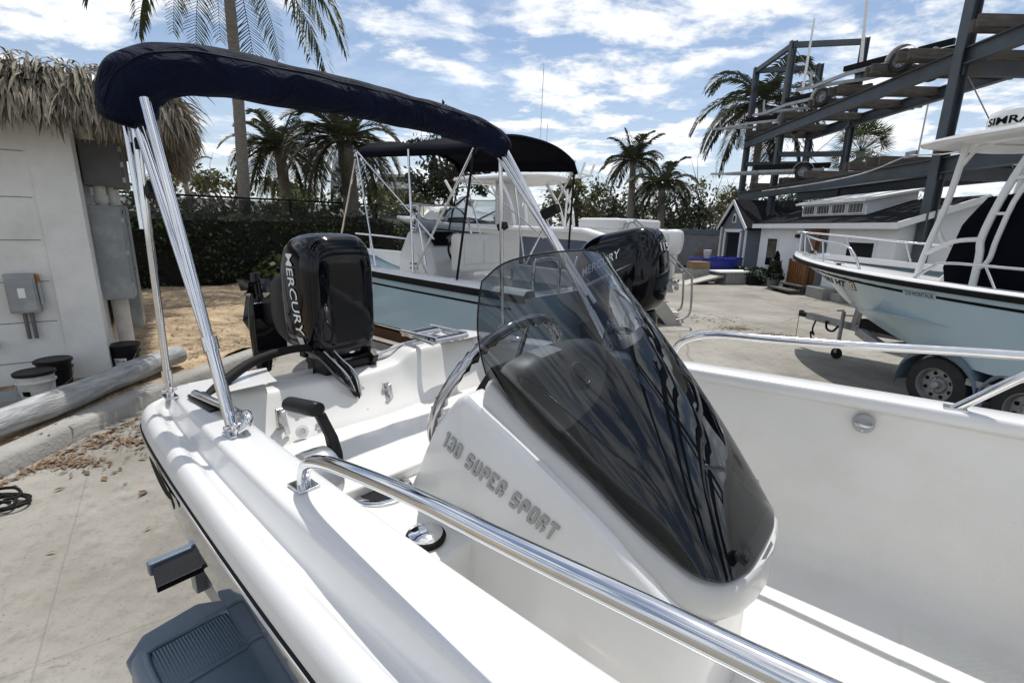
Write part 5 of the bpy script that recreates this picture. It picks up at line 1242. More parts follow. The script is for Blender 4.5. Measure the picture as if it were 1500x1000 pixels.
for k in (-1, 1): fr.bar((0, .7 * k, .3), (6, .7 * k, .3), .08, .12); fr.bar((6, .7 * k, .3), (8.2, 0, .3), .08, .12); fr.bar((.3, .5 * k, .36), (5, .5 * k, .36), .1, .1)
fr.build('frame', 'galv', tC)
for k in (-1, 1):
    for x in (1.8, 2.8): wheel(tC, (x, 1.2 * k, .33), .33, .21, (0, k, 0))

# ================================================================== steel boat rack
rk = thing('boat_rack', 'tall slate blue steel dry rack carrying timber bunks and trailers', 'rack', (10.5, 12.6, 0))
def rw(x, y, z): return Vector((x - 10.5, y - 12.6, z))
near = [(9.7, -8.0), (10.15, 3.4), (10.5, 12.6), (11.1, 21.6), (11.25, 24.9)]; far_ = [(13.0, -8.0), (13.3, 3.4), (13.5, 12.6), (13.65, 21.1), (13.8, 24.2)]
for (x, y) in near + far_:
    MB().ibeam(rw(x, y, 0), rw(x, y, 9.5 if y > 13 else 11.0), .26 if y < 13 else .20, .24, .03).build('column', 'rack', rk, smooth=False)
for row in (near, far_):
    for z in (3.68, 6.1 if row is near else 6.4):
        MB().ibeam(rw(row[0][0] - .12, row[0][1], z), rw(row[-1][0] - .12, row[-1][1], z), .20, .38, .03).build('long_beam', 'rack', rk, smooth=False)
MB().ibeam(rw(*near[0], 8.9), rw(*near[2], 8.9), .22, .46, .035).build('long_beam', 'rack', rk, smooth=False)
for i in (3, 4):
    for z in (5.2, 9.35): MB().bar(rw(*near[i], z), rw(*far_[i], z), .14, .20).build('cross_beam', 'rack', rk, smooth=False)
for z in (3.5, 5.85): MB().bar(rw(*near[2], z), rw(*far_[2], z), .16, .30).build('cross_beam', 'rack', rk, smooth=False)
MB().bar(rw(near[3][0], near[3][1], 9.35), rw(near[4][0], near[4][1], 9.35), .14, .2).build('cross_beam', 'rack', rk, smooth=False)
for a_, b2 in (((*near[3], 3.8), (*far_[3], 6.4)), ((*far_[3], 3.8), (*near[3], 6.4)), ((*near[3], 9.3), (*far_[3], 6.4)), ((*near[2], 6.0), (12.4, 12.6, 3.6)), ((*near[4], 3.8), (*far_[4], 6.4)), ((*near[4], 6.4), (*far_[4], 9.3))):
    MB().tube([rw(*a_), rw(*b2)], .014, 5).build('brace_rod', 'galv', rk)
random.seed(5)
def planks(z, ys):
    for y, x0, x1 in ys:
        for k in range(2):
            xo = random.uniform(-.12, .12); h = .25
            MB().box(rw((x0 + x1) / 2 + xo, y + .34 * k, z + h / 2 + .02 * k), (x1 - x0, .10, h), rot=(random.uniform(-.02, .02), 0, random.uniform(-.015, .015))).build('timber_bunk', 'timber', rk, bevel=.01)
planks(6.36, [(-4.5, 9.4, 13.8), (-1.5, 9.4, 13.8), (1.5, 9.5, 14.0), (5.0, 9.8, 14.2), (7.5, 9.8, 14.3), (10.2, 10.0, 14.4), (11.6, 9.9, 14.3), (13.6, 10.0, 14.4), (14.8, 10.0, 14.2), (16.8, 10.3, 14.3), (18.4, 10.4, 14.2), (20.4, 10.6, 14.3), (22.6, 10.7, 14.2), (24.2, 10.9, 14.2)])
planks(3.93, [(9.5, 10, 14.2), (12.0, 10.2, 14.2), (14.6, 10.4, 14.2), (15.8, 10.4, 14.2), (18.2, 10.6, 14.2), (20.6, 10.9, 14.2), (23.2, 11.0, 14.2)])
MB().box(rw(10.22, 13.2, 4.02), (.05, .34, .16)).build('flood_light', 'galv', rk)
MB().tube([rw(10.2, 13.3, 4.0), rw(10.22, 15, 3.72), rw(10.4, 18, 3.66), rw(10.6, 21.5, 3.70)], .018, 6, sm=4).tube([rw(10.2, 13.2, 4.0), rw(10.1, 11.5, 3.85), rw(10.0, 9, 4.05)], .018, 6, sm=3).build('power_cable', 'pvc', rk)

def small_trailer(label, loc, rz, group=None):
    t = thing('small_trailer', label, 'trailer', loc, rz, group)
    f = MB()
    for k in (-1, 1): f.bar((-.7, .5 * k, .40), (1.6, .5 * k, .40), .07, .10); f.bar((1.6, .5 * k, .4), (2.9, 0, .4), .07, .10)
    f.bar((2.9, 0, .4), (3.5, 0, .42), .07, .09); f.bar((-.65, -.7, .42), (-.65, .7, .42), .07, .1); f.bar((0, -.7, .28), (0, .7, .28), .06, .06); f.bar((3.0, 0, .4), (3.05, 0, .9), .05, .05)
    f.build('frame', 'galv', t)
    b_ = MB()
    for k in (-1, 1): b_.bar((-.9, .32 * k, .60), (1.8, .32 * k, .60), .12, .14)
    b_.build('bunk', 'black_matte', t)
    for k in (-1, 1):
        wheel(t, (0, .82 * k, .29), .29, .19, (0, k, 0))
        f = MB(); f.loft([[Vector((.37 * math.cos(a_), k * y, .30 + .37 * math.sin(a_))) for a_ in [math.pi * i / 12 for i in range(13)]] for y in (.70, .95)], closed=False)
        f.build('fender', 'alu_white', t, solid=.008)
    return t
s1 = small_trailer('small trailer with white fender and spoked wheel on the upper rack tier, nearest one', (11.2, 14.9, 6.32), R(118), 'trailers stored on the rack')
s2 = copy_at(s1, (11.4, 18.6, 6.32), R(115), 'small trailer further along the upper rack tier with its tongue poking out left')
s3 = copy_at(s1, (11.6, 20.4, 4.0), R(150), 'small trailer with white fender on the lower rack tier beside the columns')
s4 = copy_at(s1, (12.0, 22.6, 6.32), R(140), 'small trailer at the far end of the upper rack tier')
for o, (x, y, z, h, tx) in zip(range(2), ((11.9, 14.8, 7.0, 3.3, -.28), (11.9, 17.9, 7.0, 2.5, .05))):
    t = MB().tube([Vector((x - 1.3, y + 1.6, z)), Vector((x - 1.3 + tx, y + 1.6, z + h))], [.05, .035], 8).build('guide_pole', 'alu_white', None)
    tag(t, ['tall slanting white guide pole on the upper rack tier', 'shorter upright white guide pole on the upper rack tier'][o], 'pole', 'white guide poles on the rack')

# ================================================================== sheds under the rack
ws0 = thing('shed', 'long white cabin with porch, dark shingle roof and clerestory dormer', 'shed', (10.0, 12.8, 0))
def wq(x, y, z): return Vector((x - 10, y - 12.8, z))
def wallpart(name, c, size, m='shed_white'): return MB().box(wq(*c), size).build(name, m, ws0, smooth=False)
wallpart('wall', (10.06, 18.45, 1.15), (.12, 2.9, 2.3)); wallpart('wall', (10.06, 14.2, 1.15), (.12, 2.8, 2.3)); wallpart('wall', (11.5, 15.6 + .70, 1.15), (.12, 1.5, 2.3))
wallpart('wall', (10.78, 17.05, 1.15), (1.4, .1, 2.3)); wallpart('wall', (10.78, 15.55, 1.15), (1.4, .1, 2.3))
MB().prism([(10.12, 0), (13.6, 0), (13.6, 2.2), (11.9, 2.9), (10.12, 2.3)], lambda x, z: wq(x, 12.80, z), lambda x, z: wq(x, 12.92, z)).build('gable_wall', 'shed_white', ws0, smooth=False)
for (y0, y1, z0, z1) in ((18.55, 19.2, .75, 1.75), (13.55, 14.6, .95, 1.75)):
    f = MB(); f.box(wq(9.985, (y0 + y1) / 2, (z0 + z1) / 2), (.03, y1 - y0 + .14, z1 - z0 + .14)); f = f.build('window', 'trim', ws0, smooth=False)
    MB().box(wq(9.965, (y0 + y1) / 2, (z0 + z1) / 2), (.02, y1 - y0, z1 - z0)).build('pane', 'glass_dark', f, smooth=False)
dr = MB().box(wq(11.42, 16.3, 1.05), (.05, .8, 1.9)).build('door', 'glass_dark', ws0, smooth=False)
rf = MB(); rf.prism([(9.75, 2.30), (11.9, 3.02), (13.8, 2.25), (13.8, 2.13), (11.9, 2.88), (9.75, 2.18)], lambda x, z: wq(x, 12.55, z), lambda x, z: wq(x, 20.1, z)); rf = rf.build('roof', 'shingle', ws0, smooth=False)
MB().box(wq(9.73, 16.3, 2.22), (.05, 7.6, .16)).build('fascia', 'trim', rf, smooth=False)
MB().bar(wq(9.75, 12.53, 2.24), wq(11.9, 12.53, 2.95), .05, .16).build('barge_board', 'trim', rf, smooth=False)
dm = MB(); dm.prism([(10.55, 2.55), (10.55, 2.98), (12.0, 3.28), (12.0, 3.0)], lambda x, z: wq(x, 14.9, z), lambda x, z: wq(x, 18.2, z)); dm = dm.build('dormer', 'shed_white', ws0, smooth=False)
MB().prism([(10.35, 3.02), (12.1, 3.36), (12.1, 3.29), (10.35, 2.95)], lambda x, z: wq(x, 14.75, z), lambda x, z: wq(x, 18.35, z)).build('dormer_roof', 'trim', dm, smooth=False)
for k in range(4):
    y = 15.35 + k * .8; f = MB().box(wq(10.53, y, 2.775), (.04, .70, .34)).build('window', 'trim', dm, smooth=False)
    MB().box(wq(10.505, y, 2.775), (.02, .60, .25)).build('pane', 'glass_dark', f, smooth=False)
    for j in range(4): MB().box(wq(10.49, y - .225 + .15 * j, 2.775), (.010, .008, .25)).build('glazing_bar', 'trim', f, smooth=False)
pp = MB().bar(wq(10.1, 16.35, .3), wq(10.1, 16.35, 2.2), .14).box(wq(10.1, 16.35, 2.05), (.16, .6, .16)).prism([(16.0, 2.1), (16.35, 1.7), (16.7, 2.1)], lambda y, z: wq(10.04, y, z), lambda y, z: wq(10.16, y, z)).build('porch_post', 'porch_wood', ws0, smooth=False)
MB().box(wq(9.96, 17.25, 1.88), (.10, .16, .12)).build('wall_lamp', 'black_plastic', ws0)
pt = thing('porch_gate', 'brown slatted wooden gate beside the porch of the white cabin', 'gate', (9.85, 16.8, 0))
mb = MB()
for k in range(7): mb.box((0, -.42 + .14 * k, .55), (.03, .09, .85))
mb.build('slats', 'porch_wood', pt, smooth=False)
mb = MB(); mb.box((.03, 0, .98), (.05, 1.0, .09)); mb.box((.03, 0, .16), (.05, 1.0, .09)); mb.box((0.03, -.5, .55), (.07, .08, 1.1)); mb.box((.03, .5, .55), (.07, .08, 1.1)); mb.build('frame', 'porch_wood', pt, smooth=False)
stp = thing('porch_steps', 'two low grey timber steps in front of the porch gate', 'steps', (9.5, 16.4, 0))
for k, (x, z) in enumerate(((-.25, .12), (.1, .27))): MB().box((x, 0, z), (.34, 1.3, .05)).box((x + .05, -.55, z / 2), (.2, .08, z)).box((x + .05, .55, z / 2), (.2, .08, z)).build('tread', 'timber', stp, smooth=False)
b1 = MB().box((0, 0, .17), (.5, .85, .34)).build('concrete_block', 'block', None, bevel=.015); b1.location = (9.75, 15.1, 0)
tag(b1, 'large brownish concrete block right of the porch steps', 'block')
b2_ = MB().box((0, 0, .12), (.4, .4, .24)).build('concrete_block', 'block', None, bevel=.015); b2_.location = (9.85, 14.3, 0)
tag(b2_, 'smaller concrete block at the white cabin corner, right of the larger one', 'block')
# grey shed
gs = thing('shed', 'small slate grey garden shed with white trim, arched gable vent and open door', 'shed', (10.0, 22.4, 0))
mb = MB(); mb.prism([(-1.3, 0), (-1.3, 2.2), (0, 3.25), (1.3, 2.2), (1.3, 0), (.75, 0), (.75, 1.95), (-.75, 1.95), (-.75, 0)], lambda y, z: Vector((0, y, z)), lambda y, z: Vector((.1, y, z))); mb.build('front_wall', 'shed_grey', gs, smooth=False)
MB().box((1.3, -1.25, 1.1), (2.4, .1, 2.2)).build('side_wall', 'shed_grey', gs, smooth=False); MB().box((1.3, 1.25, 1.1), (2.4, .1, 2.2)).build('side_wall', 'shed_grey', gs, smooth=False); MB().box((2.5, 0, 1.1), (.1, 2.4, 2.2)).build('rear_wall', 'shed_grey', gs, smooth=False)
mb = MB(); mb.prism([(-1.5, 2.05), (0, 3.27), (1.5, 2.05), (1.5, 2.15), (0, 3.38), (-1.5, 2.15)], lambda y, z: Vector((-.15, y, z)), lambda y, z: Vector((2.7, y, z))); rfg = mb.build('roof', 'shingle', gs, smooth=False)
mb = MB(); mb.bar((-.17, -1.5, 2.09), (-.17, 0, 3.32), .04, .14); mb.bar((-.17, 1.5, 2.09), (-.17, 0, 3.32), .04, .14); mb.build('barge_board', 'trim', rfg, smooth=False)
mb = MB(); mb.box((-.03, -.82, 1.0), (.05, .14, 2.0)); mb.box((-.03, .82, 1.0), (.05, .14, 2.0)); mb.box((-.03, 0, 2.03), (.05, 1.78, .14)); mb.box((-.03, -1.27, 1.1), (.05, .12, 2.2)); mb.box((-.03, 1.27, 1.1), (.05, .12, 2.2)); mb.build('door_frame', 'trim', gs, smooth=False)
MB().lathe([(.17, 0), (.17, .03), (.12, .035)], (-.01, 0, 2.62), axis=(-1, 0, 0), n=20).box((-.02, 0, 2.5), (.05, .34, .26)).build('gable_vent', 'trim', gs)
MB().box((-.05, 0, 2.55), (.02, .16, .26)).build('vent_opening', 'glass_dark', gs, smooth=False)
MB().box((.9, .2, .55), (.5, .7, 1.1)).box((1.2, -.4, .4), (.5, .5, .8)).build('shed_contents', 'black_plastic', gs, smooth=False)
# things in front of the sheds
for k, (x, y, sx_) in enumerate(((8.25, 20.2, 1.5), (9.2, 21.2, 1.1))):
    b = thing('storage_bin', ['wide blue plastic bin with a white bucket on its rim, left of the shed door', 'narrower blue plastic bin standing against the grey shed'][k], 'bin', (x, y, 0), R(12), 'blue bins')
    MB().loft([[Vector((a_ * sx_ / 2 * q, c_ * .5 * q, z)) for a_, c_ in ((-1, -1), (1, -1), (1, 1), (-1, 1))] for z, q in ((0, .9), (.85, 1), (.86, 1.05), (.9, 1.05), (.9, .97), (.3, .9))]).build('tub', 'blue_bin', b, bevel=.02)
bw = thing('bucket', 'white bucket lying on the wide blue bin', 'bucket', (8.0, 20.1, .9), 0)
MB().lathe([(.13, 0), (.16, .32), (.165, .33), (.15, .33)], n=20).build('pail', 'bucket_white', bw)
bx = thing('carton', 'open brown carton on a grey crate beside the blue bins', 'box', (7.35, 19.3, 0), R(10))
MB().box((0, 0, .26), (.75, .6, .52)).build('crate', 'block', bx, bevel=.01); MB().box((.02, 0, .66), (.7, .5, .28)).build('carton_box', 'cardboard', bx, smooth=False)
bn = thing('bench', 'low white slab bench on a concrete plinth before the grey shed', 'bench', (8.55, 18.9, 0), R(14))
MB().box((0, 0, .22), (.95, .7, .44)).build('plinth', 'block', bn, bevel=.02); MB().box((0, 0, .47), (1.5, .8, .06)).build('slab', 'trim', bn, bevel=.01)
rm = tag(MB().prism([(-.9, 0), (.7, .36), (.7, .28), (-.7, 0)], lambda x, z: Vector((x, -.35, z)), lambda x, z: Vector((x, .35, z))).build('loading_ramp', 'stair', None, smooth=False), 'pale loading ramp leaning on the left end of the slab bench', 'ramp'); rm.location = (7.3, 18.6, 0); rm.rotation_euler = (0, 0, R(14))
dp = thing('dumpster', 'long grey waste container streaked with rust behind the blue bins', 'container', (10.0, 27.5, 0), R(-12))
MB().box((0, 0, .95), (6.5, 2, 1.7)).build('tank', 'rust', dp, bevel=.03); MB().box((0, 0, 1.92), (6.6, 2.1, .28)).build('rim', 'shed_grey', dp, bevel=.03)
# boarding stairs
bs = thing('boarding_stairs', 'beige boarding stairs with tubular handrails at the stern of the cruiser', 'stairs', (3.72, 10.5, 0), R(172))
for sd in (-1, 1): MB().prism([(0, 0), (.34, 0), (1.55, 1.35), (1.55, 1.6), (1.3, 1.6)], lambda x, z, sd=sd: Vector((x, sd * .36, z)), lambda x, z, sd=sd: Vector((x, sd * .40, z))).build('stringer', 'stair', bs, smooth=False)
for k in range(6):
    MB().box((.22 + .25 * k, 0, .25 + .25 * k), (.27, .72, .035)).build('tread', 'stair', bs, smooth=False)
    MB().box((.34 + .25 * k, 0, .12 + .25 * k), (.02, .70, .23)).build('riser', 'stair_dark', bs, smooth=False)
for sd in (-1, 1):
    MB().tube([Vector((.15, sd * .42, .12)), Vector((-.02, sd * .43, .18)), Vector((-.12, sd * .44, .35)), Vector((-.08, sd * .44, 1.0)), Vector((.0, sd * .44, 1.12)), Vector((1.05, sd * .44, 2.1)), Vector((1.2, sd * .44, 2.15)), Vector((1.32, sd * .44, 2.05)), Vector((1.36, sd * .44, 1.5))], .022, 10, sm=4).build('handrail', 'galv', bs)
pl = thing('post', 'short brown post stump behind the boarding stairs', 'post', (3.05, 10.4, 0)); MB().cyl((0, 0, 0), (0, 0, .45), .13, 14).build('stump', 'timber', pl)
# ================================================================== thatched utility building on the left
ub = thing('utility_building', 'white painted block building with dried palm thatch eaves', 'building', (-4.88, 5.58, .05), math.atan2(.57, .82))
def blk(name, c, size, m='wall_white', par=None, **k): return MB().box(c, size).build(name, m, par or ub, smooth=False, **k)
blk('front_wall', (-4.2, .15, 1.6), (7.7, .3, 3.2)); blk('corner_pilaster', (-.18, .13, 1.6), (.36, .34, 3.2)); blk('side_wall', (-.2, 3.2, 1.6), (.3, 5.8, 3.2))
j = MB()
for z in (.35, .80, 1.25, 1.70, 2.15, 2.62): j.box((-4.2, -.001, z), (7.6, .006, .007))
j.build('mortar_joint', 'panel_dark', ub, smooth=False)
MB().prism([(-8, 3.14), (-8, 3.28), (.98, 3.28), (.98, 3.14)], lambda x, z: Vector((x, -.35, z)), lambda x, z: Vector((x, 6.3, z))).build('soffit', 'soffit', ub, smooth=False)
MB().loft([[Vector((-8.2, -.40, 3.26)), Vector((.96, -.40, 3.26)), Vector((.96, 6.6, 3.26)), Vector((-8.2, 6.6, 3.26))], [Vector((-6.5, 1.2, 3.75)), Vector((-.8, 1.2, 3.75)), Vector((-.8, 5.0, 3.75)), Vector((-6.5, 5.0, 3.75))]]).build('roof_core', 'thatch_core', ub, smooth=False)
random.seed(11)
th = MB()
def strip(base, out, ln, wd, droop):
    d = (Vector(out) + Vector((random.gauss(0, .28), random.gauss(0, .28), random.gauss(0, .18)))).normalized()
    side = d.cross(Vector((random.gauss(0, .5), random.gauss(0, .5), 1))).normalized()
    p0 = Vector(base); p1 = p0 + d * ln * .45; d2 = (d + Vector((0, 0, -droop))).normalized(); p2 = p1 + d2 * ln * .35; d3 = (d2 + Vector((random.gauss(0, .2), random.gauss(0, .2), -droop))).normalized(); p3 = p2 + d3 * ln * .3
    fold = d.cross(side) * wd * .25
    th.add([p0 - side * wd * .25, p0 + side * wd * .25, p1 - side * wd * .5, p1 + fold, p1 + side * wd * .5, p2 - side * wd * .38, p2 + fold * .7, p2 + side * wd * .38, p3], [(0, 1, 4, 3), (0, 3, 2), (2, 3, 6, 5), (3, 4, 7, 6), (5, 6, 8), (6, 7, 8)])
def fringe(p0, p1, out, n, z0, z1):
    for k in range(n):
        t = random.random(); q = random.random()
        b = Vector(p0).lerp(Vector(p1), t); o = Vector(out)
        b += o * (-.28 * q + random.uniform(-.05, .05)) + Vector((0, 0, lerp(z0, z1, q) + random.gauss(0, .03)))
        strip(b, o * random.uniform(.45, 1.0) + Vector((0, 0, -.55 - .55 * (1 - q))), random.uniform(.24, .48), random.uniform(.014, .036), random.uniform(.4, 1.1))
fringe((-7.5, -.42, 0), (1.0, -.42, 0), (0, -1, 0), 9500, 3.12, 3.50)
fringe((1.0, -.42, 0), (1.0, 6.3, 0), (1, 0, 0), 5000, 3.12, 3.50)
fringe((.75, -.42, 0), (1.05, -.15, 0), (.7, -.7, 0), 700, 3.12, 3.52)
for k in range(260):   # spiky top
    t = random.random(); b = Vector((lerp(-7.5, 1.0, t), -.25 + random.uniform(-.1, .2), 3.50)); strip(b, (random.gauss(0, .6), -.9, random.uniform(-.25, .3)), random.uniform(.14, .26), .022, .6)
for k in range(90):
    b = Vector((.95, random.uniform(-.4, 3), 3.40 + random.uniform(-.2, .1))); strip(b, (1, random.gauss(0, .4), random.uniform(-.5, .1)), random.uniform(.3, .5), .028, .5)
th.build('thatch', 'thatch', ub, smooth=False, recalc=False)
# electrical gear on the side wall
def cabinet(name, label, y, z0, z1, d, wd, m='panel_grey', x0=.0):
    c = thing(name, label, 'electrical box', ub.matrix_basis @ Vector((x0, y, z0)) if False else None or (0, 0, 0))
    c.location = Vector((-4.88, 5.58, .05)) + Matrix.Rotation(math.atan2(.57, .82), 3, 'Z') @ Vector((x0, y, z0)); c.rotation_euler = (0, 0, math.atan2(.57, .82))
    h = z1 - z0
    MB().box((d / 2, 0, h / 2), (d, wd, h)).build('case', m, c, bevel=.008)
    MB().box((d + .006, 0, h / 2), (.012, wd * .96, h * .97)).build('door', m, c, bevel=.004)
    for zz_ in (.15, .5, .85): MB().box((d + .006, -wd * .5, h * zz_), (.03, .02, .06)).build('hinge', 'galv', c, smooth=False)
    for zz_ in (.40, .70):
        for q in (.35, .6): MB().lathe([(.007, 0), (.007, .004), (0, .005)], (d * q, -wd / 2, h * zz_), axis=(0, -1, 0), n=8).build('screw', 'panel_dark', c)
    return c
c1 = cabinet('electrical_cabinet', 'tall grey electrical cabinet nearest the corner of the thatched building', .62, .95, 2.10, .30, .42)
MB().box((.315, -.14, 1.08), (.006, .07, .05)).build('label_plate', 'decal_black', c1, smooth=False)
cabinet('electrical_cabinet', 'second tall grey cabinet, taller and lower hung than the corner one', 1.35, .45, 2.12, .30, .5)
cabinet('meter_cabinet', 'narrow pale meter cabinet farthest along the side wall', 2.1, .75, 2.05, .24, .4)
wwy = cabinet('wireway', 'large dark grey wireway box high under the thatch', .90, 2.33, 2.84, .38, .95, 'panel_dark')
rzU = math.atan2(.57, .82)
def uloc(x, y, z): return Vector((-4.88, 5.58, .05)) + Matrix.Rotation(rzU, 3, 'Z') @ Vector((x, y, z))
for i, (x, y, z0, z1, r, lab) in enumerate(((.12, .58, 2.10, 2.34, .062, 'thick short conduit dropping from the wireway to the corner cabinet'), (.20, .74, 2.10, 2.34, .045, 'middle short conduit beside the thick one under the wireway'), (.14, .92, 2.12, 2.34, .04, 'slim conduit under the wireway, third from the corner'), (.14, 1.12, 2.12, 2.34, .04, 'slim conduit under the wireway farthest from the corner'), (.13, .66, .0, .95, .085, 'fat white pipe running from the corner cabinet into the ground'))):
    o = MB().cyl((0, 0, 0), (0, 0, z1 - z0), r, 16).lathe([(r * 1.18, .03), (r * 1.18, .12)], n=16).build('conduit', 'pvc', None); o.location = uloc(x, y, z0); tag(o, lab, 'pipe')
dis = thing('disconnect_switch', 'grey disconnect switch box with orange handle on the white block wall', 'electrical box', uloc(-.62, -.0, .92), rzU)
dis.scale = (.82, .82, .82)
MB().box((0, -.07, .26), (.30, .14, .52)).build('case', 'panel_grey', dis, bevel=.01); MB().box((0, -.145, .24), (.26, .012, .42)).build('door', 'panel_grey', dis, bevel=.004)
MB().box((.17, -.08, .44), (.035, .05, .13), rot=(.2, 0, 0)).build('handle', 'decal_orange', dis, bevel=.006); MB().box((0, -.152, .27), (.07, .004, .13)).build('notice', 'decal_white', dis, smooth=False)
MB().box((.175, -.08, .25), (.03, .04, .3)).build('lever_arm', 'galv', dis)
MB().cyl((-.03, -.07, -.36), (-.03, -.07, .01), .022, 10).cyl((.04, -.07, -.36), (.04, -.07, .01), .022, 10).build('conduit_stub', 'panel_dark', dis)
tb = MB().tube([uloc(-3.2, -.06, .52), uloc(-1.6, -.06, .50), uloc(-.9, -.06, .60)], .03, 8, sm=3).build('black_pipe', 'black_matte', None); tag(tb, 'black pipe running low along the white block wall', 'pipe')

# ================================================================== buckets, log, kerb, rope
def bucket(label, loc, m, lid=True, lab=None, rz=0.):
    b = thing('bucket', label, 'bucket', loc, rz, 'buckets by the block wall')
    MB().lathe([(.125, 0), (.148, .34), (.158, .342), (.158, .352), (.150, .354), (.12, .30)], n=28).lathe([(.152, .27), (.160, .272), (.160, .285), (.152, .29)], n=28).build('pail', m, b)
    if lid: MB().lathe([(.150, .345), (.165, .347), (.167, .372), (.155, .380), (.15, .374), (.0, .372)], n=28).build('lid', 'black_plastic', b)
    MB().tube([Vector((-.158, 0, .30)), Vector((-.12, -.10, .16)), Vector((0, -.165, .10)), Vector((.12, -.10, .16)), Vector((.158, 0, .30))], .003, 6, sm=4).build('handle', 'galv', b)
    return b
def cyl_fn(u, v, a0, a1, z0, z1): 
    a_ = lerp(a0, a1, u); z = lerp(z0, z1, v); r_ = .125 + .023 * z / .34 + .002; return Vector((r_ * math.cos(a_), r_ * math.sin(a_), z))
bw1 = bucket('dirty white bucket with black lid and orange logo, in front by the log', uloc(-.52, -.80, .05), 'bucket_white', rz=.3)
lw = MB().grid(lambda u, v: cyl_fn(u, v, -1.05, -.35, .06 + .10 * (1 - 1) , .07 + .11 * abs(math.sin(u * 6.0))), 24, 3).build('bucket_logo', 'decal_orange', bw1)
MB().grid(lambda u, v: cyl_fn(u, v, -2.0, -1.5, .15, .2), 6, 1).build('bucket_print', 'decal_black', bw1)
bucket('black lidded bucket standing behind the dirty white one', uloc(-.45, -.32, .05), 'black_plastic', rz=.8)
bb3 = bucket('black bucket with white label beside the corner of the block wall', uloc(.14, .16, .05), 'black_plastic', lid=True)
MB().grid(lambda u, v: cyl_fn(u, v, -1.9, -.9, .06, .22), 10, 1).build('bucket_label', 'decal_white', bb3)
lettering('label_lettering', 'SUPER C-AW', 'decal_black', bb3, lambda u, v, w_: cyl_fn(u, v, -1.8, -1.0, .165, .20) * 1.0 + Vector((.001, -.002, 0)))
tray = thing('metal_trough', 'grey metal trough lying behind the log at the left edge', 'trough', uloc(-.95, -1.0, .1), rzU)
MB().loft([[Vector((x, y, z)) for y, z in ((-.18, .16), (-.14, 0), (.14, 0), (.18, .16), (.165, .16), (.125, .015), (-.125, .015), (-.165, .16))] for x in (-.8, .35)]).build('channel', 'panel_grey', tray, smooth=False)
random.seed(21)
lg = []
for i in range(25):
    t = i / 24; y = lerp(1.0, 6.05, t); r_ = .128 - .010 * t + .006 * math.sin(i * 1.3)
    lg.append([Vector((-4.36 + .03 * math.sin(i * .5) + r_ * math.cos(a_) * (1 + .04 * math.sin(3 * a_ + i * .2)), y, .285 + r_ * math.sin(a_) * (1 + .04 * math.sin(2 * a_ + i * .15)))) for a_ in [2 * math.pi * k / 22 for k in range(22)]])
tag(MB().loft(lg).build('log', 'log', None, ang=50, bevel=.012), 'long grey weathered pole lying along the kerb', 'log')
kb = MB(); kpath = [(-4.02, -3), (-4.0, 2), (-4.0, 3.6), (-4.0, 4.9), (-3.88, 5.8), (-3.72, 6.8), (-3.5, 8.2), (-3.3, 10), (-3.2, 16)]
kp = catmull([(x, y, 0) for x, y in kpath], 6)
kb.loft([[Vector((p.x + dx, p.y, z)) for dx, z in ((.0, -.02), (.012, .11), (.03, .145), (.06, .155), (-.20, .155), (-.23, .14), (-.23, -.02))] if False else [Vector((p.x + dx, p.y, z)) for dx, z in ((.03, -.02), (.012, .12), (-.015, .152), (-.06, .162), (-.19, .158), (-.23, .14), (-.23, -.02))] for p in kp])
tag(kb.build('kerb', 'kerb', None, ang=40), 'rounded concrete kerb edging the sandy bed', None, kind='structure')
rp_ = MB(); random.seed(4); pts = []
for k in range(46):
    a_ = k * .55; r_ = .13 + .05 * math.sin(k * .7); pts.append((r_ * math.cos(a_) * 1.5, r_ * math.sin(a_), .02 + .0013 * k + .01 * math.sin(k * 1.9)))
rp_.tube(pts, .013, 7, sm=3); rp_ = rp_.build('rope_coil', 'black_matte', None); rp_.location = (-3.62, 3.0, 0); rp_.scale = (.8, .8, .9); tag(rp_, 'tangled black rope coil dropped on the concrete near the kerb', 'rope')

def litter(name, label, spots, zf=lambda x, y: .004):
    mb = MB()
    for (cx_, cy_, sx_, sy_, n) in spots:
        for k in range(n):
            x, y = random.gauss(cx_, sx_), random.gauss(cy_, sy_); L_ = .007 + .042 * random.random() ** 2.2; W_ = L_ * random.uniform(.25, .5); a_ = random.uniform(0, 6.28); ti = random.uniform(-.5, .5)
            d = Vector((math.cos(a_), math.sin(a_), ti * .4)); s_ = Vector((-math.sin(a_), math.cos(a_), random.uniform(-.3, .3))); c = Vector((x, y, zf(x, y) + .006 + abs(ti) * L_ * .25))
            mb.add([c - d * L_, c + s_ * W_ + Vector((0, 0, .006)), c + d * L_, c - s_ * W_ + Vector((0, 0, .004))], [(0, 1, 2, 3)])
    return tag(mb.build(name, 'dead_leaf', None, smooth=False, recalc=False), label, 'fallen leaves', kind='stuff')
random.seed(8)
litter('fallen_leaves', 'drift of brown fallen leaves scattered along the foot of the kerb', [(-3.80, 4.1, .07, .3, 300), (-3.42, 4.32, .12, .07, 420), (-3.55, 4.02, .24, .07, 190), (-3.4, 3.7, .3, .25, 90), (-3.88, 3.4, .04, .3, 160), (-3.62, 3.62, .12, .05, 200), (-3.6, 6.2, .12, .5, 260), (-2.8, 3.2, .5, .6, 16)])
litter('fallen_leaves', 'brown leaf drift on the concrete right of the boarding stairs', [(4.75, 9.9, .25, .12, 330), (5.15, 9.35, .22, .08, 260), (4.6, 10.9, .4, .3, 200)])
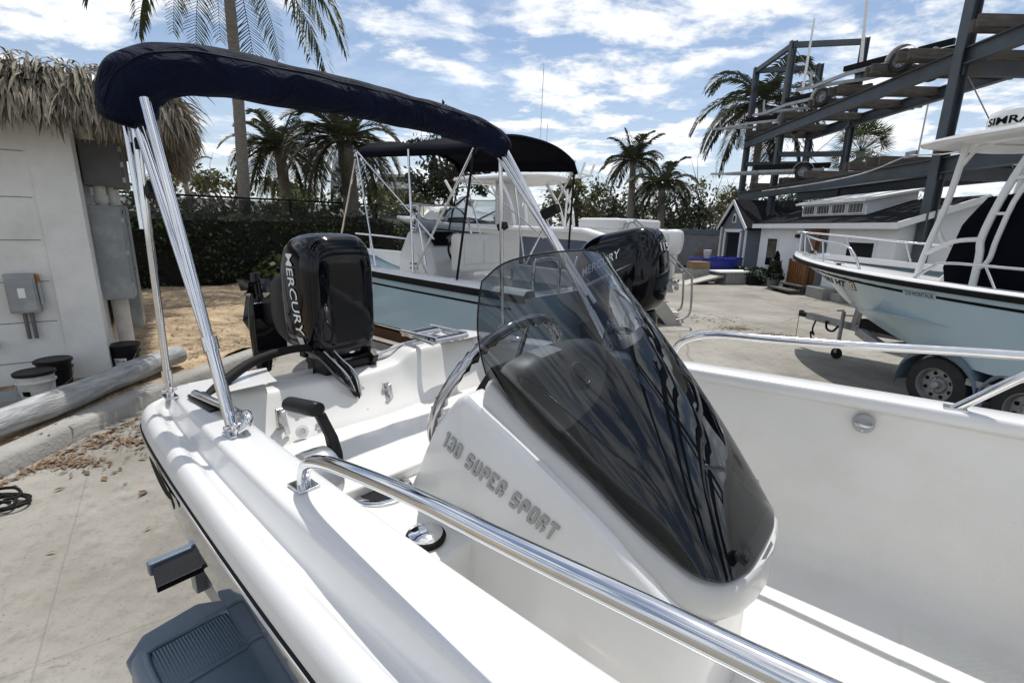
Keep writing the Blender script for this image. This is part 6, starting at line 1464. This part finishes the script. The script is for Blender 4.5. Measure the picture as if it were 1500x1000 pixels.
litter('fallen_leaves', 'leaf litter over the sandy bed behind the kerb', [(-5.2, 8.2, .9, .5, 420), (-6, 10.5, 1.4, .8, 500), (-4.5, 6.9, .3, .5, 220), (-4.3, 3.8, .12, 1.2, 300), (-4.4, 9.5, .5, 1.0, 250)], lambda x, y: .10 + .05 * math.sin(x * 2.1 + y) * math.sin(y * 1.7) + .03 * math.sin(5 * x) * math.sin(4.3 * y + 1) + min(.12, max(0, -4.02 - x) * .04) + .01)

# ================================================================== vegetation
def frond_geo(mb, base, az, elev, ln, droop, nl=34, leaf=.55, wd=.035, hang=.5, rach=.018, tw=0.):
    pts = []; d = Vector((math.cos(az) * math.cos(elev), math.sin(az) * math.cos(elev), math.sin(elev))); p = Vector(base); seg = 14
    pts.append((p.copy(), d.copy()))
    for i in range(seg):
        d = (d + Vector((0, 0, -droop / seg * (1 + i * .12)))).normalized(); p = p + d * (ln / seg); pts.append((p.copy(), d.copy()))
    mb.tube([q for q, _ in pts], [rach * (1 - .8 * i / seg) for i in range(seg + 1)], 4, caps=False)
    for k in range(nl):
        t = .12 + .88 * k / nl; f = t * seg; i = min(int(f), seg - 1); q = pts[i][0].lerp(pts[i + 1][0], f - i); dd = pts[i][1]
        side = dd.cross(Vector((0, 0, 1)))
        if side.length < .1: side = Vector((1, 0, 0))
        side.normalize(); upl = side.cross(dd).normalized()
        ll = leaf * (math.sin(math.pi * (.12 + .82 * t)) ** .7) * random.uniform(.85, 1.1)
        for sg in (-1, 1):
            l = (side * sg * .9 + dd * (.45 + .5 * t) + upl * random.uniform(-.05, .25) + Vector((random.gauss(0, .07), random.gauss(0, .07), 0))).normalized()
            m_ = q + l * ll * .5; l2 = (l + Vector((0, 0, -hang))).normalized(); e = m_ + l2 * ll * .5
            wv = (upl * .6 + dd * .7).normalized() * wd
            mb.add([q - wv * .35, q + wv * .35, m_ + wv * .5, m_ - wv * .5, e], [(0, 1, 2, 3), (3, 2, 4)])
def palm(label, base, top, r0, r1, nf, ln, droop, style, group=None, seed=1, leaf=.55, hang=.5, nl=34, wd=.04, skirt=0, elev=(-.35, 1.25), azs=None):
    random.seed(seed)
    t = thing('palm_tree', label, 'palm', base, 0, group)
    b, tp = Vector((0, 0, 0)), Vector(top) - Vector(base); secs = []
    nseg = max(14, int(tp.z * 5))
    path = [b.lerp(tp, i / nseg) + Vector((.10 * math.sin(i / nseg * 3), .05 * math.sin(i / nseg * 2.2), 0)) for i in range(nseg + 1)]
    MB().tube(path, [lerp(r0, r1, i / nseg) * (1 + .05 * (i % 2)) * (1.35 if i == 0 else 1) for i in range(nseg + 1)], 14).build('trunk', 'palm_trunk', t, ang=60)
    mb = MB(); c = path[-1]
    for k in range(nf):
        az = k * 2.39996 + random.uniform(-.2, .2) if azs is None else azs[k % len(azs)] + random.uniform(-.08, .08)
        f = k / max(1, nf - 1); el = lerp(elev[1], elev[0], f ** .8) + random.uniform(-.12, .12)
        frond_geo(mb, c + Vector((math.cos(az), math.sin(az), 0)) * r1 * .6 + Vector((0, 0, .05)), az, el, ln * random.uniform(.85, 1.08), droop * random.uniform(.8, 1.25), nl, leaf, wd, hang)
    mb.build('crown', style, t, smooth=False, recalc=False)
    if skirt:
        mb = MB()
        for k in range(skirt): frond_geo(mb, c - Vector((0, 0, .1)), random.uniform(0, 6.28), random.uniform(-1.3, -.7), ln * .6, .8, 16, leaf * .7, wd, .7)
        mb.build('dead_fronds', 'frond_tan', t, smooth=False, recalc=False)
    mb = MB(); 
    for k in range(14):
        a_ = random.uniform(0, 6.28); mb.tube([c + Vector((math.cos(a_) * r1 * .6, math.sin(a_) * r1 * .6, -.35)), c + Vector((math.cos(a_) * r1 * 1.3, math.sin(a_) * r1 * 1.3, .05)), c + Vector((math.cos(a_) * r1 * 1.2, math.sin(a_) * r1 * 1.2, .3))], .035, 5)
    mb.build('leaf_bases', 'palm_trunk', t)
    return t
palm('tall coconut palm rising out of frame behind the navy bimini cover', (-8.62, 15.5, 0), (-8.3, 15.5, 9.85), .18, .135, 28, 4.6, 1.3, 'frond', seed=3, leaf=.95, hang=.55, nl=46, wd=.055, elev=(-.28, 1.2))
dp_ = palm('slimmer date palm, left of the pair above the hedge', (-9.3, 20.0, 0), (-9.35, 20, 4.75), .22, .20, 46, 2.15, 1.1, 'frond_dry', 'date palms above the hedge', 5, leaf=.46, hang=.2, nl=52, wd=.045, elev=(-.55, 1.35), skirt=0)
palm('fuller date palm with hanging fronds, right of the pair above the hedge', (-5.9, 17.6, 0), (-5.95, 17.6, 4.75), .27, .25, 50, 2.45, 1.3, 'frond_dry', 'date palms above the hedge', 9, leaf=.50, hang=.2, nl=54, wd=.046, elev=(-.62, 1.35), skirt=2)
for i, (x, y, z, r_, sd, lab) in enumerate(((-22.0, 45, 5.2, 2.0, 2, 'small far palm seen between coconut trunk and slim date palm'), (-19.4, 45, 4.5, 1.7, 6, 'small far palm just right of the slim date palm trunk'), (-20.5, 31, 4.3, 2.3, 7, 'palm top peeking over the hedge right of the thatched eave'))):
    palm(lab, (x, y, 0), (x, y, z), .16, .13, 18, r_, 1.5, 'frond', 'small palms in the distance', 20 + sd, leaf=.5, nl=24, wd=.06)
palm('bushy palm behind the lamp post, left of two near the cruiser stern', (6.9, 30, 0), (6.95, 30, 5.9), .2, .16, 30, 2.05, .9, 'frond_dry', 'palms beyond the cruiser', 31, leaf=.6, nl=44, wd=.055, elev=(-.5, 1.45))
palm('lower spreading palm, right of two near the cruiser stern', (7.6, 26, 0), (7.6, 26, 4.2), .2, .16, 30, 1.9, 1.1, 'frond_dry', 'palms beyond the cruiser', 33, leaf=.55, nl=44, wd=.05)
palm('windblown coconut palm behind the left end of the steel rack', (12.8, 27, 0), (12.7, 27, 8.4), .22, .16, 30, 4.2, 1.3, 'frond_dry', None, 41, leaf=.85, nl=60, wd=.075, hang=.6, elev=(-.5, 1.25))
def fan_palm(label, base, h, r_, seed):
    random.seed(seed); t = thing('palm_tree', label, 'palm', base)
    MB().tube([Vector((0, 0, h * i / 12)) for i in range(13)], .2, 12).build('trunk', 'palm_trunk', t)
    mb = MB()
    for k in range(46):
        az = k * 2.4; el = random.uniform(-.5, 1.3); d = Vector((math.cos(az) * math.cos(el), math.sin(az) * math.cos(el), math.sin(el))); c = Vector((0, 0, h)) + d * r_ * .5
        mb.tube([Vector((0, 0, h)), c], .02, 4, caps=False); s_ = d.cross(Vector((0, 0, 1))).normalized(); u = s_.cross(d)
        for j in range(17):
            a_ = (j - 8) * .17; l = (d * math.cos(a_) + s_ * math.sin(a_) + Vector((0, 0, -.25 * abs(a_)))).normalized(); e = c + l * r_ * .52 * random.uniform(.85, 1.05); w_ = l.cross(u).normalized() * .035
            m_ = c.lerp(e, .55); mb.add([c, m_ - w_, e + Vector((0, 0, -.08)), m_ + w_], [(0, 1, 2, 3)])
    mb.build('crown', 'frond', t, smooth=False, recalc=False); return t
fan_palm('fan palm seen through the middle of the steel rack', (21.6, 32, 0), 7.0, 2.2, 5)

def leafquad(mb, c, s, n=None):
    n = n or Vector((random.gauss(0, 1), random.gauss(0, 1), random.gauss(.5, .8))).normalized()
    a_ = n.cross(Vector((random.random() - .5, random.random() - .5, random.random() - .5))).normalized(); b = n.cross(a_)
    mb.add([c - a_ * s, c + b * s * .5, c + a_ * s, c - b * s * .5], [(0, 1, 2, 3)])
def tree(label, base, h, rx, rz_, m='leaf', n=2600, ls=.13, clumps=22, seed=1, group=None, bare=0., zc=None):
    random.seed(seed); t = thing('tree', label, 'tree', base, 0, group)
    zc = zc if zc is not None else h - rz_
    tr = MB(); tr.tube([Vector((0, 0, 0)), Vector((.1, .05, zc * .4)), Vector((-.05, .1, zc * .8))], [.2, .16, .11], 9, sm=3)
    cr = MB()
    per = n // clumps
    for k in range(clumps):
        while True:
            v = Vector((random.uniform(-1, 1), random.uniform(-1, 1), random.uniform(-1, 1)))
            if .25 < v.length < 1: break
        c = Vector((v.x * rx, v.y * rx, zc + v.z * rz_)); rad = random.uniform(.22, .42) * min(rx, rz_ * 1.3)
        mid = Vector((c.x * .4, c.y * .4, lerp(zc * .75, c.z, .5)))
        tr.tube([Vector((0, .05, zc * .7)), mid, c], [.07, .045, .015], 6, sm=3)
        for q in range(5):
            e = c + Vector((random.gauss(0, 1), random.gauss(0, 1), random.gauss(.2, .8))) * rad; tr.tube([mid.lerp(c, .6), c.lerp(e, .5) + Vector((0, 0, .06)), e], [.022, .014, .006], 4, caps=False)
        if random.random() < bare: continue
        for q in range(per):
            o = Vector((random.gauss(0, .5), random.gauss(0, .5), random.gauss(0, .38))) * rad
            leafquad(cr, c + o, ls * random.uniform(.6, 1.3))
    tr.build('trunk', 'bark' if bare < .5 else 'twig', t, ang=60)
    cr.build('crown', m, t, smooth=False, recalc=False)
    return t
tree('dark leafy tree standing behind the black bimini', (-3.9, 30, 0), 8.1, 2.5, 2.4, 'leaf_dark', 3800, .16, 26, 2)
for i, (rt, Y, h, rx, rz_, m_, bare, lab) in enumerate(((.125, 34, 6.0, 2.3, 2.0, 'leaf_olive', .0, 'olive green tree right behind the cruiser hardtop'), (.19, 38, 5.4, 2.6, 2.2, 'leaf_dark', .1, 'dark bush tree left of the lamp post'), (.255, 40, 5.2, 2.8, 2.3, 'leaf', .1, 'green tree between the two palms near the cruiser'), (.335, 31, 4.3, 2.2, 2.0, 'leaf_dark', .1, 'dense dark tree above the blue bins'), (.385, 34, 6.2, 2.6, 2.6, 'leaf_olive', .62, 'half bare tree with pale twigs left of the grey shed'), (.44, 36, 5.6, 2.4, 2.4, 'leaf_olive', .75, 'nearly bare twiggy tree behind the grey shed roof'), (.56, 42, 5.4, 3.0, 2.3, 'leaf_dark', .1, 'dark tree behind the white cabin, left of the rack middle'), (.66, 44, 5.9, 3.2, 2.5, 'leaf_olive', .0, 'sunlit olive tree under the lower rack beam'), (.76, 46, 6.0, 3.2, 2.5, 'leaf_olive', .0, 'sunlit olive tree right of the rack middle'), (.95, 48, 5.4, 3.2, 2.2, 'leaf', .0, 'green tree at the right behind the T-top'), (-.25, 31, 4.5, 2.0, 1.9, 'leaf_olive', .2, 'olive shrub tree before the far pale building'), (-.185, 33, 4.2, 2.2, 1.8, 'leaf_olive', .2, 'olive shrub tree under the black bimini front edge'), (-.42, 27, 4.0, 2.2, 1.6, 'leaf', .2, 'green shrub tree behind the hedge between the date palms'), (-.58, 26, 4.3, 2.6, 1.8, 'leaf_olive', .7, 'twiggy bare shrub left of the coconut trunk over the hedge'), (-.50, 28, 4.0, 2.4, 1.6, 'leaf_olive', .6, 'twiggy shrub right of the coconut trunk over the hedge'), (-.68, 24, 4.2, 2.4, 1.8, 'leaf_olive', .55, 'twiggy shrub over the hedge beside the thatch'))):
    tree(lab, (rt * Y, Y, 0), h, rx, rz_, m_, 2200, .15, 22, 50 + i, 'trees around the yard', bare)
# far wood closing the horizon
random.seed(77); fw = MB()
for k in range(9000):
    x = random.uniform(-110, 130); y = random.uniform(62, 95); hh = 4.6 + 1.4 * math.sin(x * .21) + 1.0 * math.sin(x * .53 + 1); z = hh * random.random() ** .8
    leafquad(fw, Vector((x, y, z)), random.uniform(.35, .75))
tag(fw.build('far_wood', 'leaf_dark', None, smooth=False, recalc=False), 'distant belt of trees closing the horizon', 'trees', kind='stuff')

# hedge and screened chain-link fence
hp = catmull([(-24, 4.5, 0), (-14, 9.6, 0), (-9.0, 13.2, 0), (-6.3, 15.6, 0), (-4.5, 17.6, 0), (-4.1, 20.5, 0)], 6)
hd = thing('hedge', 'dark clipped hedge along the fence behind the black outboard', 'hedge', (-9, 13.5, 0))
ho = Vector((-9, 13.5, 0)); random.seed(13); lm, dm_ = MB(), MB()
cs3 = []
for i, p in enumerate(hp):
    d = (hp[min(i + 1, len(hp) - 1)] - hp[max(i - 1, 0)]).normalized(); nrm = Vector((-d.y, d.x, 0))
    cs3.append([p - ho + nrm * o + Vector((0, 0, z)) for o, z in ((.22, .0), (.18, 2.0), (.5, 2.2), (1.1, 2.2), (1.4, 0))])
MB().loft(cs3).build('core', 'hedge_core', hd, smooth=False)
tot = sum((hp[i + 1] - hp[i]).length for i in range(len(hp) - 1))
for i in range(len(hp) - 1):
    p, q = hp[i], hp[i + 1]; d = (q - p); nrm = Vector((-d.normalized().y, d.normalized().x, 0)); n_ = int(d.length * (650 if p.y > 9 else 150))
    for k in range(n_):
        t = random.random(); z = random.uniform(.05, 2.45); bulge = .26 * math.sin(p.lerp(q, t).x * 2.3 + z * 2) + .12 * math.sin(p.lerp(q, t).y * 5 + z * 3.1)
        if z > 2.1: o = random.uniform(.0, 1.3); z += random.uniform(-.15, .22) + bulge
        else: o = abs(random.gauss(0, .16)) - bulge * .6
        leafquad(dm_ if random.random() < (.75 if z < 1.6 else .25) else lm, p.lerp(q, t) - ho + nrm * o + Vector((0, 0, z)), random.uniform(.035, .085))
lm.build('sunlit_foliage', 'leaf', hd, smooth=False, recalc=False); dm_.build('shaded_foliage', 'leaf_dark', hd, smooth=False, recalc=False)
fn = thing('fence', 'black chain-link fence with dark screen running behind the hedge', 'fence', (-9, 13.5, 0))
fp = [(-24, 5.4), (-17.5, 8.8), (-13.0, 11.2), (-9.7, 13.9), (-7.3, 16.1), (-5.2, 18.6), (-5.4, 22.5), (-6.0, 28), (-6.8, 34), (-7.4, 40)]
for i, (x, y) in enumerate(fp):
    MB().cyl(Vector((x, y, 0)) - ho, Vector((x, y, 2.72)) - ho, .04, 10).build('post', 'black_matte', fn)
MB().tube([Vector((x, y, 2.68)) - ho for x, y in fp], .03, 8).build('top_rail', 'black_matte', fn)
def meshmat():
    m, nt2, b = nodes_of('dark_fence_screen'); N2, L2 = nt2.nodes, nt2.links
    b.inputs['Base Color'].default_value = (.015, .017, .018, 1); b.inputs['Roughness'].default_value = .9
    tcn = N2.new('ShaderNodeTexCoord'); tr_ = N2.new('ShaderNodeBsdfTransparent'); mx_ = N2.new('ShaderNodeMixShader')
    wv = N2.new('ShaderNodeTexNoise'); wv.inputs['Scale'].default_value = 1.2; L2.new(tcn.outputs['Object'], wv.inputs['Vector'])
    mr = N2.new('ShaderNodeMapRange'); mr.inputs['To Min'].default_value = .55; mr.inputs['To Max'].default_value = .95; L2.new(wv.outputs['Fac'], mr.inputs['Value'])
    L2.new(mr.outputs['Result'], mx_.inputs['Fac']); L2.new(tr_.outputs['BSDF'], mx_.inputs[1]); L2.new(b.outputs['BSDF'], mx_.inputs[2]); L2.new(mx_.outputs['Shader'], N2['Material Output'].inputs['Surface'])
    return m
MAT['screen'] = meshmat()
MB().loft([[Vector((x, y, .05)) - ho, Vector((x, y, 2.62)) - ho] for x, y in fp], closed=False).build('screen', 'screen', fn, smooth=False)

# plants in front of the cabin
def shrub(name, label, base, h, r_, m, n, ls, seed, group=None, pot=None, cone=False):
    random.seed(seed); t = thing(name, label, 'plant', base, 0, group)
    if pot: MB().lathe([(.16, 0), (.24, .36), (.26, .36), (.26, .40), (.22, .40), (.2, .3), (0, .3)], n=18).build('pot', pot, t)
    z0 = .36 if pot else .05
    st2 = MB()
    for k in range(9): a_ = random.uniform(0, 6.28); st2.tube([Vector((0, 0, z0)), Vector((math.cos(a_) * r_ * .6, math.sin(a_) * r_ * .6, z0 + h * .7))], .012, 5)
    st2.build('stem', 'bark', t); mb = MB()
    for k in range(n):
        q = random.random(); rr = r_ * ((1 - q) if cone else math.sin(math.pi * (.15 + .75 * q))); a_ = random.uniform(0, 6.28)
        leafquad(mb, Vector((math.cos(a_) * rr * random.uniform(.5, 1.1), math.sin(a_) * rr * random.uniform(.5, 1.1), z0 + q * h)), ls * random.uniform(.6, 1.3))
    mb.build('foliage', m, t, smooth=False, recalc=False); return t
shrub('potted_plant', 'potted dark conifer beside the porch of the white cabin', (9.45, 17.45, 0), .95, .36, 'leaf_dark', 900, .07, 3, None, 'shed_grey', True)
shrub('shrub', 'low dark shrub bed plant nearest the grey shed corner', (9.35, 20.2, 0), .55, .5, 'leaf_dark', 700, .07, 4, 'low dark shrubs before the cabin')
shrub('shrub', 'low dark shrub bed plant below the cabin window, left of the conifer', (9.5, 18.8, 0), .6, .6, 'leaf_dark', 700, .07, 5, 'low dark shrubs before the cabin')
shrub('shrub', 'light green leafy shrub at the foot of the dark hedge beside the outboard', (-6.7, 13.9, .1), .9, .7, 'leaf', 420, .12, 8)
pb = thing('planter_box', 'dark planter box holding the low shrubs before the cabin', 'planter', (9.3, 19.5, 0)); MB().box((0, 0, .18), (.5, 2.2, .36)).build('box', 'black_plastic', pb, bevel=.02)

# ================================================================== far things
def lamp(label, x, y, h, arm, dirx):
    t = thing('street_lamp', label, 'street lamp', (x, y, 0), 0, 'street lamps')
    MB().cyl((0, 0, 0), (0, 0, h), .085, 10, .055).build('pole', 'concrete_far', t)
    MB().tube([Vector((0, 0, h - .3)), Vector((dirx * arm * .4, 0, h + .05)), Vector((dirx * arm, 0, h + .1))], .035, 8, sm=3).build('arm', 'galv', t)
    MB().box((dirx * (arm + .25), 0, h + .1), (.6, .22, .1)).build('lamp_head', 'galv', t, bevel=.03)
lamp('plain lamp post beside the bushy palm beyond the cruiser', 8.2, 36, 6.7, .5, -1)
lamp('lamp with long arm seen between the big rack column and radar dome', 31.5, 40, 12.2, 1.6, 1)
lamp('lamp with long arm low at the right edge behind the T-top legs', 46, 46, 7.6, 1.4, -1)
sg = thing('stop_sign', 'red octagonal stop sign seen through the fence left of the blue boat console', 'sign', (-6.75, 37, 0))
MB().cyl((0, 0, 0), (0, 0, 2.9), .035, 8).build('post', 'galv', sg)
oc = MB(); oc.lathe([(.40, -.02), (.40, .02)], (0, -.06, 2.55), axis=(0, -1, 0), n=8); so_ = oc.build('panel', 'red_sign', sg, smooth=False); so_.rotation_euler = (0, 0, 0)
lettering('sign_lettering', 'STOP', 'decal_white', so_, lambda u, v, w_: Vector((-.26 + .52 * u, -.085, 2.45 + v * .2)), bold=.02)
def van(label, x, y, rz):
    t = thing('parked_van', label, 'van', (x, y, 0), rz, 'white vans beyond the fence')
    MB().prism([(-2.3, .35), (2.3, .35), (2.35, .95), (1.6, 1.15), (1.1, 1.8), (-2.2, 1.85), (-2.3, 1.0)], lambda a_, z: Vector((a_, -.9, z)), lambda a_, z: Vector((a_, .9, z))).build('body', 'alu_white', t, bevel=.08)
    for sd in (-1, 1):
        for x0, x1 in ((.35, 1.2), (-.9, .2), (-2.05, -1.05)): MB().box(((x0 + x1) / 2, .9 * sd, 1.42), (x1 - x0, .03, .45)).build('window', 'glass_dark', t, smooth=False)
        for xx in (-1.4, 1.45): wheel(t, (xx, .84 * sd, .33), .33, .2, (0, sd, 0))
van('white van beyond the fence, left of two near the stop sign', -9.2, 46, R(80)); van('white van beyond the fence, right of two near the stop sign', -7.2, 47, R(85))
fb = thing('building', 'pale grey flat-roofed block far beyond the trees', 'building', (-27, 118, 0))
for k in range(5): MB().box((0, 0, 1.4 + 2.6 * k), (9, 7, 2.5)).build('storey', 'concrete_far', fb, smooth=False); MB().box((0, -3.55, 1.5 + 2.6 * k), (8.2, .1, 1.1)).build('window_band', 'glass_dark', fb, smooth=False)
